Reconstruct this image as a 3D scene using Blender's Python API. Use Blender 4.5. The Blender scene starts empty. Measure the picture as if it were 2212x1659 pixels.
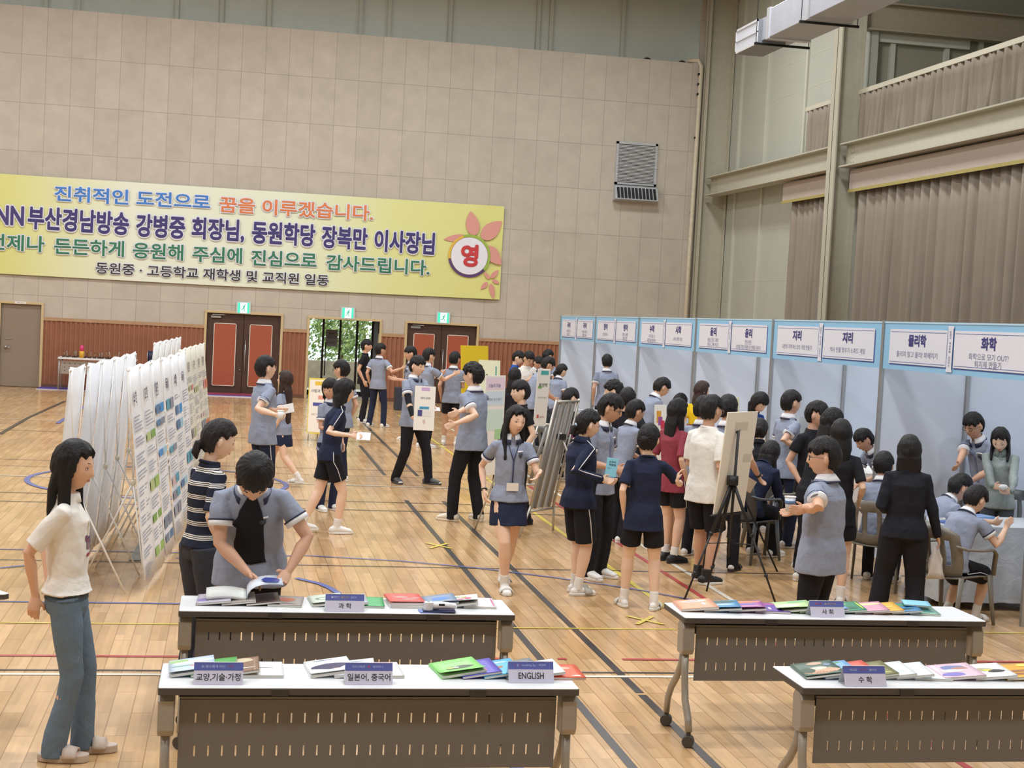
EXPO, LAMP = 0.14, 262
import bpy, bmesh, math, random
from math import sin, cos, pi, radians as R, sqrt, atan2
import numpy as np
from mathutils import Vector as V, Matrix as M, Euler, noise
sc = bpy.context.scene
COL = sc.collection
rnd = random.Random(7)

# ---------------- camera ----------------
FPX, CXP, CYP, CAMH = 3187.0, 1106.0, 829.5, 2.4
_D = V((504-CXP, 640-CYP, FPX)).normalized()
_U = _D.cross(V((1, .0516, 0))).normalized()
if _U.y > 0: _U = -_U
_X = _D.cross(_U)
if _X.x < 0: _X = -_X
def ray(u, v):
    c = V((u-CXP, v-CYP, FPX))
    return V((_X.dot(c), _D.dot(c), _U.dot(c)))
def at_z(u, v, z=0.0):
    r = ray(u, v); t = (z-CAMH)/r.z
    return V((r.x*t, r.y*t, z))
def at_y(u, v, y):
    r = ray(u, v); t = y/r.y
    return V((r.x*t, y, CAMH+r.z*t))
def at_x(u, v, x):
    r = ray(u, v); t = x/r.x
    return V((x, r.y*t, CAMH+r.z*t))
cam = bpy.data.objects.new('camera', bpy.data.cameras.new('camera')); COL.objects.link(cam)
cr = V((_X.x, _D.x, _U.x)); cu = -V((_X.y, _D.y, _U.y)); cb = -V((_X.z, _D.z, _U.z))
cm = M.Identity(4)
for i in range(3):
    cm[i][0] = cr[i]; cm[i][1] = cu[i]; cm[i][2] = cb[i]
cm[2][3] = CAMH
cam.matrix_world = cm
cam.data.sensor_width = 36; cam.data.lens = FPX/2212*36
cam.data.clip_start = .1; cam.data.clip_end = 300
sc.camera = cam

# ---------------- world, exposure ----------------
w = bpy.data.worlds.new('world'); sc.world = w; w.use_nodes = True
bg = w.node_tree.nodes['Background']; bg.inputs[0].default_value = (.86, .93, 1, 1); bg.inputs[1].default_value = 3.0
vs = sc.view_settings
vs.view_transform = 'Standard'; vs.look = 'None'; vs.exposure = EXPO; vs.gamma = 1; vs.use_curve_mapping = False
cy = sc.cycles
cy.use_denoising = True; cy.max_bounces = 7; cy.diffuse_bounces = 4; cy.glossy_bounces = 3
cy.transmission_bounces = 5; cy.transparent_max_bounces = 12; cy.caustics_reflective = False; cy.caustics_refractive = False
cy.sample_clamp_indirect = 4
# ceiling lamps of the hall
def area(x, y, z, sx, sy, e, col=(.98, .99, 1), rot=(0, 0, 0)):
    l = bpy.data.lights.new('ceiling_lamp', 'AREA'); l.shape = 'RECTANGLE'; l.size = sx; l.size_y = sy
    l.energy = e; l.color = col
    o = bpy.data.objects.new('ceiling_lamp', l); COL.objects.link(o); o.location = (x, y, z); o.rotation_euler = rot
    o['kind'] = 'structure'
    return o
for lx in (-9.5, -3.5, 2.5, 8.2):
    for ly in (2.5, 9.5, 16.5, 23.5, 30.5):
        area(lx, ly, 10.6, 1.1, 1.1, LAMP)

# ---------------- helpers ----------------
MAT = {}
def srgb(h):
    if isinstance(h, str):
        h = h.lstrip('#'); c = [int(h[i:i+2], 16)/255 for i in (0, 2, 4)]
    else: c = list(h)
    return tuple((x/12.92 if x <= .04045 else ((x+.055)/1.055)**2.4) for x in c)+(1,)
class NT:
    def __init__(s, m): s.t = m.node_tree; s.b = s.t.nodes['Principled BSDF']
    def n(s, kind, **k):
        nd = s.t.nodes.new('ShaderNode'+kind)
        for a, b in k.items():
            if a.startswith('i_'):
                key = a[2:]; nd.inputs[int(key) if key.isdigit() else key.replace('_', ' ')].default_value = b
            else: setattr(nd, a, b)
        return nd
    def l(s, a, b): s.t.links.new(a, b)
    def math(s, op, a, b=None, c=None):
        nd = s.t.nodes.new('ShaderNodeMath'); nd.operation = op
        for i, x in enumerate((a, b, c)):
            if x is None: continue
            if isinstance(x, (int, float)): nd.inputs[i].default_value = x
            else: s.l(x, nd.inputs[i])
        return nd.outputs[0]
    def mix(s, f, a, b, mode='MIX'):
        nd = s.t.nodes.new('ShaderNodeMix'); nd.data_type = 'RGBA'; nd.blend_type = mode
        for x, i in ((f, 0), (a, 6), (b, 7)):
            if isinstance(x, (int, float, tuple)): nd.inputs[i].default_value = x
            else: s.l(x, nd.inputs[i])
        return nd.outputs[2]
def mat(name, col='#808080', rough=.6, metal=0, emit=None, es=1, spec=.5, noise_amt=0, noise_scale=8, bump=0, bscale=60, trans=0, alpha=1, sheen=0, fab=False):
    if name in MAT: return MAT[name]
    m = bpy.data.materials.new(name); m.use_nodes = True; MAT[name] = m
    t = NT(m); b = t.b; c = srgb(col)
    b.inputs['Base Color'].default_value = c; b.inputs['Roughness'].default_value = rough
    b.inputs['Metallic'].default_value = metal; b.inputs['Specular IOR Level'].default_value = spec
    if trans: b.inputs['Transmission Weight'].default_value = trans
    if alpha < 1: b.inputs['Alpha'].default_value = alpha
    if sheen: b.inputs['Sheen Weight'].default_value = sheen
    if emit: b.inputs['Emission Color'].default_value = srgb(emit); b.inputs['Emission Strength'].default_value = es
    if noise_amt or bump or fab:
        tc = t.n('TexCoord')
        if noise_amt:
            nz = t.n('TexNoise', i_Scale=noise_scale, i_Detail=5.0); t.l(tc.outputs['Object'], nz.inputs['Vector'])
            f = t.n('MapRange', i_1=.3, i_2=.7, i_3=1-noise_amt, i_4=1+noise_amt); t.l(nz.outputs[0], f.inputs[0])
            h = t.n('HueSaturation'); h.inputs['Color'].default_value = c; t.l(f.outputs[0], h.inputs['Value']); t.l(h.outputs[0], b.inputs['Base Color'])
        if bump:
            nb = t.n('TexNoise', i_Scale=bscale, i_Detail=3.0); t.l(tc.outputs['Object'], nb.inputs['Vector'])
            bp = t.n('Bump', i_Strength=bump, i_Distance=.01); t.l(nb.outputs[0], bp.inputs['Height']); t.l(bp.outputs[0], b.inputs['Normal'])
    return m

def mesh_obj(name, verts, faces, m=None, parent=None, smooth=False, mats=None, midx=None):
    me = bpy.data.meshes.new(name); me.from_pydata([tuple(v) for v in verts], [], [tuple(f) for f in faces])
    if smooth: me.polygons.foreach_set('use_smooth', [True]*len(me.polygons))
    for x in (mats or [m]): me.materials.append(x)
    if midx is not None: me.polygons.foreach_set('material_index', midx)
    me.update()
    o = bpy.data.objects.new(name, me); COL.objects.link(o)
    if parent is not None: o.parent = parent
    return o
def tag(o, label=None, cat=None, group=None, kind=None):
    if label: o['label'] = label
    if cat: o['category'] = cat
    if group: o['group'] = group
    if kind: o['kind'] = kind
    return o
def thing(name, label, cat, loc=(0, 0, 0), rz=0, group=None):
    o = bpy.data.objects.new(name, None); COL.objects.link(o); o.location = loc; o.rotation_euler = (0, 0, rz)
    o.empty_display_size = .1
    return tag(o, label, cat, group)
class MB:
    """collects shapes into one mesh"""
    def __init__(s): s.v = []; s.f = []; s.mi = []; s.m = 0
    def add(s, vs, fs):
        n = len(s.v); s.v += [V(x) for x in vs]; s.f += [tuple(i+n for i in f) for f in fs]; s.mi += [s.m]*len(fs)
        return s
    def box(s, x0, x1, y0, y1, z0, z1, mtx=None):
        p = [V((x, y, z)) for z in (z0, z1) for y in (y0, y1) for x in (x0, x1)]
        if mtx is not None: p = [mtx @ q for q in p]
        return s.add(p, [(0, 2, 3, 1), (4, 5, 7, 6), (0, 1, 5, 4), (2, 6, 7, 3), (0, 4, 6, 2), (1, 3, 7, 5)])
    def rbox(s, x0, x1, y0, y1, z0, z1, r=.01, n=3, mtx=None):
        """box with rounded vertical corners"""
        p = []
        for cx_, cy_, a0 in ((x1-r, y1-r, 0), (x0+r, y1-r, 90), (x0+r, y0+r, 180), (x1-r, y0+r, 270)):
            for k in range(n+1):
                a = R(a0+90*k/n); p.append((cx_+r*cos(a), cy_+r*sin(a)))
        return s.prism(p, z0, z1, mtx)
    def prism(s, pts, z0, z1, mtx=None):
        n = len(pts)
        vs = [V((x, y, z0)) for x, y in pts]+[V((x, y, z1)) for x, y in pts]
        if mtx is not None: vs = [mtx @ q for q in vs]
        fs = [tuple(range(n-1, -1, -1)), tuple(range(n, 2*n))]+[(i, (i+1) % n, (i+1) % n+n, i+n) for i in range(n)]
        return s.add(vs, fs)
    def loft(s, rings, cap=True, close=True):
        """rings: list of equal-length point lists"""
        n = len(rings[0]); vs = [p for r in rings for p in r]; fs = []
        for k in range(len(rings)-1):
            for i in range(n if close else n-1):
                j = (i+1) % n; fs.append((k*n+i, k*n+j, (k+1)*n+j, (k+1)*n+i))
        if cap:
            fs.append(tuple(range(n-1, -1, -1))); fs.append(tuple((len(rings)-1)*n+i for i in range(n)))
        return s.add(vs, fs)
    def tube(s, pts, rad, n=10, ref=None, flat=None, round_end=False):
        """tube along pts; rad number or list of r or (ra, rb); ref: direction of ra"""
        pts = [V(p) for p in pts]; k = len(pts)
        rads = rad if isinstance(rad, (list, tuple)) and len(rad) == k else [rad]*k
        rads = [(r, r) if isinstance(r, (int, float)) else tuple(r) for r in rads]
        refs = ref if isinstance(ref, list) else [ref]*k
        rings = []; up = None
        for i, p in enumerate(pts):
            d = (pts[min(i+1, k-1)]-pts[max(i-1, 0)])
            if d.length < 1e-9: d = V((0, 0, 1))
            d.normalize()
            rf = refs[i]
            if rf is not None: a = V(rf)
            elif up is not None: a = up
            else: a = V((1, 0, 0)) if abs(d.x) < .9 else V((0, 1, 0))
            a = a-d*a.dot(d)
            if a.length < 1e-6: a = d.orthogonal()
            a.normalize(); up = a; b = d.cross(a)
            rings.append((p, a, b, d, rads[i]))
        out = []
        def ring(p, a, b, ra, rb): return [p+a*(ra*cos(2*pi*j/n))+b*(rb*sin(2*pi*j/n)) for j in range(n)]
        if round_end:
            p, a, b, d, (ra, rb) = rings[0]
            for t in (80, 50, 25): out.append(ring(p-d*(min(ra, rb)*sin(R(t))), a, b, ra*cos(R(t)), rb*cos(R(t))))
        for p, a, b, d, (ra, rb) in rings: out.append(ring(p, a, b, ra, rb))
        if round_end:
            p, a, b, d, (ra, rb) = rings[-1]
            for t in (25, 50, 80): out.append(ring(p+d*(min(ra, rb)*sin(R(t))), a, b, ra*cos(R(t)), rb*cos(R(t))))
        return s.loft(out)
    def ball(s, c, r, nu=12, nv=8, mtx=None):
        c = V(c); r = (r, r, r) if isinstance(r, (int, float)) else r
        vs = [V((0, 0, -1))]+[V((cos(2*pi*j/nu)*sin(pi*i/nv), sin(2*pi*j/nu)*sin(pi*i/nv), -cos(pi*i/nv))) for i in range(1, nv) for j in range(nu)]+[V((0, 0, 1))]
        vs = [V((p.x*r[0], p.y*r[1], p.z*r[2])) for p in vs]
        if mtx is not None: vs = [mtx @ p for p in vs]
        vs = [c+p for p in vs]; fs = [(0, 1+(j+1) % nu, 1+j) for j in range(nu)]
        for i in range(nv-2):
            for j in range(nu):
                a = 1+i*nu+j; b = 1+i*nu+(j+1) % nu; fs.append((a, b, b+nu, a+nu))
        t = len(vs)-1; o = 1+(nv-2)*nu
        fs += [(o+j, o+(j+1) % nu, t) for j in range(nu)]
        return s.add(vs, fs)
    def quad(s, a, b, c, d): return s.add([a, b, c, d], [(0, 1, 2, 3)])
    def build(s, name, m, parent=None, smooth=False, bevel=0, remesh=0, sm=0, seg=2):
        mats = m if isinstance(m, (list, tuple)) else [m]
        o = mesh_obj(name, s.v, s.f, parent=parent, smooth=smooth, mats=mats, midx=s.mi if len(mats) > 1 else None)
        if bevel:
            md = o.modifiers.new('bevel', 'BEVEL'); md.width = bevel; md.segments = seg; md.limit_method = 'ANGLE'; md.angle_limit = R(40)
        if remesh:
            md = o.modifiers.new('remesh', 'REMESH'); md.mode = 'VOXEL'; md.voxel_size = remesh; md.use_smooth_shade = True
            if sm:
                md = o.modifiers.new('smooth', 'SMOOTH'); md.factor = .5; md.iterations = sm
        return o
def struct(o, kind='structure'): o['kind'] = kind; return o
def copy_tree(o, parent=None, link_parent=True):
    c = o.copy(); COL.objects.link(c)
    if parent is not None: c.parent = parent
    for ch in list(o.children): copy_tree(ch, c)
    return c
TEXTS = []
def text(name, s, m, mtx, w=None, h=None, parent=None, bold=0.0, ext=0, align='CENTER', size=1.0, halo=None):
    """lettering fitted to a width w and height h in metres; mtx places the centre, x to the right, y up;
    bold thickens the strokes; halo = (material, thickness, depth behind) adds a pale outline"""
    cu_ = bpy.data.curves.new(name, 'FONT'); cu_.body = s; cu_.size = size; cu_.align_x = align; cu_.align_y = 'CENTER'
    cu_.resolution_u = 3
    o = bpy.data.objects.new(name, cu_); COL.objects.link(o)
    TEXTS.append((o, mtx, w, h, parent, m, bold, halo))
    return o
def thick(me, r, n, name, m, st=.0007):
    nv = len(me.vertices); co = np.empty(nv*3, 'f'); me.vertices.foreach_get('co', co); co = co.reshape(-1, 3); vs = []; fs = []; base = [tuple(p.vertices) for p in me.polygons]
    k = [(0, 0)]+([(r*cos(2*pi*i/n), r*sin(2*pi*i/n)) for i in range(n)] if r else [])
    for j, (dx, dy) in enumerate(k): vs += [(x+dx, y+dy, st*(len(k)-1-j)) for x, y, z in co.tolist()]; fs += [tuple(i+j*nv for i in f) for f in base]
    o = mesh_obj(name, vs, fs, m); return o
def fit_texts():
    """fit the lettering and turn it into plain meshes"""
    bpy.context.view_layer.update(); dg = bpy.context.evaluated_depsgraph_get()
    for o, mtx, w_, h_, parent, m, bold, halo in TEXTS:
        bb = [V(c) for c in o.bound_box]
        x0 = min(b.x for b in bb)-bold; x1 = max(b.x for b in bb)+bold; y0 = min(b.y for b in bb)-bold; y1 = max(b.y for b in bb)+bold
        sx = (w_/(x1-x0)) if w_ and x1 > x0 else None; sy = (h_/(y1-y0)) if h_ and y1 > y0 else None
        sx = sx or sy or 1; sy = sy or sx
        me = bpy.data.meshes.new_from_object(o.evaluated_get(dg)); nm = o.name.split('.')[0]
        T = mtx @ M.Diagonal((sx, sy, 1, 1)) @ M.Translation((-(x0+x1)/2, -(y0+y1)/2, 0))
        st = .0007 if (h_ or .1) > .2 else .00006; n = thick(me, bold, 8, nm, m, st); n.parent = parent; n.matrix_local = T
        if halo: n = thick(me, halo[1], 12, 'halo', halo[0]); n.parent = parent; n.matrix_local = M.Translation(halo[2]) @ T
    for o in TEXTS: bpy.data.objects.remove(o[0])
def frame_m(o, x, y, z=None):
    """matrix with origin o and axes x, y, z"""
    x = V(x).normalized(); y = V(y); z = x.cross(y).normalized() if z is None else V(z).normalized(); y = z.cross(x)
    m = M.Identity(4)
    for i in range(3): m[i][0] = x[i]; m[i][1] = y[i]; m[i][2] = z[i]; m[i][3] = V(o)[i]
    return m
# ================= ROOM =================
WY = 36.4      # back wall
XR = 12.2      # right wall
XL, YB, ZC = -15.0, -7.0, 11.2
def plaster(name, col, rough=.8, amt=.04):
    return mat(name, col, rough, noise_amt=amt, noise_scale=1.3)
# floor: maple boards running along Y
m = bpy.data.materials.new('maple_boards'); m.use_nodes = True; t = NT(m)
tc = t.n('TexCoord'); mp = t.n('Mapping'); t.l(tc.outputs['Object'], mp.inputs[0]); mp.inputs['Rotation'].default_value = (0, 0, R(90))
br = t.n('TexBrick', i_Scale=1.0, offset=.5); br.inputs['Brick Width'].default_value = .9; br.inputs['Row Height'].default_value = .118
br.inputs['Mortar Size'].default_value = .0035; br.inputs['Mortar Smooth'].default_value = .3; br.inputs['Bias'].default_value = 0
br.inputs[1].default_value = srgb('#cfab80'); br.inputs[2].default_value = srgb('#c09a6c'); br.inputs[3].default_value = srgb('#a07c54')
t.l(mp.outputs[0], br.inputs[0])
br2 = t.n('TexBrick', i_Scale=1.0, offset=.37); br2.inputs['Brick Width'].default_value = .45; br2.inputs['Row Height'].default_value = .059
br2.inputs['Mortar Size'].default_value = .0; br2.inputs[1].default_value = (.86, .86, .86, 1); br2.inputs[2].default_value = (1.1, 1.1, 1.1, 1)
t.l(mp.outputs[0], br2.inputs[0])
nz = t.n('TexNoise', i_Scale=1.0, i_Detail=6.0); mp2 = t.n('Mapping'); t.l(tc.outputs['Object'], mp2.inputs[0]); mp2.inputs['Scale'].default_value = (30, 1.5, 1)
t.l(mp2.outputs[0], nz.inputs[0])
gr = t.n('MapRange', i_1=.3, i_2=.7, i_3=.9, i_4=1.08); t.l(nz.outputs[0], gr.inputs[0])
c1 = t.mix(1.0, br.outputs[0], br2.outputs[0], 'MULTIPLY')
hv = t.n('HueSaturation'); t.l(c1, hv.inputs['Color']); t.l(gr.outputs[0], hv.inputs['Value']); t.l(hv.outputs[0], t.b.inputs['Base Color'])
nr = t.n('TexNoise', i_Scale=.7, i_Detail=4.0); t.l(tc.outputs['Object'], nr.inputs[0])
rr = t.n('MapRange', i_1=.3, i_2=.7, i_3=.14, i_4=.26); t.l(nr.outputs[0], rr.inputs[0]); t.l(rr.outputs[0], t.b.inputs['Roughness'])
t.b.inputs['Specular IOR Level'].default_value = .5
MAT['floor'] = m
struct(MB().box(XL-.2, 17, YB-.2, WY+.3, -.1, 0).build('floor', m))
# back wall: acoustic tiles (0.563 x 1.12) above slatted wainscot
m = bpy.data.materials.new('acoustic_tile'); m.use_nodes = True; t = NT(m); tc = t.n('TexCoord')
sp = t.n('SeparateXYZ'); t.l(tc.outputs['Object'], sp.inputs[0])
PX, PZ = .5624, 1.123
def groove(axis, off, per, wd):
    a = t.math('SUBTRACT', sp.outputs[axis], off-100*per); q = t.math('DIVIDE', a, per); fr = t.math('FRACT', q)
    d = t.math('ABSOLUTE', t.math('SUBTRACT', fr, .5)); return t.math('GREATER_THAN', d, .5-wd/per/2), t.math('FLOOR', q)
gx, ix = groove('X', -5.09, PX, .009); gz, iz = groove('Z', 8.92, PZ, .009)
g = t.math('MAXIMUM', gx, gz)
cx3 = t.n('CombineXYZ'); t.l(ix, cx3.inputs[0]); t.l(iz, cx3.inputs[1]); wn = t.n('TexWhiteNoise'); t.l(cx3.outputs[0], wn.inputs[0])
n1 = t.n('TexNoise', i_Scale=2.2, i_Detail=8.0, i_Roughness=.65); t.l(tc.outputs['Object'], n1.inputs[0])
a = t.n('MapRange', i_1=.3, i_2=.7, i_3=.90, i_4=1.06); t.l(n1.outputs[0], a.inputs[0])
b_ = t.n('MapRange', i_1=0, i_2=1, i_3=.955, i_4=1.03); t.l(wn.outputs[0], b_.inputs[0])
hv = t.n('HueSaturation'); hv.inputs['Color'].default_value = srgb('#c0b8ac'); t.l(t.math('MULTIPLY', a.outputs[0], b_.outputs[0]), hv.inputs['Value'])
t.l(t.mix(g, hv.outputs[0], srgb('#a0978a')), t.b.inputs['Base Color']); t.b.inputs['Roughness'].default_value = .85; t.b.inputs['Specular IOR Level'].default_value = .2
bp = t.n('Bump', i_Strength=.6, i_Distance=.01); t.l(t.math('SUBTRACT', 1, g), bp.inputs['Height']); t.l(bp.outputs[0], t.b.inputs['Normal'])
MAT['tile'] = m
DOORS = [(-5.35, -4.44, 1.96), (-.60, 1.16, 1.98), (1.86, 3.57, 1.96), (4.26, 6.0, 1.96)]
ZT = 8.91; ZW = 1.66
wb = MB(); y0, y1 = WY, WY+.25
xs = XL
for (a, b, h) in DOORS:
    wb.box(xs, a, y0, y1, ZW, ZT); wb.box(a, b, y0, y1, h, ZT); xs = b
wb.box(xs, 11.5, y0, y1, ZW, ZT); wb.box(11.45, XR+.15, WY+.2, WY+.3, 0, ZC)
struct(wb.build('wall_back', MAT['tile']))
# wainscot: vertical slats
WD = mat('wainscot_wood', '#96634a', .55, noise_amt=.08, noise_scale=3)
WT = mat('wainscot_trim', '#b08d6c', .5, noise_amt=.06)
n = 0
def corrug(mb, xa, xb):
    per = .112; k = int((xb-xa)/per*6); pr = []
    for i in range(k+1):
        x = xa+(xb-xa)*i/k; ph = ((x/per) % 1)
        y = WY-.012-.028*max(0, min(1, 2.2*(.5-abs(ph-.5))*1.6-.25)); pr.append((x, y))
    mb.loft([[V((x, y, z)) for x, y in pr] for z in (.09, ZW-.06)], cap=False, close=False)
xs = XL
for i, (a, b, h) in enumerate(DOORS+[(11.5, 11.5, 0)]):
    q = MB(); corrug(q, xs, a-.06); q.box(xs, a, WY, WY+.25, 0, ZW)
    o = struct(q.build('wall_wainscot', WD)); q = MB().box(xs, a-.06, WY-.05, WY, ZW-.06, ZW+.02); struct(q.build('trim_%d' % (i+1), WT))
    struct(MB().box(xs, a-.06, WY-.035, WY, 0, .09).build('baseboard_back', mat('base_dark', '#6b4a36', .5)))
    xs = b+.06
# door frames and doors
FR = mat('door_frame_cream', '#c9b48a', .45); FD = mat('door_dark_wood', '#4a332a', .4, noise_amt=.08)
OR = mat('door_pad_orange', '#a5533a', .6, bump=.25, bscale=14); WH = mat('white_trim', '#e6ddd0', .5); ST = mat('steel', '#b9bbbd', .3, .9)
GD = mat('door_grey_brown', '#8d7f71', .45)
for i, (a, b, h) in enumerate(DOORS):
    f = MB(); t_ = .06
    for (p, q, r_, s_) in ((a-t_, a, 0, h), (b, b+t_, 0, h), (a-t_, b+t_, h, h+t_)): f.box(p, q, WY-.05, WY+.25, r_, s_)
    struct(f.build('door_frame_%d' % (i+1), FR, bevel=.006))
d1 = struct(MB().box(-5.35, -4.44, WY+.03, WY+.08, .01, 1.96).build('door_1', GD, bevel=.004))
hd = MB().ball((-5.22, WY-.0, .93), (.035, .03, .035)).tube([(-5.22, WY-.03, .93), (-5.10, WY-.035, .925)], .011, 8)
hd.build('door_handle', ST, d1, True)
lk = MB().tube([(-5.21, WY+.03, 1.14), (-5.21, WY+.01, 1.14)], .022, 12).box(-5.19, -5.09, WY+.018, WY+.03, 1.128, 1.152); lk.build('door_lock', ST, d1)
o = MB().box(-5.04, -4.79, WY-.056, WY-.05, 1.965, 2.015).build('door_plate', mat('plate_white', '#e8e6e2', .4), d1)
text('plate_lettering', '체육기구실', mat('ink_dark', '#2b2b30', .6), frame_m((-4.915, WY-.0575, 1.99), (1, 0, 0), (0, 0, 1)), .15, .02, d1)
k = 2
for (a, b, h) in (DOORS[1], DOORS[3]):
    mid = (a+b)/2
    for s_, (xa, xb) in enumerate(((a, mid-.004), (mid+.004, b))):
        lf = struct(MB().box(xa, xb, WY+.05, WY+.1, .01, h).build('door_%d' % k, FD, bevel=.004)); k += 1
        ca, cb_ = xa+.17, xb-.17
        if s_ == 1: ca, cb_ = xa+.14, xb-.19
        pd = MB().rbox(ca+.02, cb_-.02, -.0, .03, 0, 1); pd = MB().box(ca+.015, cb_-.015, WY+.025, WY+.05, .235, h-.26)
        for px_ in (ca+.14, cb_-.14):
            for pz_ in (.5, .78, 1.06, 1.4): pd.ball((px_, WY+.024, pz_), (.014, .006, .014), 8, 5)
        pd.build('door_pad', OR, lf, bevel=.01)
        fr = MB()
        for (p, q, r_, z_) in ((ca, ca+.016, .22, h-.24), (cb_-.016, cb_, .22, h-.24), (ca, cb_, .22, .236), (ca, cb_, h-.256, h-.24)): fr.box(p, q, WY+.02, WY+.05, r_, z_)
        fr.build('pad_border', WH, lf)
        cl = MB().box(xa+.09, xa+.33, WY+.0, WY+.05, h-.12, h-.07).box(xa+.12, xa+.42, WY-.02, WY, h-.05, h-.03)
        if s_ == 0: cl.build('door_closer', ST, lf, bevel=.004)
        if s_ == 1: MB().tube([(xa+.05, WY+.02, .55), (xa+.05, WY+.02, 1.35)], .012, 8).tube([(xa+.05, WY+.05, .6), (xa+.05, WY+.02, .6)], .01, 6).tube([(xa+.05, WY+.05, 1.3), (xa+.05, WY+.02, 1.3)], .01, 6).build('pull_bar', ST, lf, True)
        else: MB().ball((xb-.05, WY+.03, .62), (.02, .02, .02), 10, 6).build('door_lock', ST, lf, True)
q = MB()
for i in (0, 1, 3): a, b, h = DOORS[i]; q.box(a-.05, b+.05, WY+.16, WY+.24, 0, h+.05)
struct(q.build('door_leak_backing', mat('black2', '#15120f', .8)))  # black backing added behind the closed doors to block outside light at gaps
# open doorway: glass doors and garden outside
a, b, h = DOORS[2]
vy = WY+1.5
lob = MB().box(a-1.5, b+1.5, WY+.3, 46, -.1, 0); struct(lob.build('floor_outside', mat('paving', '#b8b2a4', .8, noise_amt=.1)))
gl = mat('clear_glass', '#f4fbff', .02, trans=1, spec=.5); DK = mat('dark_aluminium', '#2c2a28', .35, .6)
fr = MB()
xg = [a+.02, a+.43, a+.86, a+1.29, b-.02]
for x in xg: fr.box(x-.028, x+.028, vy-.03, vy+.03, 0, h+.1)
fr.box(a, b, vy-.03, vy+.03, h-.02, h+.12); fr.box(a, b, vy-.03, vy+.03, 0, .12)
gd = struct(fr.build('door_6', DK))
MB().box(a, b, vy-.004, vy+.004, .1, h).build('glass_pane', gl, gd)
for x in (xg[1], xg[3]): MB().tube([(x+.07, vy-.06, .5), (x+.07, vy-.06, 1.35)], .014, 8).build('pull_bar', DK, gd, True)
wl = MB(); wl.box(a-.3, a, WY+.25, vy+.2, 0, h+.6); wl.box(b, b+.3, WY+.25, vy+.2, 0, h+.6); wl.box(a-.3, b+.3, WY+.25, vy+.2, h, h+.6)
struct(wl.build('wall_lobby', mat('lobby_dark', '#5d564d', .7)))
nt = tag(MB().box(a+.50, a+.80, vy-.012, vy-.006, 1.25, 1.68).build('notice_sheet', mat('notice_grey', '#8d9096', .7)), 'grey notice sheet taped to the glass door of the open doorway', 'notice')
text('notice_lettering', '온라인\n졸업사진', mat('ink_dark'), frame_m((a+.65, vy-.0135, 1.53), (1, 0, 0), (0, 0, 1)), .2, .16, nt)
text('notice_lettering', '3층 강당', mat('ink_dark'), frame_m((a+.65, vy-.0135, 1.35), (1, 0, 0), (0, 0, 1)), .16, .06, nt)
tag(MB().box(a+.0, a+.09, vy-.012, vy-.006, 1.25, 1.68).build('notice_sheet', mat('notice_grey')), 'grey notice sheet at the left edge of the open doorway, cut by its frame', 'notice')
# garden: bushes and a low wall
def foliage(name, c, r, cnt, cols, label, seed, parent=None):
    q = random.Random(seed); mb = MB()
    for _ in range(cnt):
        u = V((q.gauss(0, 1), q.gauss(0, 1), q.gauss(0, 1))).normalized(); k_ = (.35+.65*q.random()**.5)
        p = V(c)+V((u.x*r[0], u.y*r[1], u.z*r[2]))*k_
        s_ = q.uniform(.045, .1); d = V((q.gauss(0, 1), q.gauss(0, 1), q.gauss(0, 1))).normalized(); e = d.orthogonal().normalized(); g_ = d.cross(e)*.5
        mb.m = q.randrange(len(cols)); mb.add([p-e*s_, p+g_*s_, p+e*s_, p-g_*s_], [(0, 1, 2, 3)])
    return mb.build(name, cols, parent)
LG = [mat('leaf_a', '#a9c070', .6), mat('leaf_b', '#86a45a', .6), mat('leaf_c', '#c9d690', .6), mat('leaf_d', '#6a8848', .6)]
BARK = mat('bark', '#5e4d3d', .9)
for i, (x, z, rx, rz, lb) in enumerate(((1.3, 2.1, .85, 1.5, 'bushy garden tree seen through the left half of the open doorway'), (3.1, 2.2, .85, 1.6, 'bushy garden tree seen through the middle of the open doorway'), (4.9, 2.0, .85, 1.4, 'bushy garden tree at the right side of the open doorway'))):
    tr = thing('garden_tree', lb, 'tree', (x, 43, 0), group='trees outside the doorway')
    MB().tube([(0, 0, 0), (.05, 0, .7), (0, .05, 1.6)], [.07, .06, .04], 8).build('trunk', BARK, tr, True)
    foliage('foliage', (0, 0, z), (rx, .7, rz), 2600, LG, '', i, tr)
hg = foliage('hedge', (3, 45, 1.6), (3.6, .6, 3.4), 15000, LG, '', 9)
tag(hg, 'green hedge filling the view behind the trees outside the doorway', 'hedge')
struct(MB().box(0, 6.5, 41.0, 41.25, 0, .75).build('wall_garden', mat('garden_wall', '#a89c86', .8, noise_amt=.15, noise_scale=4)))
# upper band above the tiles: recessed metal cladding with mullions
UP = plaster('cladding_grey_green', '#b3b6ab', .6, .03); UPR = plaster('cladding_rib', '#c4c5b8', .6, .02)
UPB = plaster('cladding_upper', '#cdd1c8', .6, .03)
struct(MB().box(XL, 17, WY+1.2, WY+1.3, ZT-1, ZC).build('wall_back_upper', UPB))
struct(MB().box(XL, 11.6, WY+.25, WY+1.25, ZT-.06, ZT-.01).build('wall_ledge', UP))
ub = MB()
for px_ in (98, 168, 381, 478, 580, 778, 840, 972, 1162, 1190, 1345):
    x = at_y(px_, 60, WY+1.15).x; ub.box(x-.045, x+.045, WY+1.1, WY+1.2, ZT, ZC)
struct(ub.build('wall_back_rib', UPR))
for px_, lb in ((1398, 'round dark cap of a ball resting on the wall ledge, left one'), (1474, 'round dark cap of a ball resting on the wall ledge, right one by the pipe')):
    p = at_y(px_, 126, WY+.4); tag(MB().ball((p.x, WY+.4, ZT+.0), .12, 16, 10).build('ball', mat('ball_brown', '#4a3733', .6), smooth=True), lb, 'ball', 'balls stuck on the wall ledge')
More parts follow.
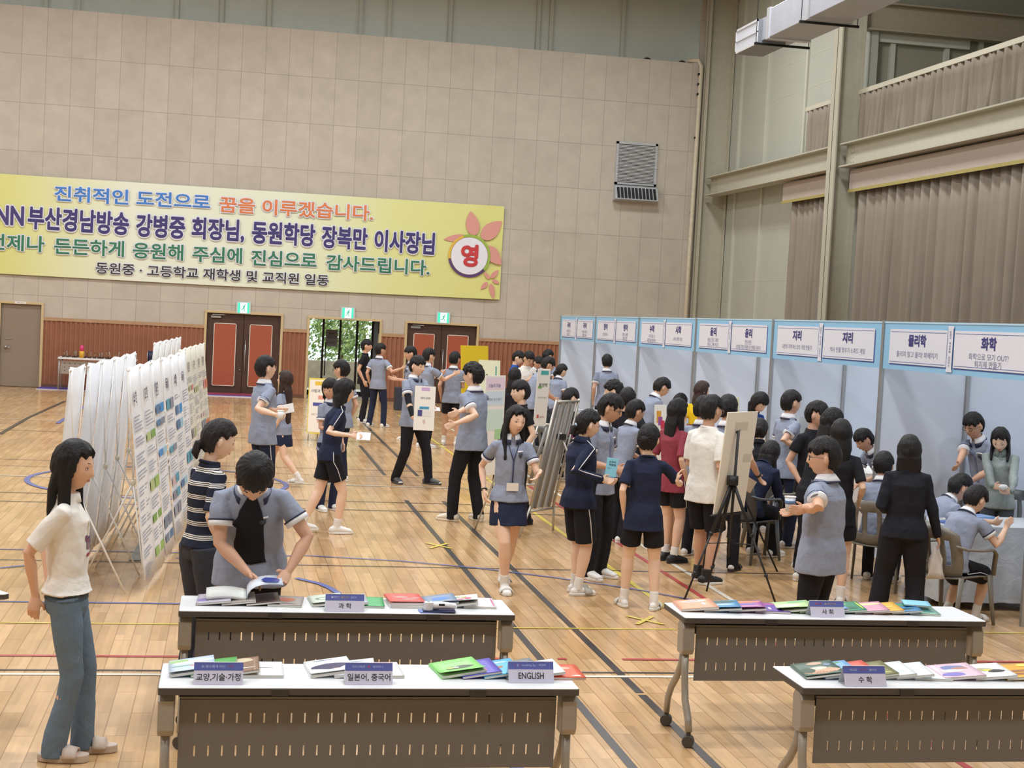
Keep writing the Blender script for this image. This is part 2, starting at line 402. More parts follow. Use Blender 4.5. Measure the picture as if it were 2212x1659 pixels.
# pipe in the corner
c0 = at_y(1520, 139, WY-.1)
pl = MB().tube([(11.38, WY-.10, 0), (11.38, WY-.10, 4), (11.42, WY-.10, ZT-.08), (11.34, WY-.07, ZT+.07), (11.1, WY+.1, ZT+.06)], .055, 10)
pipe = tag(pl.build('wrapped_pipe', mat('pipe_cream', '#cdc4ae', .6, noise_amt=.1), smooth=True), 'cream wrapped pipe running up the corner beside the steel column', 'pipe')
q = MB()
for z in (8.6, 8.35, 8.1, 7.0, 5.1, 3.6): q.tube([(11.38+.01, WY-.08, z), (11.38+.012, WY-.08, z+.05)], .059, 10, ref=(1, 0, 0))
q.build('tape_band', mat('black', '#1b1b1e', .5), pipe, True)
# side, rear walls and ceiling (out of frame, closing the hall)
struct(MB().box(XL-.2, XL, YB, WY+.2, 0, ZC).build('wall_left', plaster('wall_cream', '#c8bdac')))
struct(MB().box(XL, 17, YB-.2, YB, 0, ZC).build('wall_front', MAT['wall_cream']))
struct(MB().box(XL-.2, 17.2, YB-.2, WY+1.4, ZC, ZC+.2).build('ceiling', plaster('ceiling_grey', '#8f9290')))
# right wall
YC1, YC2 = 36.0, 27.75
wr = MB().box(XR, XR+.15, YC2, WY+.2, 0, ZC).box(XR, XR+.15, YB, YC2, 0, 7.05)
struct(wr.build('wall_right', UP))
struct(MB().box(17, 17.2, YB, WY+1.4, 0, ZC).build('wall_right_outer', UP))
struct(MB().box(XR+.15, 17, YC2+.2, YC2+.3, 6.2, ZC).build('wall_right_gable', plaster('gable_panel', '#989686', .6, .03)))
q = MB()
for Y in (35.3, 33.4, 31.0, 29.4): q.box(XR-.05, XR, Y-.05, Y+.05, 0, ZC)
for z in (3.4, 4.6, 7.6, 8.3): q.box(XR-.004, XR, YC2, WY, z, z+.012)
struct(q.build('wall_right_rib', UPR))
q = MB()
for px_ in (1925, 2042, 2115):
    x = at_y(px_, 120, YC2+.2).x; q.box(x-.05, x+.05, YC2+.12, YC2+.2, 6.2, 8.4)
z1 = at_y(2000, 85, YC2+.15).z; q.box(XR+.2, at_y(2100, 90, YC2).x, YC2+.08, YC2+.2, z1-.14, z1+.1)
struct(q.build('wall_gable_rib', UPR))
STL = mat('steel_beige', '#a59b85', .5, noise_amt=.05); STL2 = mat('steel_light', '#b6b3a2', .5, noise_amt=.04)
def hcol(x0, x1, ya, yb, z1, m_):
    c = MB().box(x0, x0+.03, ya, yb, 0, z1).box(x1-.03, x1, ya, yb, 0, z1).box(x0, x1, (ya+yb)/2-.012, (ya+yb)/2+.012, 0, z1)
    return c.build('column', m_)
struct(hcol(11.5, XR-.02, YC1-.02, YC1+.36, ZC, STL2)); struct(hcol(11.5, 12.0, YC2-.2, YC2+.2, ZC, STL2)); struct(hcol(11.5, 12.0, 19.3, 19.7, ZC, STL2))
# girder along the wall between columns
def girder(ya, yb):
    g = MB(); x = 11.75
    g.box(x-.012, x+.012, ya, yb, 5.56, 6.0); g.box(x-.17, x+.17, ya, yb, 5.98, 6.01); g.box(x-.17, x+.17, ya, yb, 5.54, 5.57)
    return struct(g.build('wall_girder', STL2))
girder(YC2+.2, YC1-.02); girder(19.7, YC2-.2); girder(6, 19.3)
bm_ = MB()
for Y in (YC2-.55, YC1-.5):
    for dz in (5.63, 5.72, 5.81, 5.9):
        for dy in (0, .1): bm_.ball((11.735, Y+dy, dz), (.012, .016, .016), 6, 4)
struct(bm_.build('girder_bolt', STL))
# cross beams at column heads
def cross(Y, xa, xb, z0, z1, z1b=None):
    z1b = z1b or z1; g = MB()
    g.add([(xa, Y-.01, z0), (xb, Y-.01, z0), (xb, Y-.01, z1b), (xa, Y-.01, z1), (xa, Y+.01, z0), (xb, Y+.01, z0), (xb, Y+.01, z1b), (xa, Y+.01, z1)], [(0, 1, 2, 3), (7, 6, 5, 4), (0, 4, 5, 1), (3, 2, 6, 7), (0, 3, 7, 4), (1, 5, 6, 2)])
    g.box(xa, xb, Y-.13, Y+.13, z0-.03, z0); g.box(xa, xb, Y-.13, Y+.13, min(z1, z1b)-.0, min(z1, z1b)+.03)
    return struct(g.build('roof_beam', STL))
zA = at_y(1870, 62, YC2).z; cross(YC2, 12.0, 16.9, zA, at_y(1900, 10, YC2).z)
zB = at_y(1560, 42, YC1).z; cross(YC1, XR-.02, 15, zB, at_y(1560, 5, YC1).z)
# curtains
CUR = mat('curtain_taupe', '#908679', .85, noise_amt=.05, noise_scale=2); VAL = mat('valance_pink_taupe', '#aea196', .8, noise_amt=.03)
GOLD = mat('valance_fringe', '#a89c5c', .8, bump=.6, bscale=200); RAILM = mat('rail_cream', '#c6c2b0', .5)
def curtain(name, ya, yb, z0, z1, label, per=.26, amp=.075, x=12.0, gather=.5, flare=0):
    n_ = int(abs(yb-ya)/per*8); q = random.Random(int(ya*100)); ph = []; a_ = 0
    for i in range(n_+1): ph.append(a_); a_ += 2*pi/8*(1+q.uniform(-.28, .28))
    rings = []
    for kz in range(7):
        tz = kz/6; z = z1+(z0-z1)*tz; am = amp*(.55+.6*tz); row = []
        for i in range(n_+1):
            y = ya+(yb-ya)*i/n_
            dx = sin(ph[i])*am*(.7+.3*sin(ph[i]*.23+tz*2))+.018*sin(ph[i]*2.7+tz*3)
            row.append(V((x+dx-.03, y+.05*sin(ph[i]*.37+tz*2.3)*tz, z)))
        rings.append(row)
    mb = MB().loft(rings, cap=False, close=False)
    o = mb.build(name, CUR, smooth=True); md = o.modifiers.new('thick', 'SOLIDIFY'); md.thickness = .006
    return tag(o, label, 'curtain', 'taupe curtains along the wall')
yl = at_x(1690, 560, 12.0).y
curtain('curtain', 30.9, 28.2, .03, 5.45, 'tall taupe curtain in the narrow bay between the corner and the second column', per=.30, amp=.12)
curtain('curtain', 27.4, 19.9, .03, 5.45, 'very wide tall taupe curtain in the bay nearest the camera', per=.34, amp=.13)
curtain('curtain', 30.3, 28.1, 5.95, 7.0, 'short upper taupe curtain left of the second column', per=.25, amp=.09)
curtain('curtain', 27.6, 19.9, 5.95, 7.0, 'short upper taupe curtain right of the second column', per=.25, amp=.09)
for (ya, yb, lb) in ((31.1, 28.0, 'pinkish curtain valance with gold fringe in the narrow bay'), (27.5, 19.8, 'long pinkish curtain valance with gold fringe in the wide bay')):
    v_ = MB().box(11.80, 11.83, yb, ya, 5.08, 5.50).box(11.80, 11.84, ya-.02, ya, 5.08, 5.5).build('curtain_valance', VAL); tag(v_, lb, 'valance')
    MB().box(11.792, 11.802, yb, ya, 5.06, 5.12).build('fringe', GOLD, v_)
for (ya, yb, lb) in ((30.35, 28.0, 'cream curtain rail above the short upper curtain left of the column'), (27.6, 19.8, 'cream curtain rail above the short upper curtain right of the column')):
    tag(MB().box(11.93, 12.06, yb, ya, 7.0, 7.09).build('curtain_rail', RAILM), lb, 'rail')
# upper right flat curtain on the gable
# wall vent
GAL = mat('galvanised', '#b8bcc0', .45, .3, noise_amt=.08, noise_scale=6); BLK = mat('black', '#1b1b1e', .5)
vt = thing('wall_vent', 'large louvred wall vent with an angled black-slotted hood below', 'vent', (9.87, WY, 5.9))
f = MB(); 
for (a, b, c, d) in ((-.54, -.48, -.17, .9), (.48, .54, -.17, .9), (-.54, .54, .84, .9), (-.54, .54, -.17, -.12)): f.box(a, b, -.06, 0, c, d)
f.build('frame', GAL, vt); f = MB(); z = -.1
while z < .84: f.box(-.48, .48, -.045, -.035, z, z+.02); z += .036
f.build('louvre', mat('louvre_grey', '#c2c4c6', .5, .1), vt); MB().box(-.48, .48, -.02, 0, -.15, .86).build('backing', mat('vent_dark', '#3a3c40', .6), vt)
hb = MB(); p0 = [(-.54, 0), (-.54, -.32)]
def P(x, y, z): return V((x, y, z))
hb.add([P(-.54, 0, -.17), P(.54, 0, -.17), P(.56, -.14, -.22), P(-.56, -.14, -.22), P(-.56, 0, -.6), P(.56, 0, -.6), P(.56, -.30, -.56), P(-.56, -.30, -.56)],
       [(0, 3, 2, 1), (0, 4, 7, 3), (1, 2, 6, 5), (4, 5, 6, 7), (3, 7, 6, 2)])
hb.build('hood', GAL, vt); sl = MB()
A0, A1, B0, B1 = P(-.52, -.15, -.25), P(.52, -.15, -.25), P(-.52, -.297, -.53), P(.52, -.297, -.53); nn = V((0, -.92, .4))*.004
for i in range(11):
    t0, t1 = (i+.12)/11, (i+.88)/11
    sl.quad(A0.lerp(A1, t0)+nn, B0.lerp(B1, t0)+nn, B0.lerp(B1, t1)+nn, A0.lerp(A1, t1)+nn)
sl.build('slot', BLK, vt)
# duct
DU = mat('duct_silver', '#b4b9c4', .45, .25, noise_amt=.05, noise_scale=3); DU2 = mat('duct_tape', '#d2d6de', .35, .4)
Yd = 25.6; e1 = at_y(1612, 104, Yd); e0 = at_y(1658, 82, 24.6)
zb = e0.z; xd = e0.x
du = thing('air_duct', 'silver rectangular air duct hanging under the roof with a grille at its end', 'duct', (xd, 25, zb))
q = MB().box(0, .74, -17, -.35, 0, .5); q.build('duct_body', DU, du, bevel=.01)
MB().box(.08, .66, -.4, .5, .05, .44).build('neck', DU, du)
gb = MB().box(-.0, .52, .1, 1.25, -.02, .42); gb.build('end_box', mat('duct_box', '#8e949c', .5, .4), du)
g = MB()
for (a, b, c, d) in ((.1, .14, -.02, .42), (1.21, 1.25, -.02, .42), (.1, 1.25, -.02, .02), (.1, 1.25, .38, .42), (.1, 1.25, .19, .21)): g.box(-.02, 0, a, b, c, d)
g.build('grille_frame', mat('grille_white', '#d5d8df', .4), du)
g = MB(); y = .15
while y < 1.2: g.box(-.012, -.002, y, y+.012, .02, .38); y += .03
g.build('grille', mat('grille_white'), du)
for y in (-.42, -2.2, -4.5, -6.8): MB().box(-.02, .76, y-.07, y+.07, -.02, .52).build('joint_band', DU2, du)
for y in (-.1, -2.2, -5): MB().box(-.12, .9, y, y+.04, -.07, -.03).box(-.1, -.09, y+.01, y+.02, -.07, 2.3).box(.87, .88, y+.01, y+.02, -.07, 2.3).build('hanger', DK, du)
# floor markings
LW = mat('paint_white', '#ded8c8', .3); LB = mat('paint_black', '#3c3a3a', .3); LR = mat('paint_red', '#b04444', .3); LY = mat('paint_yellow', '#d9c552', .3); LBl = mat('paint_blue', '#5c68a8', .3)
zl = [0]
def fl_line(pts, wd, m_, closed=False):
    """a painted stripe on the boards following pts (world x, y)"""
    zl[0] += 1; z = .002+.00015*(zl[0] % 40); P_ = [V((p[0], p[1], 0)) for p in pts]; mb = MB(); L = []; Rr = []
    for i, p in enumerate(P_):
        d = (P_[min(i+1, len(P_)-1)]-P_[max(i-1, 0)]).normalized(); n_ = V((-d.y, d.x, 0))*wd/2
        L.append(p+n_+V((0, 0, z))); Rr.append(p-n_+V((0, 0, z)))
    n_ = len(P_); mb.add(L+Rr, [(i+n_, i+1+n_, i+1, i) for i in range(n_-1)])
    return struct(mb.build('floor_marking', m_))
def pxl(*ps): return [at_z(*p) for p in ps]
def hline(v_left, xa, xb, wd, m_, u=300):
    y = at_z(u, v_left).y; fl_line([(xa, y), (xb, y)], wd, m_)
A0 = at_z(1367, 1659); A1 = at_z(879.4, 1083.3); B0_ = at_z(1169.6, 1290); XA = (A0.x+A1.x)/2; XB = (at_z(959.4, 1085.5).x+at_z(1414, 1526).x)/2
fl_line([(XA, 4), (XA, 18)], .055, LB); fl_line([(XB, 9.0), (XB, 18)], .055, LB); fl_line([(XB, 4), (XB, 8.95)], .055, LB)
fl_line([(XA, 20.6), (XA, 24.8)], .055, LB); fl_line([(XB, 20.6), (XB, 31)], .055, LB)
XY_ = at_z(1250, 1177).x; fl_line([(XY_, 11.5), (XY_, 32)], .05, LY)
XRd = at_z(1300, 1151).x; fl_line([(XRd, 5), (XRd, 21)], .05, LR); XWh = at_z(1480, 1235).x-.0; fl_line([(XWh, 9.4), (XWh, 30)], .05, LW)
hline(1456.5, -14, 12, .05, LW, 0); hline(1447.5, -14, 12, .03, LB, 0)
yr = at_z(0, 1416.5).y
for xa, xb in ((-14, XA-.22), (XA+.12, XB-.28), (XB+.12, 4.7), (5.0, 12)): fl_line([(xa, yr), (xb, yr)], .045, LR)
hline(1346, -14, 12, .028, LY, 60); hline(1299.8, -14, 1.0, .04, LBl, 0); hline(1187, -14, -.2, .035, LBl, 0); hline(1209.5, -14, 12, .025, LB, 0)
for v_, m_, wd in ((1083, LB, .03), (1064, LB, .03), (1027.5, LW, .045), (1006, LB, .02), (992, LB, .025), (929, LB, .03), (905, LW, .04), (892, LW, .03)): hline(v_, -14, 12, wd, m_, 10)
fl_line(pxl((0, 938), (60, 903), (140, 867)), .07, LB); fl_line(pxl((124, 915), (183, 878), (260, 835)), .08, LBl); fl_line(pxl((148, 890), (170, 889)), .12, LBl)
fl_line(pxl((290, 1212), (310, 1175), (325, 1125)), .1, mat('paint_grey', '#6f7678', .3))
# arcs
def arc(c, r, a0, a1, wd, m_, n_=40): fl_line([(c[0]+r*cos(R(a0+(a1-a0)*i/n_)), c[1]+r*sin(R(a0+(a1-a0)*i/n_))) for i in range(n_+1)], wd, m_)
pa = at_z(60, 1033); arc((pa.x+1.6, pa.y), 1.6, 0, 360, .07, LBl)
fl_line(pxl((0, 1228), (40, 1224), (80, 1221)), .04, LBl)
fl_line(pxl((380, 1206), (660, 1201), (866, 1213), (1030, 1228), (1200, 1249), (1320, 1266), (1382, 1276), (1463, 1291), (1600, 1315)), .035, LBl)
fl_line(pxl((640, 1250), (662, 1255), (690, 1262), (712, 1271), (728, 1281), (745, 1300), (742, 1320)), .06, LBl)
for (u, v_) in ((948, 1180), (1393, 1341)):
    c = at_z(u, v_); s_ = .11
    for sg in (1, -1): fl_line([(c.x-s_, c.y-s_*sg*1.4), (c.x+s_, c.y+s_*sg*1.4)], .04, LY)
c = at_z(1130, 1650); fl_line([(c.x-.05, c.y-.6), (c.x-.05, c.y+.1)], .07, LBl)
# ================= PROPS =================
INK = mat('ink_dark'); NAVY = mat('ink_navy', '#33366e', .6)
ZTOP = .72
TOPM = mat('laminate_white_grey', '#dcdfe2', .35, noise_amt=.015, noise_scale=20); EDGE = mat('table_edge_dark', '#4c4744', .5)
PANEL = mat('modesty_panel', '#716e6b', .5, .1); LEG = mat('table_leg_grey', '#a09a90', .4, .35); CAST = mat('caster_dark', '#4a4541', .6)
def flip_table(x0, x1, y0, y1, label):
    t = thing('folding_table', label, 'table', (x0, y0, 0), group='wheeled folding tables with books'); w_, d_ = x1-x0, y1-y0
    MB().rbox(0, w_, 0, d_, ZTOP-.005, ZTOP, .012).build('tabletop', TOPM, t, bevel=.002)
    e = MB().rbox(-.002, w_+.002, -.002, d_+.002, ZTOP-.032, ZTOP-.005, .013); e.build('edge_band', EDGE, t)
    for cx_ in (.52*w_-.26*w_, .52*w_+.21*w_):
        q = MB()
        q.box(cx_, cx_+.07, -.008, .0, ZTOP-.034, ZTOP-.003); q.build('flip_latch', mat('latch', '#37332f', .5), t)
    # modesty panel with two rows of slots
    px0, px1 = .09, w_-.09; zt, zb_ = .655, .345; n_ = 27; sx = (px1-px0-.14)/(n_-1); p = MB(); yy = .055
    xs_ = [px0]
    for i in range(n_): c = px0+.07+i*sx; xs_ += [c-.0035, c+.0035]
    xs_.append(px1); rows = [zb_, .405, .452, .55, .595, zt]
    for i in range(len(xs_)-1):
        for j in range(5):
            if i % 2 == 1 and j in (1, 3): continue
            p.box(xs_[i], xs_[i+1], yy, yy+.006, rows[j], rows[j+1])
    p.box(px0, px1, yy, yy+.05, zt-.002, zt+.012)
    p.build('modesty_panel', PANEL, t)
    MB().box(px0, px1, yy+.05, yy+.09, zt-.05, zt+.03).build('cable_tray', PANEL, t)
    for s_, xx in ((0, .035), (1, w_-.035)):
        b_ = MB(); pr = [(.02, .655), (.05, .69), (.10, .70), (.13, .66), (.12, .50), (.03, .50), (.01, .53)]
        b_.add([V((xx-.035, y, z)) for y, z in pr]+[V((xx+.035, y, z)) for y, z in pr], [tuple(range(6, -1, -1)), tuple(range(7, 14))]+[(i, (i+1) % 7, (i+1) % 7+7, i+7) for i in range(7)])
        b_.build('bracket', LEG, t, bevel=.008)
        MB().tube([(xx+(.05 if s_ == 0 else -.05), .1, .675), (xx+(.12 if s_ == 0 else -.12), .1, .675)], .022, 12).build('pivot', LEG, t, True)
        q = MB().tube([(xx, .075, .52), (xx, .06, .40), (xx, .03, .25), (xx, -.05, .14), (xx, -.08, .09)] if False else [(xx, .065, .52), (xx, .055, .38), (xx, .02, .24), (xx, -.055, .15), (xx, -.075, .085)], [(.02, .026)]*5, 12, ref=(1, 0, 0)); q.build('leg', LEG, t, True)
        q = MB().tube([(xx, .10, .52), (xx, .13, .42), (xx, .20, .33), (xx, .29, .25), (xx, .345, .17), (xx, .355, .085)], [(.018, .024)]*6, 12, ref=(1, 0, 0)); q.build('leg', LEG, t, True)
        for yy_ in (-.075, .355):
            q = MB().tube([(xx-.01, yy_-.022, .035), (xx+.01, yy_+.022, .035)], .034, 20).tube([(xx, yy_, .09), (xx, yy_, .06)], .014, 10); q.build('caster', CAST, t, False, bevel=.004)
    return t
T1 = flip_table(-.245, 1.60, 6.37, 6.80, 'nearest grey folding table with language and home economics textbooks, bottom left of the hall')
T2 = flip_table(-.215, 1.605, 7.94, 8.35, 'grey folding table with science textbooks that the boy in the open shirt leans over')
T3 = flip_table(2.68, 4.53, 6.40, 6.81, 'grey folding table with mathematics textbooks, nearest one on the right side')
T4 = flip_table(2.58, 4.43, 7.92, 8.34, 'grey folding table with social studies textbooks, second one on the right side')
o = thing('folding_table', 'dark-edged grey tabletop corner poking in at the left picture edge', 'table', (-2.5, 8.0, 0), group='wheeled folding tables with books')
pc = at_z(18, 1283, ZTOP)
MB().prism([(pc.x+2.5-.9, pc.y-8-.1), (pc.x+2.5-.02, pc.y-8-.01), (pc.x+2.5, pc.y-8+.02), (pc.x+2.5-.3, pc.y-8+.42), (pc.x+2.5-1.2, pc.y-8+.3)], ZTOP-.004, ZTOP).build('tabletop', TOPM, o)
MB().prism([(pc.x+2.5-.9, pc.y-8-.1), (pc.x+2.5-.02, pc.y-8-.01), (pc.x+2.5, pc.y-8+.02), (pc.x+2.5-.3, pc.y-8+.42), (pc.x+2.5-1.2, pc.y-8+.3)], ZTOP-.03, ZTOP-.004).build('edge_band', EDGE, o)
for dx, dy in ((-.35, .1), (-.85, .1)): MB().tube([(pc.x+2.5+dx, pc.y-8+dy, 0), (pc.x+2.5+dx, pc.y-8+dy, ZTOP-.03)], .02, 8).build('leg', LEG, o, True)

# ---- books ----
PAGE = mat('paper_edge', '#cfccc4', .8)
def cm(c): return mat('print_'+c.lstrip('#'), c, .35)
def blob(mb, c, rx, ry, z, q, n_=11, jag=.18):
    ps = [V((c[0]+rx*(1+q.uniform(-jag, jag))*cos(2*pi*i/n_), c[1]+ry*(1+q.uniform(-jag, jag))*sin(2*pi*i/n_), z)) for i in range(n_)]
    mb.add(ps, [tuple(range(n_))])
bk = [0]
def book(x, y, rz, cover, art, label, group, w_=.185, d_=.252, th=.009, tilt=0.0, z=ZTOP+.001, curl=.0, title=None, tcol=None, ty=-.3):
    """soft textbook lying with its front cover up; origin at its left edge"""
    bk[0] += 1; q = random.Random(bk[0]*13)
    t = thing('textbook', label, 'book', (x, y, z), 0, group); t.rotation_euler = (0, -tilt, R(rz))
    hw, hd = w_/2, d_/2
    MB().box(.001, w_-.001, -hd+.001, hd-.001, .0006, th-.0006).build('pages', PAGE, t)
    def lift(u, v): return th+curl*max(0, (.5-v))**2*4*(1-.3*u)+.0006
    nu, nv = 6, 8; vs = [V((w_*i/nu, -hd+d_*j/nv, lift(i/nu, j/nv))) for j in range(nv+1) for i in range(nu+1)]
    c = MB().add(vs, [(j*(nu+1)+i, j*(nu+1)+i+1, (j+1)*(nu+1)+i+1, (j+1)*(nu+1)+i) for j in range(nv) for i in range(nu)])
    o_ = c.build('cover', cm(cover), t, smooth=True); md = o_.modifiers.new('t', 'SOLIDIFY'); md.thickness = .0007; md.offset = 1
    MB().box(0, w_, -hd, hd, 0, .0006).box(-.0006, 0, -hd, hd, 0, th).build('back_cover', cm(cover), t)
    if art:
        a = MB(); a.m = 0; ms = []
        for k, (c_, fx, fy, fr, fs) in enumerate(art):
            m_ = cm(c_)
            if m_ not in ms: ms.append(m_)
            a.m = ms.index(m_); n0 = len(a.v)
            blob(a, (fx*w_, (fy-.5)*d_), fr*w_, fs*d_, 0, q)
            for i in range(n0, len(a.v)):
                p = a.v[i]; p.x = min(max(p.x, .003), w_-.003); p.y = min(max(p.y, -hd+.003), hd-.003)
                p.z = lift(p.x/w_, p.y/d_+.5)+.0012+.0002*k
        a.build('cover_art', ms, t)
    if title:
        v_ = .5+ty; zz = lift(.5, v_)+.0025
        text('title', title, cm(tcol or '#ffffff'), M.Translation((w_/2, v_*0+(v_-.5)*d_, zz)) @ M.Rotation(pi, 4, 'Z'), w_*.6, .02, t)
    return t
def fan(x0, y0, n_, step, group, specs, th=.009, rz=0, z=ZTOP+.001):
    """books overlapping to the right like fallen dominoes, left one on top"""
    for i, s in enumerate(specs):
        last = i == len(specs)-1
        tl = 0 if last else math.atan(th/step)*1.35
        book(x0+i*step, y0+s.get('dy', 0), rz+s.get('rz', 0), s['c'], s.get('a', []), s['l'], group, th=th*s.get('t', 1), tilt=tl, curl=s.get('curl', 0), title=s.get('title'), tcol=s.get('tc'), ty=s.get('ty', -.3), z=z, w_=s.get('w', .185), d_=s.get('d', .252))
W_ = '#eef2f4'
g = 'textbooks on the home economics table'
fan(-.21, 6.66, 4, .105, 'textbooks by the home economics sign', [
 dict(c='#c3d6ea', a=[('#8fbf6a', .2, .85, .25, .1), ('#f3f7fa', .5, .7, .45, .08), ('#e6a0a0', .6, .45, .18, .06), ('#7fb0a0', .3, .5, .3, .03), ('#8d93c8', .75, .2, .12, .05)], curl=.012, rz=3, l='pale blue textbook with leafy river drawing at the left end of the nearest table', w=.2),
 dict(c='#4faa4f', a=[('#e07a4a', .15, .6, .12, .08), ('#dff0da', .6, .6, .15, .03)], rz=-4, l='bright green textbook under the pale blue river textbook'),
 dict(c='#8b6a52', a=[('#cfc3a2', .5, .8, .4, .16), ('#cfc3a2', .3, .55, .22, .12), ('#efe9dd', .5, .25, .4, .03)], l='brown textbook with cream puzzle pieces behind the home economics sign'),
 dict(c=W_, a=[('#4a4a55', .5, .55, .25, .02), ('#d98a6a', .2, .3, .06, .03)], l='white textbook at the right end of the home economics group')], th=.011)
fan(.40, 6.66, 4, .12, 'textbooks by the Japanese and Chinese sign', [
 dict(c=W_, a=[('#3d3a63', .5, .45, .42, .2), ('#e2a052', .62, .38, .16, .1), ('#7a86b8', .4, .9, .25, .02)], l='white textbook with a dark blue and orange oval, left of the Japanese sign', curl=.008, w=.2, rz=5),
 dict(c=W_, a=[('#c9bda0', .6, .55, .25, .12), ('#7a96b8', .5, .85, .25, .03)], l='white textbook with a tan oval directly behind the Japanese sign', rz=-3),
 dict(c='#f0eef2', a=[('#5a5aa5', .35, .6, .3, .25), ('#c94f86', .5, .97, .45, .01)], l='white textbook with violet block and pink border right of the Japanese sign', rz=2)], th=.011)
fan(.985, 6.65, 6, .10, 'textbooks by the ENGLISH sign', [
 dict(c='#8fe07a', a=[('#4a5a4a', .5, .42, .32, .13), ('#d8e6d8', .45, .42, .08, .08), ('#b7d36a', .33, .45, .1, .06)], curl=.02, rz=7, l='light green literature textbook lying on top at the ENGLISH end', title='High School\nEnglish Literature', tc='#3c6a3c', ty=.3, w=.21),
 dict(c='#5a4fbf', a=[('#b84f7a', .6, .3, .12, .08), ('#e8e4f4', .3, .6, .15, .1)], rz=4, l='violet textbook peeking between the light green and sky blue ones'),
 dict(c='#4fb4e0', a=[('#a0653f', .45, .5, .2, .1), ('#dff2fa', .5, .8, .3, .04)], rz=4, l='sky blue textbook with a brown bird left of the ENGLISH sign'),
 dict(c='#7d8791', a=[('#8fa58a', .5, .6, .35, .1), ('#59636d', .4, .3, .3, .1)], rz=6, l='slate grey textbook behind the left part of the ENGLISH sign'),
 dict(c=W_, a=[('#b8c8c0', .5, .8, .3, .08)], rz=2, l='white textbook behind the ENGLISH sign'),
 dict(c='#e0603f', a=[('#f4b89a', .5, .7, .3, .08), ('#f7e4dc', .8, .15, .12, .04)], rz=-1, l='orange red textbook at the right end of the nearest left table')], th=.010)
g = 'textbooks under the boy at the science table'
fan(-.125, 8.2, 5, .13, 'textbooks at the left of the science table', [
 dict(c='#b9b4c4', a=[('#8a78b8', .2, .35, .2, .15)], l='grey violet textbook at the far left of the science table', rz=-2),
 dict(c='#a09a96', a=[('#c9c4be', .5, .5, .3, .2)], l='grey textbook half covered by the open pages on the science table', rz=1),
 dict(c='#4a3632', a=[('#2c2220', .5, .4, .4, .3), ('#8a6a5a', .5, .85, .2, .02)], l='dark brown textbook under the lifted pages on the science table', rz=2),
 dict(c='#a39c98', a=[('#c06a4a', .45, .6, .35, .22), ('#4a4a4a', .6, .15, .25, .02)], l='grey textbook with a rusty red patch on the science table', rz=-6)], th=.010)
# open textbook held by the boy
ob = thing('open_textbook', 'open textbook with curved white pages being leafed through by the leaning boy', 'book', (.14, 8.26, ZTOP+.028))
def sheet(xa, za, xb, zb2, y0, y1, bow, n_=10):
    return [[V((xa+(xb-xa)*i/n_, y, za+(zb2-za)*i/n_+bow*sin(pi*i/n_))) for i in range(n_+1)] for y in (y0, y1)]
lf = MB().loft(sheet(-.22, .012, 0, .008, -.125, .125, .012), cap=False, close=False); o_ = lf.build('left_page', mat('page_pale', '#e3e9e6', .6), ob, True); md = o_.modifiers.new('t', 'SOLIDIFY'); md.thickness = .02
n_ = 12; prof = [(0, .004), (.004, .03), (.02, .055), (.045, .072), (.08, .083), (.12, .088), (.16, .088), (.195, .085)]
o_ = MB().loft([[V((x, y, z)) for x, z in prof] for y in (-.13, .12)], cap=False, close=False).build('raised_pages', mat('page_blue_white', '#dbe4f2', .5), ob, True); md = o_.modifiers.new('t', 'SOLIDIFY'); md.thickness = .004
MB().add([V((.1, -.1, .0925)), V((.17, -.1, .093)), V((.18, -.04, .093)), V((.16, .02, .093)), V((.1, .03, .0925)), V((.075, -.03, .092))], [(0, 1, 2, 3, 4, 5)]).build('page_print', cm('#3a48a0'), ob)
MB().box(.09, .19, -.128, -.12, .0905, .0915).build('page_print', cm('#9cc0ea'), ob)
# rest of the science table
fan(.49, 8.2, 3, .13, 'textbooks around the science sign', [
 dict(c='#dbe9dc', a=[('#7fa08a', .5, .55, .35, .15), ('#dbe9dc', .5, .55, .25, .09)], l='pale green textbook with a map drawing left of the science sign', rz=4, curl=.012),
 dict(c='#b9c2cc', a=[], l='pale grey blue textbook hidden mostly by the science sign', rz=0),
 dict(c='#3fae6a', a=[('#9fb7a8', .3, .5, .14, .2)], l='green textbook at the right edge of the science sign', rz=-3, w=.15)], th=.010)
z0 = ZTOP+.001
book(.93, 8.2, -2, '#f2f2f0', [], 'white textbook at the bottom of the coral red stack', 'stacked coral red textbooks', z=z0, th=.009)
book(.925, 8.2, 1, '#e8e4e4', [], 'pale textbook in the middle of the coral red stack', 'stacked coral red textbooks', z=z0+.0105, th=.009)
book(.92, 8.205, 3, '#e8605c', [('#c9a0a0', .4, .6, .22, .07), ('#c9a0a0', .55, .35, .2, .07), ('#c9a0a0', .8, .5, .12, .06)], 'coral red textbook with grey doodle on top of its stack', 'stacked coral red textbooks', z=z0+.021, th=.008, w_=.2, curl=.006)
fan(1.13, 8.22, 3, .11, 'textbooks at the right end of the science table', [
 dict(c='#7d93b0', a=[('#3f7fd0', .55, .55, .3, .15)], l='grey blue textbook with a blue disc behind the tape roll'),
 dict(c=W_, a=[('#c04f7a', .3, .6, .1, .1), ('#c04f7a', .5, .55, .12, .07), ('#b9b04f', .6, .75, .1, .08), ('#c04f7a', .72, .6, .1, .1), ('#8fa05a', .4, .8, .1, .05), ('#6a5a4a', .5, .42, .3, .015)], curl=.03, rz=-8, l='white textbook with pink and olive leaf print on top at the right end', w=.2),
 dict(c='#f4eef0', a=[('#d06a9a', .93, .5, .03, .45)], rz=-4, l='white textbook with pink edge at the right end of the science table')], th=.011)
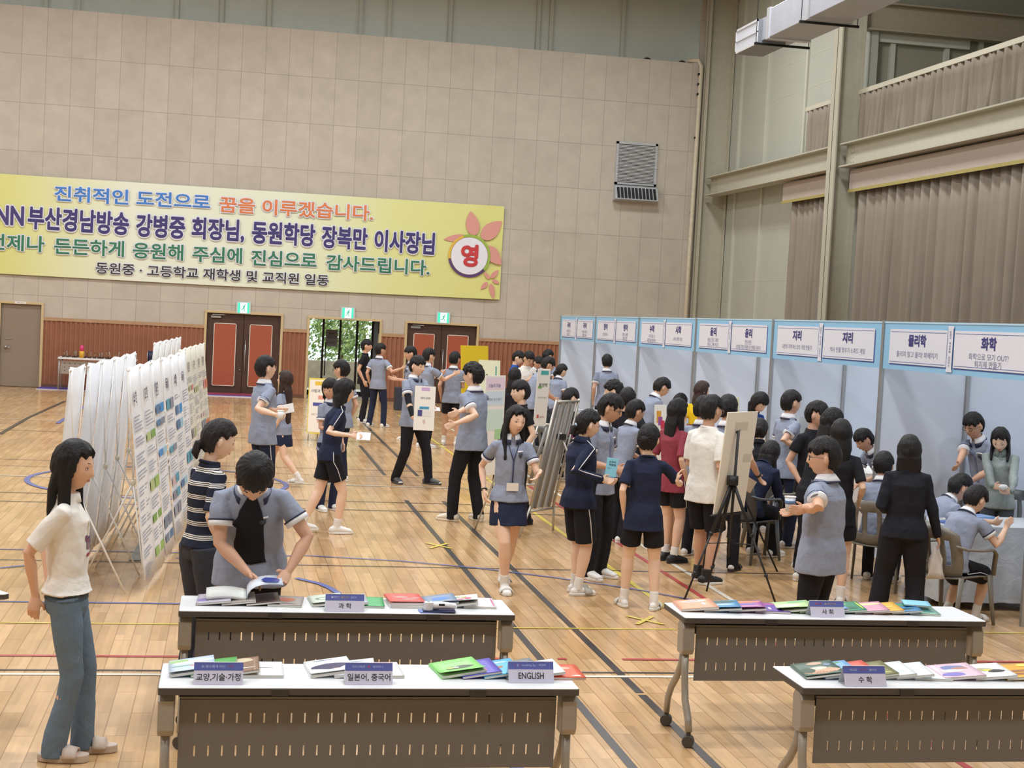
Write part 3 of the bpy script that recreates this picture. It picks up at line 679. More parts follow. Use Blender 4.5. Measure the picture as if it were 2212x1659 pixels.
# small things on the science table
p = at_z(925, 1322, ZTOP)
tr = thing('tape_roll', 'white roll standing on the blue leaflets at the science table', 'roll', (p.x, p.y, ZTOP+.012)); q = MB().tube([(0, 0, 0), (0, 0, .045)], .026, 20); q.build('roll', mat('roll_white', '#dfe3ea', .5), tr, bevel=.003); MB().tube([(0, 0, .045), (0, 0, .047)], .009, 14).build('hole', mat('hole_grey', '#8a8f98', .6), tr)
th_ = thing('thermometer', 'white handheld thermometer with black display lying beside the tape roll', 'thermometer', (p.x+.075, p.y+.01, ZTOP+.012)); MB().tube([(-.04, 0, .022), (.0, 0, .024), (.07, .0, .02)], [.022, .021, .017], 14, round_end=True).build('body', mat('shell_white', '#e9edf2', .3), th_, True); MB().rbox(-.02, .015, -.0225, -.010, .024, .036, .004).build('display', mat('black'), th_, bevel=.004)
for i, (c_, dx, rz_) in enumerate((('#6a7fc0', 0, 4), ('#30365f', .02, -3))):
    l_ = MB().box(-.05, .13, -.035, .045, 0, .005).build('leaflet', mat('leaf_'+c_[1:], c_, .5)); l_.location = (p.x+dx, p.y, ZTOP+.001+.0055*i); l_.rotation_euler = (0, 0, R(rz_)); tag(l_, ('blue leaflet', 'dark blue leaflet')[i]+' under the tape roll and thermometer', 'leaflet', 'leaflets under the tape roll')
# right front: mathematics
fan(2.76, 6.67, 6, .095, 'textbooks around the mathematics sign', [
 dict(c='#4f6a5c', a=[('#cfa88a', .55, .3, .45, .22), ('#e3d4c4', .5, .5, .25, .1), ('#c9a58a', .55, .85, .2, .1), ('#6d86a8', .8, .7, .1, .08), ('#35503f', .2, .4, .18, .2)], curl=.006, l='dark green and tan textbook at the left end of the mathematics table', w=.2, rz=-4, title='미적분 I', tc='#8a4a3a', ty=-.33),
 dict(c='#7fb4e6', a=[('#5a9a5a', .4, .88, .4, .08), ('#4a5a8a', .5, .6, .2, .12), ('#e8f2fa', .5, .35, .4, .06)], l='light blue textbook with green hills left of the mathematics sign', rz=-3),
 dict(c='#e0604f', a=[('#d04a3a', .5, .3, .3, .1)], l='plain red textbook behind the mathematics sign', rz=-2),
 dict(c='#7b7c4f', a=[('#cfc46a', .7, .18, .2, .03), ('#8f905f', .5, .6, .3, .15)], l='olive textbook right of the mathematics sign', rz=-4),
 dict(c='#e9eef0', a=[('#8fa0b0', .4, .5, .2, .05), ('#c9d6dc', .6, .3, .2, .08)], l='white textbook with grey blue sketch next to the olive one', rz=-6),
 dict(c=W_, a=[('#8fc04f', .35, .5, .2, .12), ('#a9d06a', .5, .4, .12, .06)], l='white textbook with green leaf print', rz=-10),
 dict(c='#e6f2f6', a=[('#4f9fb0', .5, .4, .1, .22)], l='white textbook with teal brush stroke at the right of the leaf print one', rz=-10)], th=.010)
fan(3.47, 6.66, 3, .165, 'textbooks at the right end of the mathematics table', [
 dict(c='#e3c4d4', a=[('#7a86b8', .5, .7, .32, .15), ('#b88a7a', .65, .62, .2, .08), ('#8a7fd0', .3, .2, .3, .12), ('#f4e6ee', .4, .45, .3, .1)], l='pink textbook with a blue bubble drawing on the mathematics table', rz=-5, w=.21),
 dict(c=W_, a=[('#3a3836', .68, .4, .2, .12), ('#b9b28a', .45, .55, .2, .12), ('#e8d94f', .5, .5, .08, .06)], l='white textbook with a dark rock photo on the mathematics table', rz=-5, w=.21),
 dict(c='#e0a83f', a=[('#a0683f', .5, .45, .4, .08), ('#a0683f', .5, .25, .35, .06), ('#f4ec6a', .8, .85, .15, .08)], l='orange yellow textbook at the right picture edge', rz=-5, w=.21),
 dict(c='#c9b04a', a=[('#7a5a3a', .5, .45, .3, .1)], l='mustard textbook beside the orange yellow one at the right edge', rz=-3)], th=.012)
# right back: social studies
fan(2.62, 8.2, 5, .15, 'textbooks left of the social studies sign', [
 dict(c='#e8a888', a=[('#f4dcd4', .5, .78, .35, .12), ('#b88aa0', .45, .8, .2, .04), ('#f7e8e0', .7, .45, .06, .12)], l='salmon textbook at the left end of the social studies table', w=.22, rz=-5, t=1.2),
 dict(c='#5a9ac9', a=[('#2f5f5a', .5, .82, .45, .14), ('#b4dcf0', .5, .5, .4, .06), ('#e8f4fa', .6, .62, .2, .02)], l='blue textbook with dark green top and wave bands', curl=.014, rz=-12, w=.22),
 dict(c='#b06ab0', a=[('#e88a6a', .5, .85, .45, .12), ('#6a8ad0', .55, .6, .25, .05), ('#e8b4d0', .5, .35, .4, .06)], l='orange to violet textbook with pale curled corner', curl=.016, rz=-12, w=.22),
 dict(c='#6a4aa8', a=[('#b04f9a', .5, .85, .4, .1), ('#e8e0f4', .5, .35, .04, .15)], l='deep violet textbook right of the orange and violet one', rz=-8, w=.21)], th=.011)
fan(3.22, 8.2, 8, .118, 'textbooks right of the social studies sign', [
 dict(c='#b9d89a', a=[('#7fc08a', .7, .85, .28, .1), ('#e8f0d0', .4, .5, .35, .2), ('#8a8ad0', .4, .08, .35, .04)], l='yellow green textbook with curled cover left of the social studies sign', curl=.02, rz=-8, w=.22),
 dict(c='#9fd8a8', a=[('#cfe8f0', .5, .3, .35, .2)], l='mint textbook behind the social studies sign', rz=-4),
 dict(c='#8ab8f0', a=[('#e4eef8', .4, .7, .4, .2), ('#b8ccd4', .2, .3, .2, .2)], l='light blue textbook with white cloud right of the social studies sign', rz=-6, curl=.008),
 dict(c='#3f8a6a', a=[('#2f6a50', .5, .3, .35, .15), ('#cfe04f', .93, .5, .03, .4), ('#8ac0a0', .4, .75, .2, .08)], l='emerald textbook with a yellow edge on the social studies table', rz=-8),
 dict(c='#dca0b8', a=[('#e8e0a8', .5, .75, .45, .12)], l='pink textbook with a cream top band', rz=-9, w=.21),
 dict(c='#e6b03f', a=[('#f0c86a', .5, .5, .3, .1)], l='golden yellow textbook right of the pink one', rz=-9),
 dict(c='#3f7fb0', a=[('#3f8a5a', .5, .75, .42, .15), ('#1f3f3f', .5, .3, .35, .08), ('#9fd0f0', .3, .5, .1, .1)], l='blue textbook with green landscape near the right end', rz=-10),
 dict(c='#7fae9a', a=[('#c9d0b0', .5, .75, .35, .12), ('#4f8a8a', .6, .3, .3, .1), ('#e8eee0', .3, .5, .15, .1)], l='grey green textbook at the right end of the social studies table', rz=-12)], th=.010)
book(4.06, 8.26, -18, '#8fd0ea', [], 'pale cyan textbook lying behind the golden yellow one', 'textbooks right of the social studies sign', z=ZTOP+.034, th=.006, w_=.16, d_=.16)
# name signs
SG = mat('sign_lilac_white', '#c9c8dc', .4); SB = mat('sign_blue', '#5560a8', .4)
def sign(u, v, s, s2, label, w_=.21, red=None, tw=.5):
    p = at_z(u, v, ZTOP); t = thing('name_sign', label, 'sign', (p.x, p.y, ZTOP+.001), 0, 'folded subject signs on the book tables')
    h_, dp = .088, .042; a = math.atan2(dp, h_); th_ = .0025
    def pt(x, k, s_=1): return V((x, k*dp if s_ > 0 else 2*dp-k*dp, k*h_))
    f = MB().add([pt(-w_/2, 0), pt(w_/2, 0), pt(w_/2, 1), pt(-w_/2, 1)], [(0, 1, 2, 3)]); f.build('front_face', SG, t)
    b_ = MB().add([pt(-w_/2, 0, -1), pt(w_/2, 0, -1), pt(w_/2, 1, -1), pt(-w_/2, 1, -1)], [(3, 2, 1, 0)]); b_.build('back_face', mat('acrylic', '#dfe6ee', .1, trans=.6), t)
    n = V((0, -h_, dp)).normalized()
    MB().add([pt(-w_/2, .64)+n*.0006, pt(w_/2, .64)+n*.0006, pt(w_/2, 1)+n*.0006, pt(-w_/2, 1)+n*.0006], [(0, 1, 2, 3)]).build('blue_band', SB, t)
    MB().tube([pt(-w_/2, 1)+V((0, 0, .001)), pt(w_/2, 1)+V((0, 0, .001))], .0016, 6).build('top_edge', mat('clear_edge', '#e8ecf2', .2), t)
    ax = frame_m(pt(0, .34)+n*.001, (1, 0, 0), V((0, dp, h_)).normalized()); text('lettering', s, INK, ax, w_*tw, .034 if tw > .6 else .03, t, bold=.012)
    wd = w_*.7/sum(len(x)+1 for x, c in s2); xx = -w_*.35
    for x, c in s2:
        l_ = wd*(len(x)); ax = frame_m(pt(xx+l_/2, .82)+n*.0014, (1, 0, 0), V((0, dp, h_)).normalized()); text('slogan', x, mat('slog_'+c, c, .5), ax, l_, .0115, t); xx += l_+wd
PW, PR, PY = '#b9c0e8', '#a0486a', '#b8a04f'
sign(471, 1480, '교양,기술·가정', [('숨 향으롭게 하는', PW), ('여덕', PR)], 'blue and lilac folded sign reading home economics, leftmost on the nearest table', tw=.9)
sign(797, 1480, '일본어, 중국어', [('아이시테루', PW), ('♥', PR), ('워아이니', PW)], 'folded sign for Japanese and Chinese in the middle of the nearest left table', tw=.9)
sign(1148, 1476, 'ENGLISH', [('F', PR), ('or', PW), ('E', PR), ('verything,', PW), ('For', PW), ('E', SB and '#6f78b8'), ('veryone', PW)], 'folded sign reading ENGLISH at the right end of the nearest left table', tw=.56)
sign(745, 1322, '과 학', [('■과학가', PW), ('▲하다운', PY), ('꿈이자', PW)], 'folded sign reading science on the second left table', tw=.33)
sign(1789, 1334, '사 회', [('●한줄', PR), ('▲세상으로', PY)], 'folded sign reading social studies on the second right table', tw=.33)
sign(1871, 1484, '수 학', [('세상을', PW), ('수학이', PR), ('놀다!', PW)], 'folded sign reading mathematics on the nearest right table', tw=.33)

# ---- wall banner ----
m = bpy.data.materials.new('banner_cloth'); m.use_nodes = True; t = NT(m); tc = t.n('TexCoord'); sp = t.n('SeparateXYZ'); t.l(tc.outputs['Object'], sp.inputs[0])
r_ = t.n('ValToRGB'); e = r_.color_ramp.elements; f = t.n('MapRange', i_1=-7.5, i_2=6.6, i_3=0.0, i_4=1.0); t.l(sp.outputs[0], f.inputs[0])
e[0].position = 0; e[0].color = srgb('#dbd983'); e[1].position = 1; e[1].color = srgb('#dcdc88')
for ps, c_ in ((.16, '#dadb8c'), (.36, '#e4e9d8'), (.62, '#e2e9d2'), (.8, '#dde09c')): x = e.new(ps); x.color = srgb(c_)
t.l(f.outputs[0], r_.inputs[0]); t.l(r_.outputs[0], t.b.inputs['Base Color']); t.b.inputs['Roughness'].default_value = .5; MAT['banner'] = m
bn = thing('hall_banner', 'long yellow and white cloth banner with Korean lettering on the tiled wall', 'banner', (0, 0, 0))
BY = WY-.06; BX0, BX1 = -7.4, 6.53; BZ0, BZ1 = 2.66, 4.98
nx, nz_ = 60, 10; vs = []
for j in range(nz_+1):
    for i in range(nx+1):
        x = BX0+(BX1-BX0)*i/nx; z = BZ0+(BZ1-BZ0)*j/nz_; ed = max(0, (x-3.5)/3)
        vs.append(V((x, BY+.012*sin(x*3+z*2)*(.4+ed)+.01*sin(x*7-z*5)*ed, z+.02*sin(pi*i/nx)*(-1 if j == 0 else 0))))
MB().add(vs, [(j*(nx+1)+i, j*(nx+1)+i+1, (j+1)*(nx+1)+i+1, (j+1)*(nx+1)+i) for j in range(nz_) for i in range(nx)]).build('cloth', MAT['banner'], bn, True)
HALO = mat('bt_halo', '#dfe2ee', .5)
def btext(s, u0, v0, u1, v1, h_, col, bold=.03):
    a = at_y(u0, v0, BY-.035); b = at_y(u1, v1, BY-.035); c = (a+b)/2; wd = (b-a).x
    text('lettering', s, mat('bt_'+col, col, .5), frame_m(c, (b-a).normalized(), (0, 0, 1)), wd, h_, bn, bold=bold, halo=(HALO, bold+.055, (0, .008, 0)))
btext('진취적인 도전으로', 118, 417, 454, 437, .36, '#3f7fd0', .022)
btext('꿈을 이루겠습니다.', 474, 441, 806, 461, .38, '#dd8150', .022)
btext('KNN', -38, 462, 52, 467, .46, '#443a78', .035)
for w_, u0, v0, u1, v1 in (('부산경남방송', 60, 469, 279, 484), ('강병중', 294, 486, 400, 492), ('회장님,', 414, 493, 528, 500), ('동원학당', 544, 501, 681, 509), ('장복만', 695, 511, 794, 517), ('이사장님', 809, 519, 939, 527)): btext(w_, u0, v0, u1, v1, .55, '#3c3674', .035)
for w_, u0, v0, u1, v1 in (('언제나', -26, 521, 96, 528), ('든든하게', 117, 531, 268, 538), ('응원해', 287, 540, 396, 546), ('주심에', 416, 548, 523, 553), ('진심으로', 543, 556, 684, 563), ('감사드립니다.', 705, 566, 928, 579)): btext(w_, u0, v0, u1, v1, .38, '#2f7a58', .022)
btext('동원중 · 고등학교 재학생 및 교직원 일동', 207, 578, 710, 606, .27, '#2c2c30', .015)
FLP = mat('petal_pink', '#d99a8f', .5)
def petal(u0, v0, u1, v1, wd, k=0):
    a = at_y(u0, v0, BY-.03-.001*k); b = at_y(u1, v1, BY-.03-.001*k); d = b-a; n_ = V((-d.z, 0, d.x)).normalized(); L = []; Rr = []
    for i in range(13):
        s = i/12; w__ = wd*sin(pi*s**.8)**.8; L.append(a+d*s+n_*w__); Rr.append(a+d*s-n_*w__)
    mb = MB(); mb.add(L+Rr, [(i+13, i+14, i+1, i) for i in range(12)]); o_ = mb.build('petal', FLP, bn)
for k, q in enumerate(((1025, 510, 1016, 456, .17), (1040, 516, 1084, 478, .19), (1048, 532, 1083, 572, .17), (1012, 512, 958, 517, .09), (1058, 603, 1046, 588, .05), (1060, 601, 1077, 583, .06), (1063, 605, 1079, 612, .05), (1060, 612, 1066, 645, .07), (1054, 610, 1038, 625, .06))): petal(*q, k)
c = at_y(1014, 553, BY-.045)
def disc(name, r, y, m_, seg=48, a0=0, a1=360, r0=0):
    n_ = seg; mb = MB()
    if r0: mb.add([V((c.x+rr*cos(R(a0+(a1-a0)*i/n_)), y, c.z+rr*sin(R(a0+(a1-a0)*i/n_)))) for i in range(n_+1) for rr in (r0, r)], [(2*i, 2*i+1, 2*i+3, 2*i+2) for i in range(n_)])
    else: mb.add([V((c.x+r*cos(2*pi*i/n_), y, c.z+r*sin(2*pi*i/n_))) for i in range(n_)], [tuple(range(n_))])
    return mb.build(name, m_, bn)
disc('badge_disc', .46, BY-.045, mat('badge_white', '#e6e6f2', .5)); disc('badge_ring', .53, BY-.046, mat('ring_green', '#9ab84a', .5), a0=-40, a1=110, r0=.47); disc('badge_ring', .53, BY-.046, mat('ring_orange', '#dfb84a', .5), a0=110, a1=190, r0=.47); disc('badge_ring', .53, BY-.046, mat('ring_purple', '#5a3a70', .5), a0=190, a1=320, r0=.47)
text('lettering', '영', mat('bt_red', '#c83a3f', .5), frame_m(c+V((0, -.01, .01)), (1, 0, 0), (0, 0, 1)), .44, .56, bn, bold=.045)
# exit signs
for u, lb in ((526, 'green lit exit sign above the left double door'), (751, 'green lit exit sign above the open doorway'), (957, 'green lit exit sign above the right double door')):
    p = at_y(u, 665+(u-526)*.05, WY); t = thing('exit_sign', lb, 'sign', (p.x, WY-.06, p.z), 0, 'exit signs over the doors')
    MB().rbox(-.175, .175, 0, .055, -.14, .14, .01).build('casing', mat('sign_casing', '#c9d4d8', .4), t)
    MB().box(-.135, .135, -.004, 0, -.12, .12).build('lit_face', mat('exit_green', '#35b894', .4, emit='#3fd0a8', es=.9), t)
    WL = mat('exit_white', '#e8fff6', .4, emit='#eafff8', es=1.2)
    MB().box(-.075, .085, -.006, -.004, -.12, .12).build('door_symbol', WL, t)
    r_ = MB(); G = mat('exit_man', '#1f9a78', .4, emit='#2fae8c', es=.5)
    r_.ball((.03, -.009, .07), (.017, .004, .017), 10, 6); r_.tube([(.02, -.009, .05), (0, -.009, -.01)], [(.02, .003), (.014, .003)], 8, ref=(1, 0, 0)); r_.tube([(0, -.009, -.01), (.03, -.009, -.04), (.02, -.009, -.085)], [(.01, .003)]*3, 6, ref=(1, 0, 0)); r_.tube([(0, -.009, -.01), (-.03, -.009, -.045), (-.06, -.009, -.05)], [(.01, .003)]*3, 6, ref=(1, 0, 0))
    r_.tube([(.02, -.009, .045), (.05, -.009, .02), (.07, -.009, .03)], [(.007, .003)]*3, 6, ref=(1, 0, 0)); r_.tube([(.02, -.009, .045), (-.025, -.009, .035), (-.04, -.009, .005)], [(.007, .003)]*3, 6, ref=(1, 0, 0)); r_.build('running_figure', G, t)

# ---- booths ----
ALU = mat('booth_aluminium', '#a9acae', .35, .6); BP = mat('booth_panel', '#cfdaea', .6, noise_amt=.01); SKY = mat('fascia_blue', '#8fc4e8', .5)
FW = mat('fascia_white', '#dfe2ee', .5); FN = mat('fascia_navy', '#3f5ca0', .5); GT = mat('lettering_grey', '#7f84a4', .6)
XB0 = 6.55; XBACK = 8.5
def ztop(y): return 2.335+(2.47-2.335)*(29.9-y)/15.0
def zfas(y): return 1.865+(2.0-1.865)*(29.9-y)/15.0
seams = []
for u in (1211, 1286.7, 1380.7, 1504.5, 1671, 1910):
    # where the fascia plane x = XB0 is seen at that column
    lo = at_x(u, 720, XB0).y; seams.append(lo)
seams.append(seams[-1]-3.0); seams.append(seams[-1]-3.0)
BS = [('국어', '국어', '시화 만들기\n엽서쓰기', '우리말 겨루기\n맞춤법 퀴즈'), ('영어', '영어', '단어 맞히기', '영어 노래방\n팝송 퀴즈'), ('수학', '사회', '수학 미로 속\n황금비를 찾아라', '나라 관련 퀴즈'), ('윤리', '윤리', '양심 온도 재기\n양심 고백 하기', '한끗-한끗!\n도덕률 문장과 이름으로 영화로 속하기'), ('지리', '지리', '나만의 지역 마스코트 키링 만들기', '역사 인물 맞추기 스피드 게임'), ('물리학', '화학', '물리지 말고 물리! 파헤치기', '화학으로 모기 OUT!\n퇴치제 만들기'), ('생명', '지구', '세포 관찰하기', '별자리 만들기')]
nmb = ['Korean language', 'English', 'mathematics and society', 'ethics', 'geography', 'physics and chemistry', 'life science']
for i in range(7):
    ya, yb = seams[i], seams[i+1]   # ya far, yb near
    t = thing('booth', 'pale blue exhibition booth with the %s fascia' % nmb[i], 'booth', (XB0, yb, 0), 0, 'row of pale blue booths along the right wall')
    L = ya-yb
    def post(x, y, m_=ALU): h_ = ztop(yb+y)+.02; MB().rbox(x-.022, x+.022, y-.022, y+.022, 0, h_, .008).box(x-.024, x-.022, y-.006, y+.006, 0, h_).build('post', m_, t)
    post(0, L); post(.95, L-.02); post(1.95, L-.02)
    if i == 6: post(0, 0)
    pn = MB(); h1 = ztop(ya)-.02
    for x0_, x1_ in ((.022, .93), (.97, 1.93)): pn.box(x0_, x1_, L-.012, L-.002, .05, h1)
    pn.build('side_panel', BP, t)
    for k in range(3):
        y0_ = L*k/3+.02; MB().box(1.94, 1.955, y0_, y0_+L/3-.04, .05, h1).build('back_panel', BP, t)
        if k: MB().rbox(1.93, 1.97, L*k/3-.02, L*k/3+.02, 0, h1+.02, .006).build('post', ALU, t)
    MB().box(0, 1.95, L-.02, L+.0, h1, h1+.03).build('rail', ALU, t)
    # fascia, following the slight slope of the row
    def FQ(name, y0_, y1_, a, b, x, m_, inset=0):
        """panel between fraction a..b of the fascia height; y0_ far end"""
        pts = []
        for y in (y0_, y1_):
            zt_, zb_ = ztop(yb+y), zfas(yb+y); pts.append((y, zb_+(zt_-zb_)*a, zb_+(zt_-zb_)*b))
        v = [V((x, pts[0][0], pts[0][1])), V((x, pts[1][0], pts[1][1])), V((x, pts[1][0], pts[1][2])), V((x, pts[0][0], pts[0][2]))]
        w2 = [p+V((.004, 0, 0)) for p in v]
        return MB().add(v+w2, [(0, 1, 2, 3), (7, 6, 5, 4), (0, 4, 5, 1), (3, 2, 6, 7), (0, 3, 7, 4), (1, 5, 6, 2)]).build(name, m_, t)
    fa = FQ('fascia', L-.03, .03, 0, 1, -.006, SKY)
    FQ('fascia_rim', L-.03, .03, .985, 1.02, -.012, mat('fascia_rim', '#b4d8f0', .5))
    mid = L*.515
    for s_, (y0_, y1_) in enumerate(((L-.17, mid+.07), (mid-.07, .2))):
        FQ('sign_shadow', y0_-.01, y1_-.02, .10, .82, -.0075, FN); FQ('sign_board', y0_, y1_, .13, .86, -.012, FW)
        FQ('sign_border', y0_-.02, y1_+.02, .165, .175, -.0135, FN); FQ('sign_border', y0_-.02, y1_+.02, .80, .81, -.0135, FN)
        yc = (y0_+y1_)/2; zt_, zb_ = ztop(yb+yc), zfas(yb+yc); hh = zt_-zb_
        slope = (ztop(yb+1)-ztop(yb)); ydir = V((0, -1, -slope)).normalized()
        text('lettering', BS[i][s_], mat('let_navy', '#3a3a80', .5), frame_m((-.0145, yc, zb_+hh*.63), ydir, (0, 0, 1)), .27 if len(BS[i][s_]) == 2 else .38, .12, t, bold=.04)
        sub = BS[i][2+s_]; nl = sub.count('\n')+1; ml = max(len(x) for x in sub.split('\n'))
        text('subtitle', sub, GT, frame_m((-.014, yc, zb_+hh*(.34 if nl == 1 else .31)), ydir, (0, 0, 1)), min(.92, .058*ml), (.058 if nl == 1 else .125), t)
    FQ('ribbon', mid+.055, mid-.055, .04, .95, -.016, FW); FQ('ribbon_edge', mid+.058, mid+.052, .1, .9, -.0175, FN); FQ('ribbon_edge', mid-.052, mid-.058, .1, .9, -.0175, FN)
    text('ribbon_text', '\n'.join('동원고 학교축제 교과부스'), mat('let_navy'), frame_m((-.018, mid, (ztop(yb+mid)+zfas(yb+mid))/2), (0, -1, 0), (0, 0, 1)), .035, .33, t)

# ---- x-banner stands ----
BW = mat('banner_white', '#eef1f6', .5, alpha=1); SW = mat('stand_white', '#eeeeea', .4); SJ = mat('joint_cream', '#dcd8c2', .4)
xb = [0]
def xbanner(x, y, face, lean, label, group, art=0, h=1.78, w_=.64, tint=None, rz=0):
    """face: +1 print towards +X, -1 towards -X"""
    xb[0] += 1; q = random.Random(xb[0]); t = thing('banner_stand', label, 'banner', (x, y, 0), R(rz), group)
    def pt(s, k, off=0): return V((face*(lean*(1-k)+off), (s-.5)*w_, .03+k*(h-.03)))
    mb = MB(); rows = []
    for k in range(9):
        kk = k/8; rows.append([pt(s/4, kk)+V((.012*sin(kk*5+xb[0])*(1-abs(s/2-1)), 0, .02*abs(s/2-1) if k in (0, 8) else 0)) for s in range(5)])
    mb.loft(rows, cap=False, close=False); o_ = mb.build('banner_sheet', BW if not tint else mat('bs_'+tint, tint, .5), t, True); md = o_.modifiers.new('t', 'SOLIDIFY'); md.thickness = .002
    if art:
        pal = {1: ['#7fa85a', '#9cbf6a', '#8a8f9a', '#b4c48a'], 2: ['#3f8fd0', '#5a7fa8', '#9fc8dc', '#7f8aa0'], 3: ['#8a8fa0', '#5a9fb8', '#c9b4b8', '#9aa0b0'], 4: ['#c97a5a', '#d08a8a', '#a8b08a', '#8a8a90']}[art]
        z = .95
        def rect(s0, s1, k0, k1, c_):
            a = [pt(s0, k0, .01), pt(s1, k0, .01), pt(s1, k1, .01), pt(s0, k1, .01)]; MB().add(a, [(0, 1, 2, 3)]).build('print_block', mat('xp_'+c_, c_, .6), t)
        tx = mat('xp_text', '#a4a8b4', .6)
        text('print_title', q.choice(['자연', '환경', '과학', '독서', '수학']), mat('xp_title', '#54586a', .6), frame_m(pt(.3, .86, .011), (0, face, 0), (-face*lean/h, 0, 1)), .18, .13, t, bold=.02)
        k_ = .78
        while k_ > .08:
            hh = q.uniform(.03, .075)
            if q.random() < .38: rect(.08, .45, k_-hh, k_, q.choice(pal)); rect(.52, .92, k_-hh, k_, q.choice(pal))
            else:
                mb = MB(); kk = k_
                while kk > k_-hh:
                    s1 = q.uniform(.5, .92); a = [pt(.08, kk-.006, .01), pt(s1, kk-.006, .01), pt(s1, kk, .01), pt(.08, kk, .01)]; mb.add(a, [(0, 1, 2, 3)]); kk -= .016
                mb.build('print_text', tx, t)
            k_ -= hh+.03
    # X frame behind the sheet
    hub = V((face*(lean*.5-.07), 0, .84))
    for s in (.02, .98):
        MB().tube([pt(s, .99, -.004), hub], .005, 6).build('arm', SW, t, True); MB().tube([pt(s, .02, -.004), hub], .006, 6).build('arm', SW, t, True)
    MB().tube([hub, V((face*(lean-.55), 0, .0)) + V((0, 0, .008))], .008, 6).build('rear_leg', SW, t, True)
    MB().ball(hub, (.022, .022, .03), 10, 6).build('hub', SJ, t, True)
    for s in (.02, .98): MB().ball(pt(s, .995), .013, 8, 5).build('hook', SW, t, True)
    return t
gl_ = 'white banner stands seen from behind, left row'; gr_ = 'printed banner stands, right row'
YL = [(11.95, -1.17), (12.75, -1.11), (13.45, -1.06), (14.15, -1.01), (14.9, -.96)]
for i, (y, x) in enumerate(YL): xbanner(x, y, -1, .12, ['blank back of the nearest left-row banner stand, leftmost in the picture', 'back of the second left-row banner stand, behind the woman in white', 'back of the third banner stand in the left row', 'back of the fourth banner stand in the left row', 'back of the fifth banner stand, last in the left row'][i], gl_, 0, rz=-4.4)
YR_ = [(12.35, -.77, 1), (13.0, -.72, 1), (13.75, -.67, 2), (14.5, -.61, 3), (15.2, -.56, 2), (15.9, -.51, 3)]
for i, (y, x, a) in enumerate(YR_): xbanner(x, y, 1, .2, ['nearest printed banner stand with green boxes in the right row', 'second printed banner stand with green boxes in the right row', 'printed banner stand with blue boxes, third in the right row', 'printed banner stand with pale grey print, fourth in the right row', 'printed banner stand with pale blue print, fifth in the right row', 'printed banner stand, sixth in the right row'][i], gr_, a, rz=-4.4)
for i, (y, x) in enumerate([(20.4, -.98), (21.1, -.93), (21.8, -.88), (22.5, -.84), (23.2, -.8)]): xbanner(x, y, -1, .12, 'white banner stand seen from behind in the far group, number %s from the camera' % ['one', 'two', 'three', 'four', 'five'][i], 'banner stands of the far group seen from behind', 0, h=1.72, rz=-4.4)
for i, (y, x, a) in enumerate([(18.9, -.60, 1), (19.55, -.55, 4), (20.2, -.50, 4), (20.85, -.45, 3), (21.5, -.41, 4)]): xbanner(x, y, 1, .18, 'cream banner stand with faint %s print in the far group by the double door' % ['green', 'orange', 'red', 'grey', 'brown'][i], 'printed banner stands of the far group', a, h=1.7, tint='#e4e4d8', rz=-4.4)

# ---- far left: table with trophies, mats ----
p0 = at_z(80, 841); p1 = at_z(185, 846)
mt = MB().rbox(p0.x, p0.x+5.0, p0.y-.0, p0.y+1.0, 0, .035, .03).build('floor_mat', mat('mat_blue', '#5a52a8', .6)); tag(mt, 'blue floor mat lying along the wainscot left of the banners', 'mat')
mt = MB().rbox(p0.x+.75, p0.x+5.0, p0.y+.05, p0.y+.6, .036, .055, .03).build('floor_mat', mat('mat_crimson', '#9a3f58', .6)); tag(mt, 'crimson floor mat on top of the blue one', 'mat')
sh = MB().rbox(p0.x-.02, p0.x+5.0, p0.y-.06, p0.y-.0, 0, .02, .01).build('mat_edge', mat('mat_white', '#d8d4dc', .6), mt)
tb = thing('trophy_table', 'white topped metal desk against the wainscot, crowded with small trophies', 'table', (at_z(130, 842).x, 35.2, 0.06))
MB().rbox(0, 1.75, 0, .6, .70, .74, .02).build('tabletop', mat('top_white', '#dfe2e4', .4), tb)
MB().box(.06, 1.69, .05, .06, .36, .66).build('modesty_panel', mat('desk_panel', '#9a9088', .5), tb)
q = MB()
for i in range(14):
    for z in (.44, .52, .6): q.ball((.16+.11*i, .048, z), (.012, .004, .012), 6, 4)
q.build('panel_hole', mat('hole_dark', '#4a4340', .6), tb)
for x in (.03, 1.72):
    for y in (.04, .56): MB().tube([(x, y, 0), (x, y, .7)], .018, 8).build('leg', ALU, tb, True)
TG = [mat('trophy_wood', '#4c342a', .4), mat('trophy_gold', '#8a6a3f', .3, .6), mat('trophy_silver', '#a8a29a', .3, .6)]
q = random.Random(3)
for i in range(34):
    x, y = .12+(i % 17)*.095+q.uniform(-.02, .02), .13+(i//17)*.24; t = thing('trophy', 'one of the small brown and gold trophies crowded on the white desk', 'trophy', (tb.location.x+x, 35.2+y, .80), q.uniform(0, 3), 'small trophies on the white desk'); h_ = q.uniform(.08, .15)
    MB().rbox(-.03, .03, -.03, .03, 0, .035, .005).build('plinth', TG[0], t); MB().tube([(0, 0, .035), (0, 0, .05), (q.uniform(-.03, .03), 0, h_)], [.012, .006, q.uniform(.01, .02)], 8, round_end=True).build('figure', TG[1+i % 2], t, True)
t = thing('bottle', 'pink capped yellow bottle standing among the trophies', 'bottle', (tb.location.x+.52, 35.28, .80)); MB().tube([(0, 0, 0), (0, 0, .16)], .055, 12).build('bottle_body', mat('bottle_yellow', '#d8a82f', .4), t, True); MB().tube([(0, 0, .16), (0, 0, .24), (0, 0, .30)], [.045, .045, .02], 12).build('cap', mat('bottle_pink', '#d83f7f', .4), t, True)
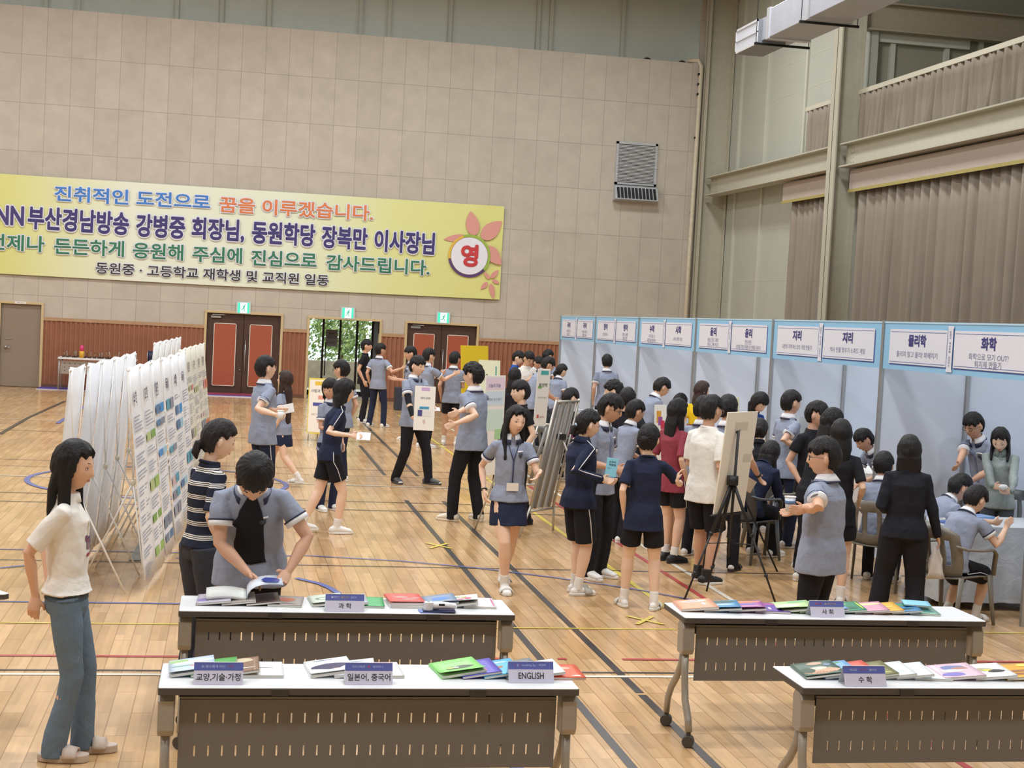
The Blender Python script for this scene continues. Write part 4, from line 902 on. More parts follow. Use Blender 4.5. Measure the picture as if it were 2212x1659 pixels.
t = thing('drum', 'round dark navy drum standing at the right end of the trophy desk', 'drum', (tb.location.x+2.0, 35.4, 0)); MB().tube([(0, 0, .9), (.12, 0, .9)], .13, 20).build('drum_shell', mat('drum_navy', '#1f2240', .4), t, True); MB().tube([(-.01, 0, .9), (.0, 0, .9)], .11, 20).build('drum_head', mat('shell_white'), t); MB().tube([(.06, 0, 0), (.06, 0, .78)], .02, 8).build('stand', ALU, t, True); MB().tube([(.06, 0, 0), (.06, 0, .015)], .14, 14).build('foot', ALU, t)
t = MB().rbox(at_z(843, 879).x, at_z(843, 879).x+.42, 33.4, 33.8, 0, .52, .03).build('storage_bin', mat('bin_navy', '#2f3442', .6), bevel=.01); tag(t, 'dark navy storage bin on the floor by the right double door', 'bin')

# ---- boards, easels, tripods ----
ALS = mat('easel_silver', '#b4b0a8', .35, .6)
def board(t, c, wdir, lean_dir, lean, w_, h_, m_, th=.012, name='board'):
    """c: bottom centre in the thing's frame; leans along lean_dir by lean metres at the top"""
    wv = V(wdir).normalized(); up = (V((0, 0, 1))*h_+V(lean_dir).normalized()*lean); L = up.length; up.normalize(); n = wv.cross(up)
    mm = frame_m(c, wv, up, None)
    o_ = MB().box(-w_/2, w_/2, 0, L, -th/2, th/2).build(name, m_, t, bevel=.002); o_.matrix_local = mm
    return o_, L
def prints(o_, w_, L, items, side=1, th=.012):
    """items: ('t', text, x, y, w, h, col) or ('r', x0, x1, y0, y1, col) in fractions, on the +normal or -normal side"""
    for k, it in enumerate(items):
        z = side*(th/2+.0015+.0003*k)
        if it[0] == 't':
            mm = M.Translation(((it[2]-.5)*w_*side, it[3]*L, z)) @ (M.Identity(4) if side > 0 else M.Rotation(pi, 4, 'Y'))
            text('lettering', it[1], mat('pr_'+it[6], it[6], .6), mm, it[4]*w_, it[5]*L, o_, bold=.01)
        else:
            x0, x1 = sorted(((it[1]-.5)*w_*side, (it[2]-.5)*w_*side)); MB().box(x0, x1, it[3]*L, it[4]*L, min(z, z-side*.001), max(z, z-side*.001)).build('print_block', mat('pr_'+it[5], it[5], .6), o_)
def legs3(t, top, feet, r, m_, name='leg'):
    for f_ in feet: MB().tube([top, f_], [r, r*.7], 8).build(name, m_, t, True)
FOAM = mat('foam_board_back', '#f0e9d8', .6, noise_amt=.02, noise_scale=5); FOW = mat('foam_board_white', '#ecebe6', .5)
# large board on the black tripod easel
p = at_z(1572, 1290); bx, by = p.x, p.y
t = thing('easel', 'tall black tripod easel in front of the cream board, nearest the right tables', 'easel', (bx, by, 0))
c0 = V((.0, .0, 1.02)); fa_, fb, fc = at_z(1478, 1296)-p, at_z(1675, 1302)-p, at_z(1566, 1302)-p
MB().tube([(0.0, .05, .35), (.02, .03, 1.46)], .013, 10).build('centre_pole', BLK, t, True); MB().tube([(-.0, .05, .98), (0, .05, 1.06)], .05, 12).build('collar', BLK, t, True)
for f_ in (fa_, fb, V((fc.x, fc.y+.5, 0))):
    MB().tube([(0, .05, 1.02), V((0, .05, 1.02)).lerp(f_, .45)], .016, 8).tube([V((0, .05, 1.02)).lerp(f_, .42), f_], .009, 8).build('leg', BLK, t, True); MB().ball(V((0, .05, 1.02)).lerp(f_, .45), .022, 8, 5).ball(V((0, .05, 1.02)).lerp(f_, .78), .018, 8, 5).build('lock', BLK, t, True)
for f_ in (fa_, fb): MB().tube([(0, .05, .47), V((0, .05, 1.02)).lerp(f_, .53)], .005, 6).build('strut', BLK, t, True)
MB().tube([(.02, .05, 1.44), (-.02, .13, 1.46), (.06, .10, 1.46)], .011, 8).build('clamp', BLK, t, True); MB().tube([(-.2, .0, .71), (.16, .22, .71)], .009, 6).build('ledge', BLK, t, True)
bd = thing('display_board', 'large cream foam board seen from behind on the black tripod easel', 'board', (bx+.05, by, 0))
o_, L = board(bd, (-.03, .17, .72), (.80, .6, 0), (.6, -.8, 0), .09, .47, .90, FOAM)
prints(o_, .5, L, [('r', .3, .7, .82, .9, '#d6cfbc'), ('r', .7, .95, .5, .58, '#d8d1be'), ('r', .35, .6, .25, .3, '#d8d1be')], 1)
# second tripod right behind it, and a black easel foot
p = at_z(1675, 1235); t = thing('tripod', 'thin black tripod between the cream board and the standing boys', 'tripod', (p.x-.3, p.y+.3, 0)); legs3(t, V((-.18, .1, 1.15)), [V((.32, -.3, .0)), V((-.45, -.35, 0)), V((-.2, .45, 0))], .013, BLK); MB().tube([(-.18, .1, 1.1), (-.18, .1, 1.22)], .02, 8).build('head', BLK, t, True)
# silver easel with three slats
def silver_easel(name, label, base, w_, h_, wdir, ld, lean, z0_, slats=3, m_=ALS, legsz=0):
    t = thing(name, label, 'easel', (base.x, base.y, 0)); wv = V(wdir).normalized(); upv = V((0, 0, h_))+V(ld).normalized()*lean
    def pt(s, k, o=0): return wv*((s-.5)*w_)+V((0, 0, z0_))+upv*k-V(ld).normalized()*o
    for s in (0, 1): MB().tube([pt(s, 0), pt(s, 1)], .014, 8).build('side_rail', m_, t, True)
    for k in (0, .98): MB().tube([pt(0, k), pt(1, k)], .014, 8).build('cross_rail', m_, t, True)
    for i in range(slats):
        s = (i+.7)/(slats+.4); MB().tube([pt(s, .02), pt(s, .97)], [(.024, .01)]*2, 8, ref=tuple(wv)).build('slat', mat('slat_grey', '#8c8a86', .4, .4), t, True)
    for s in (.0, 1): a = pt(s, .05); MB().tube([a, V((a.x, a.y, 0))+V((wv.x*(s-.5)*.2, wv.y*(s-.5)*.2, .012))-V(ld).normalized()*.06], .013, 8).build('leg', m_, t, True)
    a = pt(.5, .7); MB().tube([a, V((a.x, a.y, .012))+V(ld).normalized()*.55], .013, 8).build('leg', m_, t, True); MB().box(-.05, .05, -.02, .02, -.03, .03).build('hinge_block', BLK, t).location = pt(.5, .66, -.03)
    return t
se = silver_easel('slatted_easel', 'silver metal easel with three grey slats behind the walking girl', V((3.36, 15.5, 0)), .46, 1.2, (.7, .7, 0), (.8, .3, 0), .27, .27)
wv = V((.7, .7, 0)).normalized(); upv = V((0, 0, 1.2))+V((.8, .3, 0)).normalized()*.27
def pt(s, k, o=0): return wv*((s-.5)*.44)+V((0, 0, .29))+upv*k*.97+V((.35, -.9, 0)).normalized()*-.03
MB().add([pt(0, 0), pt(1, 0), pt(1, 1), pt(0, 1)], [(0, 1, 2, 3)]).build('back_panel', mat('panel_pale', '#d8d8d4', .6), se)
# tall narrow white poster board on a leaning easel
pb = at_z(1165, 1000); Yb = 17.4
c1 = at_y(1165, 920, Yb); c2 = at_y(1222, 810, Yb)
t = thing('poster_board', 'narrow white poster board with green and red print leaning on a silver easel', 'poster', (c1.x, Yb, 0))
o_, L = board(t, (0, 0, c1.z), (.9, .25, 0), (1, 0.1, 0), c2.x-c1.x, .17, c2.z-c1.z, FOW)
prints(o_, .17, L, [('r', .25, .85, .9, .97, '#4fb0b0'), ('t', '동양학', .5, .72, .7, .07, '#3f5a4a'), ('r', .1, .4, .66, .7, '#7fb86a'), ('t', '우리 학교 이야기', .5, .5, .7, .03, '#9aa59a'), ('r', .2, .35, .14, .2, '#c85a5a'), ('t', '전통 문화', .6, .16, .4, .03, '#c08a7a')], 1)
t = silver_easel('slatted_easel', 'silver easel under the narrow white poster board', V((c1.x+.02, Yb+.12, 0)), .45, .75, (.9, .3, 0), (.9, .3, 0), .22, .3, slats=2)
# black tripod in the group by the booths
p = at_z(1175, 985); t = thing('tripod', 'black tripod standing beside the narrow white poster board', 'tripod', (p.x, p.y+.2, 0)); MB().tube([(0, 0, .6), (0, 0, 1.42)], .014, 8).build('centre_pole', BLK, t, True); legs3(t, V((0, 0, .95)), [V((-.3, -.3, 0)), V((.38, -.25, 0)), V((0, .4, 0))], .015, BLK); MB().tube([(-.03, 0, 1.42), (.07, 0, 1.42)], .016, 8).build('head', BLK, t, True)
# colourful poster stand behind the tall boy
Yp = 19.0; c1 = at_y(1066, 985, Yp); c2 = at_y(1074, 812, Yp)
t = thing('poster_board', 'pastel poster board with orange flowers and green scenery behind the tall boy', 'poster', (c1.x, Yp, 0)); o_, L = board(t, (-.02, 0, c1.z-.25), (.75, .66, 0), (.2, .2, 0), .1, .42, c2.z-c1.z+.25, FOW)
prints(o_, .42, L, [('r', .05, .95, .86, .98, '#e6d4e6'), ('r', .05, .95, .70, .84, '#cfe0ee'), ('r', .1, .95, .45, .66, '#cfe4dc'), ('r', .55, .9, .36, .46, '#a8d4a0'), ('r', .45, .95, .22, .34, '#e89a4f'), ('r', .55, .85, .26, .31, '#d8606a'), ('t', '오늘의 하늘', .45, .9, .6, .04, '#8a8ab0'), ('t', '자연과 친구 되기', .45, .76, .7, .03, '#7f9ab8')], 1)
legs3(t, V((.05, .1, c1.z+.3)), [V((-.25, .05, 0)), V((.25, -.05, 0)), V((.1, .5, 0))], .012, BLK)
# plain board back behind the walking girl
Yq = 15.5; c1 = at_y(1075, 1080, Yq); c2 = at_y(1095, 888, Yq)
t = thing('display_board', 'pale grey board seen from behind between the tall boy and the walking girl', 'board', (c1.x, Yq, 0)); o_, L = board(t, (0, 0, c1.z), (.28, .96, 0), (.8, -.3, 0), .2, .55, c2.z-c1.z, mat('board_grey_back', '#c8c8bc', .6)); legs3(t, V((.1, 0, c2.z-.3)), [V((-.2, .2, 0)), V((.25, .1, 0)), V((.1, -.4, 0))], .012, ALS)
# yellow board, cream board by the door
Yy = 27.5
for (u0, v0, u1, v1, c_, lb, it) in ((999, 749, 1062, 800, '#e3c41f', 'bright yellow display board near the right double door', []), (1037, 780, 1084, 812, '#dfe2c4', 'cream display board with a green letter in front of the yellow board', [('r', .78, .84, .15, .75, '#4f9a9a'), ('r', .68, .84, .12, .25, '#4f9a9a'), ('t', '가온', .3, .25, .3, .25, '#3a3a3a'), ('r', .5, .58, .2, .35, '#c84f4f')])):
    Yk = Yy if not it else 25.0
    a = at_y(u0, v1, Yk); b = at_y(u1, v0, Yk); w_ = (b.x-a.x)*(1.25 if not it else 1.05); h_ = 1.0
    zt_ = b.z; t = thing('display_board', lb, 'board', ((a.x+b.x)/2, Yk, 0), group='boards by the right double door'); o_, L = board(t, (0, 0, zt_-h_), (.85, .5, 0) if not it else (1, .1, 0), (.1, 1, 0), .12, w_, h_, mat('bd_'+c_, c_, .5))
    if it: prints(o_, w_, L, [(x[0],)+((x[1], x[2], .6+x[3]*.4, .6+x[4]*.4, x[5]) if x[0] == 'r' else (x[1], x[2], .6+x[3]*.4, x[4], x[5]*.5, x[6])) for x in it])
    legs3(t, V((0, .1, zt_-.3)), [V((-w_*.4, -.1, 0)), V((w_*.4, -.1, 0)), V((0, .6, 0))], .014, BLK)
# heart poster, yellow note board in the booth crowd
Yh = 17.2; c1 = at_y(1428, 960, Yh); c2 = at_y(1438, 878, Yh)
t = thing('poster_board', 'white poster with a heart drawing and black brush lettering', 'poster', (c1.x, Yh, 0)); o_, L = board(t, (0, 0, c1.z-.25), (.85, .2, 0), (.6, .5, 0), .15, .16, c2.z-c1.z+.25, FOW)
prints(o_, .16, L, [('r', .15, .55, .70, .9, '#d8a03f'), ('r', .3, .65, .66, .8, '#9a4f9a'), ('r', .5, .85, .60, .74, '#c83a4f'), ('t', '사랑의', .5, .48, .8, .08, '#2c2c2c'), ('t', '심리학', .5, .38, .8, .08, '#2c2c2c')]); legs3(t, V((0, .05, c1.z+.1)), [V((-.2, -.1, 0)), V((.2, -.1, 0)), V((0, .4, 0))], .012, BLK)
Yn = 16.5; c1 = at_y(1592, 905, Yn); c2 = at_y(1597, 860, Yn)
t = thing('note_board', 'pale yellow note board with pencil writing above the cream board', 'board', (c1.x, Yn, 0)); o_, L = board(t, (0, 0, c1.z-.5), (.8, .6, 0), (.1, .3, 0), .1, .19, c2.z-c1.z+.5, mat('note_yellow', '#e3e4b8', .6))
prints(o_, .19, L, [('t', '과학\n체험\n안내', .35, .84, .3, .14, '#8a8f7a'), ('t', '순서\n시간\n장소', .7, .84, .3, .14, '#9a9f8a')]); legs3(t, V((0, .05, c1.z)), [V((-.2, -.1, 0)), V((.2, -.1, 0)), V((0, .4, 0))], .012, ALS)
Yn = 15.6; c1 = at_y(1743, 940, Yn); t = thing('note_board', 'pale grey sheet board inside the geography booth beside the boy in black', 'board', (c1.x, Yn, 0)); board(t, (0, 0, c1.z-.3), (1, .3, 0), (.5, .5, 0), .08, .2, .5, mat('sheet_grey', '#c8d0d8', .6)); legs3(t, V((0, .05, c1.z-.2)), [V((-.2, -.1, 0)), V((.2, -.1, 0)), V((0, .4, 0))], .012, ALS)
# yellow bordered notice stand on the left
Yv = 25.4; a = at_y(666, 955, Yv)
t = thing('poster_board', 'white poster stand with yellow border left of the two girls', 'poster', (at_y(688, 955, Yv).x, Yv, 0)); o_, L = board(t, (0, 0, .12), (1, -.1, 0), (0, 1, 0), .1, .42, .95, mat('bd_yellow2', '#e0cf5a', .5))
prints(o_, .42, L, [('r', .04, .96, .03, .97, '#eeeae2'), ('r', .25, .75, .87, .94, '#e3c03f'), ('t', '사람과 감정관', .5, .77, .8, .06, '#3a3a44'), ('r', .4, .65, .62, .69, '#e09a8a'), ('r', .2, .6, .5, .56, '#4a4f9a'), ('t', '감정 인형 만들기', .45, .35, .6, .03, '#9a9a9a'), ('r', .4, .55, .2, .27, '#d8b4a8')], 1); MB().tube([(0, .1, .6), (0, .45, .01)], .012, 6).build('prop_leg', ALS, t, True)
for s in (-.18, .18): MB().tube([(s, 0, .0), (s, .01, .14)], .012, 6).build('foot', ALS, t, True)

# ---- plastic chairs ----
PC = mat('plastic_taupe', '#77736a', .4); PC2 = mat('plastic_grey', '#5f6468', .4)
def chair_make(m_, name='plastic_chair'):
    t = thing(name, 'x', 'chair')
    # back shell with slots
    rows = []
    for k in range(9):
        kk = k/8; z = .40+.42*kk; hw = .20+.035*sin(pi*min(1, kk*1.1)) if kk < .8 else .235-.13*((kk-.8)/.2)**2
        yy = -.20-.10*kk; rows.append([V((hw*(s/5-1), yy-.05*(1-(s/5-1)**2)+.05, z)) for s in range(11)])
    mb = MB(); n_ = 11; vs = [p for r in rows for p in r]; fs = []
    for k in range(8):
        for i in range(10):
            if 2 <= k <= 5 and i in (2, 4, 5, 7) : continue
            fs.append((k*n_+i, k*n_+i+1, (k+1)*n_+i+1, (k+1)*n_+i))
    o_ = mb.add(vs, fs).build('backrest', m_, t, True); md = o_.modifiers.new('t', 'SOLIDIFY'); md.thickness = .012
    rows = [[V(((.21+.02*k/4)*(s/4-1), -.21+.43*k/4, .42-.02*(1-(s/4-1)**2)+(.0 if k < 4 else -.015))) for s in range(9)] for k in range(5)]
    o_ = MB().loft(rows, cap=False, close=False).build('seat', m_, t, True); md = o_.modifiers.new('t', 'SOLIDIFY'); md.thickness = .012
    for s in (-1, 1):
        MB().tube([(s*.22, -.27, .68), (s*.255, -.18, .655), (s*.275, .0, .64), (s*.27, .17, .635), (s*.265, .22, .60), (s*.25, .22, .42)], [(.024, .012)]*6, 10, ref=(s, 0, 0)).build('armrest', m_, t, True)
        for y0_, y1_ in ((.20, .26), (-.20, -.29)):
            MB().tube([(s*.235, y0_, .42), (s*.245, (y0_+y1_)/2, .2), (s*.26, y1_, 0)], [(.035, .014), (.028, .013), (.02, .012)], 10, ref=(0, 1, 0)).build('leg', m_, t, True)
    MB().tube([(-.235, .21, .39), (.235, .21, .39)], .02, 8).build('apron', m_, t, True)
    return t
ch0 = chair_make(PC); ch1 = chair_make(PC2)
chs = {}
def put_chair(pos, face, label, grey=False):
    """face: heading, 0 looks away from the camera, 90 to the right"""
    b_ = ch1 if grey else ch0; key = grey
    t = b_ if key not in chs else copy_tree(b_); chs[key] = 1
    t.location = (pos[0], pos[1], 0); t.rotation_euler = (0, 0, -R(face)); t['label'] = label; t['group'] = 'plastic armchairs around the booths'
    return t
# ================= PEOPLE =================
def sm(x): x = max(0.0, min(1.0, x)); return x*x*(3-2*x)
_g = lambda x, s: math.exp(-(x/s)**2)
def head_shape(d, f=0):
    """surface point of the head for the unit direction d (x right, y forward, z up); f = 1 softer jaw"""
    x, y, z = .076*d.x, .094*d.y, .116*d.z
    if z < 0:
        t = min(1, -z/.116); x *= 1-(.30+.06*f)*t**1.5
        if y > 0: y *= 1-.07*t**2
        else: y *= 1-.42*t**1.2
    if y > 0:
        y = y*(1+.05*sm((y-.05)/.05)*0)
        tp = (.02-z)/.048
        if z > -.028: n_ = (.003+.017*max(0, min(1, tp))**1.25)*sm((.034-z)/.02)
        else: n_ = .020*_g(z+.028, .0085)
        k = _g(x, .0095+.0055*max(0, min(1, tp))); q = sm((y-.02)/.03)
        y += n_*k*q
        y -= .0065*_g(abs(x)-.031, .016)*_g(z-.005, .012)*q
        y += .003*_g(z-.024, .008)*_g(x, .045)*q
        y += (.0065*_g(x, .02)*_g(z+.056, .009)+.006*_g(x, .02)*_g(z+.094, .014)-.003*_g(x, .016)*_g(z+.074, .006))*q
        y += .003*_g(abs(x)-.045, .018)*_g(z+.02, .022)*q
    return V((x, y, z))
def sph(nu, nv, fn):
    vs = [fn(V((0, 0, -1)))]
    for i in range(1, nv):
        th = -pi/2+pi*i/nv
        for j in range(nu): a = 2*pi*j/nu; vs.append(fn(V((sin(a)*cos(th), cos(a)*cos(th), sin(th)))))
    vs.append(fn(V((0, 0, 1)))); fs = [(0, 1+j, 1+(j+1) % nu) for j in range(nu)]
    for i in range(nv-2):
        for j in range(nu): a = 1+i*nu+j; b = 1+i*nu+(j+1) % nu; fs.append((a, a+nu, b+nu, b))
    t = len(vs)-1; o = 1+(nv-2)*nu
    return vs, fs+[(o+j, t, o+(j+1) % nu) for j in range(nu)]
HEAD = {f: sph(52, 40, lambda d, f=f: head_shape(d, f)) for f in (0, 1)}
def front_y(x, z, f=0):
    b_ = None
    for p in HEAD[f][0]:
        if p.y > .02:
            e_ = (p.x-x)**2+(p.z-z)**2
            if b_ is None or e_ < b_[0]: b_ = (e_, p.y)
    return b_[1]
FY = {f: {k: front_y(*k, f) for k in ((.031, .005), (.031, .03), (.018, .03), (.046, .027), (0, -.056), (.012, -.056))} for f in (0, 1)}
def hair_line(az, style):
    """elevation of the hairline in degrees for azimuth az (0 front, 180 back)"""
    a = abs(az)
    if style in ('long', 'bob', 'pony', 'bun', 'parted'):
        fr = 30+14*max(0, 1-a/25) if style in ('long', 'parted', 'pony', 'bun') else 20
        if style in ('long', 'bob'):
            return fr if a < 55 else fr+(-62-fr)*sm((a-55)/32)
        return fr if a < 45 else (fr+(14-fr)*sm((a-45)/30) if a < 103 else 14+(-42-14)*sm((a-103)/12))
    if style == 'curly': fr = 24
    else: fr = 19
    return fr if a < 42 else (fr+(6-fr)*sm((a-42)/22) if a < 66 else (6+12*sm((a-66)/8) if a < 104 else 18+(-34-18)*sm((a-104)/10)))
def hair_fn(style, f, seed, vol=1.0):
    o = seed*3.7
    def fn(d):
        p = head_shape(d, f); az = math.degrees(atan2(d.x, d.y)); el = math.degrees(math.asin(max(-1, min(1, d.z))))
        l_ = hair_line(az, style)+4.5*sin(az*.21+o)+3.5*sin(az*.53+o*2); m = sm((el-l_+4)/8)
        if el > 75: m = 1
        n_ = noise.noise(V((d.x*3+o, d.y*3, d.z*3)))*.006+sin(az*.35+o+el*.05)*.0015+noise.noise(V((d.x*13+o, d.y*13, d.z*3)))*.0022
        if style == 'curly': n_ += noise.noise(V((d.x*7+o, d.y*7, d.z*7)))*.014
        t = (.019+.008*max(0, d.z)+.006*max(0, -d.y)+(.004 if style == 'curly' else 0))*vol+n_
        if style in ('long', 'parted') and el > 20: t -= .006*_g(d.x, .06)*sm(d.y+.3)
        q = V((p.x, p.y if d.y < 0 else min(p.y, .096*max(d.y, 0)+.002), p.z))
        return q+d*(t*m-.016*(1-m))
    return fn
def ik(a, b, l1, l2, pole):
    d = b-a; L = d.length; mx = (l1+l2)*.998
    if L > mx: b = a+d*(mx/L); d = b-a; L = mx
    if L < .05: L = .05
    u = d.normalized(); c = (l1*l1+L*L-l2*l2)/(2*l1*L); c = max(-1, min(1, c)); pl = V(pole); pl = pl-u*pl.dot(u)
    if pl.length < 1e-4: pl = u.orthogonal()
    pl.normalize(); return a+u*(l1*c)+pl*(l1*sqrt(max(0, 1-c*c))), b
ARM = dict(hang=(.05, .03, -.49), front=(-.07, .27, -.25), low=(-.05, .22, -.38), cross=(-.20, .16, -.25), reach=(.0, .46, -.08), back=(-.08, -.14, -.44), phone=(-.08, .26, -.16), table=(-.02, .32, -.38), clasp=(-.16, .14, -.40), swing=(.06, .16, -.46), swingb=(.08, -.14, -.46), up=(.05, .25, .02), side=(.30, .16, -.12))
SKIN = {}
def skin(i):
    c = ['#e4bfa6', '#dbb095', '#d0a489', '#e8c6ae'][i % 4]; nm = 'skin_%d' % (i % 4)
    if nm not in MAT:
        m = mat(nm, c, .5, noise_amt=.03, noise_scale=9); b = m.node_tree.nodes['Principled BSDF']; b.inputs['Subsurface Weight'].default_value = .12; b.inputs['Subsurface Radius'].default_value = (.012, .005, .003); b.inputs['Subsurface Scale'].default_value = .6
    return MAT[nm]
def cloth(name, c, rough=.85, fine=0, stripes=None):
    if name in MAT: return MAT[name]
    m = mat(name, c, rough); t = NT(m); tc = t.n('TexCoord'); t.b.inputs['Specular IOR Level'].default_value = .25
    n1 = t.n('TexNoise', i_Scale=6.0, i_Detail=3.0, i_Roughness=.5, i_Distortion=1.2); t.l(tc.outputs['Object'], n1.inputs[0])
    bp = t.n('Bump', i_Strength=.42, i_Distance=.03); t.l(n1.outputs[0], bp.inputs['Height']); t.l(bp.outputs[0], t.b.inputs['Normal'])
    if fine:
        n2 = t.n('TexNoise', i_Scale=420.0, i_Detail=2.0); t.l(tc.outputs['Object'], n2.inputs[0]); f = t.n('MapRange', i_1=.35, i_2=.65, i_3=1-fine, i_4=1+fine); t.l(n2.outputs[0], f.inputs[0])
        h = t.n('HueSaturation'); h.inputs['Color'].default_value = srgb(c); t.l(f.outputs[0], h.inputs['Value']); t.l(h.outputs[0], t.b.inputs['Base Color'])
    if stripes:
        sp = t.n('SeparateXYZ'); t.l(tc.outputs['Object'], sp.inputs[0]); per, ws, c2 = stripes
        z = t.math('ADD', sp.outputs[2], t.math('MULTIPLY', n1.outputs[0], .012)); fr = t.math('FRACT', t.math('DIVIDE', z, per)); out = None
        for w0, w1 in ws:
            g = t.math('MULTIPLY', t.math('GREATER_THAN', fr, w0), t.math('LESS_THAN', fr, w1)); out = g if out is None else t.math('ADD', out, g)
        t.l(t.mix(out, srgb(c), srgb(c2)), t.b.inputs['Base Color'])
    return m
UNI = cloth('uniform_blue_grey', '#9099ae', .85, .14); BLKC = cloth('cloth_black', '#1e1e24'); NVY = cloth('cloth_navy', '#232a42'); WHC = cloth('cloth_white', '#e9e7e2'); DRK = cloth('trousers_black', '#202028')
NVP = cloth('trousers_navy', '#252c44'); MRN = cloth('cloth_maroon', '#8f3f4c'); YEL = cloth('cloth_yellow', '#e3c223'); BLU = cloth('cloth_blue', '#2b53b0'); GRJ = cloth('cloth_grey_green', '#8b9694', .6)
DEN = cloth('denim', '#677a8d', .85, .2); GRD = cloth('denim_black', '#3a3d46', .85, .2); STR = cloth('cloth_striped', '#22283a', .85, 0, (.082, ((.0, .07), (.13, .20), (.26, .33)), '#e6e2da'))
CWH = mat('collar_white', '#e8e9ee', .7); CNV = mat('trim_navy', '#262c48', .7); PIPE = mat('piping_white', '#e0e0e4', .6); HAIRM = {}
for nm, c in (('black', '#1b191b'), ('brown', '#3a2a26'), ('dark', '#231f21')):
    m = mat('hair_'+nm, c, .52, spec=.3); t = NT(m); tc = t.n('TexCoord'); mp = t.n('Mapping'); mp.inputs['Scale'].default_value = (160, 160, 14); t.l(tc.outputs['Object'], mp.inputs[0])
    n1 = t.n('TexNoise', i_Scale=1.0, i_Detail=3.0); t.l(mp.outputs[0], n1.inputs[0]); bp = t.n('Bump', i_Strength=.9, i_Distance=.008); t.l(n1.outputs[0], bp.inputs['Height']); t.l(bp.outputs[0], t.b.inputs['Normal']); HAIRM[nm] = m
LIP = mat('lip', '#bd7d72', .5); EYE = mat('eye_dark', '#1a1412', .25); EWH = mat('eye_white', '#ddd6d0', .3); BROW = mat('brow', '#453733', .8); SOCK = cloth('sock_white', '#e4e2de'); SHW = mat('shoe_white', '#e6e5e2', .45); SHB = mat('shoe_black', '#222124', .5); SHC = mat('shoe_cream', '#ddd5c6', .5); SHP = mat('slide_beige', '#c3b3a6', .55); SHG = mat('shoe_grey', '#45464a', .55)
GLS = mat('glasses_frame', '#3a3432', .3, .4); GLC = mat('glasses_clear', '#c9a48e', .3, .5)
foldtex = bpy.data.textures.new('folds', 'CLOUDS'); foldtex.noise_scale = .17; foldtex.noise_depth = 1
foldtex2 = bpy.data.textures.new('creases', 'CLOUDS'); foldtex2.noise_scale = .055; foldtex2.noise_depth = 1
def disp(o, s):
    d = o.modifiers.new('folds', 'DISPLACE'); d.texture = foldtex; d.strength = s; d.mid_level = .5; d.texture_coords = 'LOCAL'
    d = o.modifiers.new('creases', 'DISPLACE'); d.texture = foldtex2; d.strength = s*.26; d.mid_level = .5; d.texture_coords = 'LOCAL'
PEOPLE = []
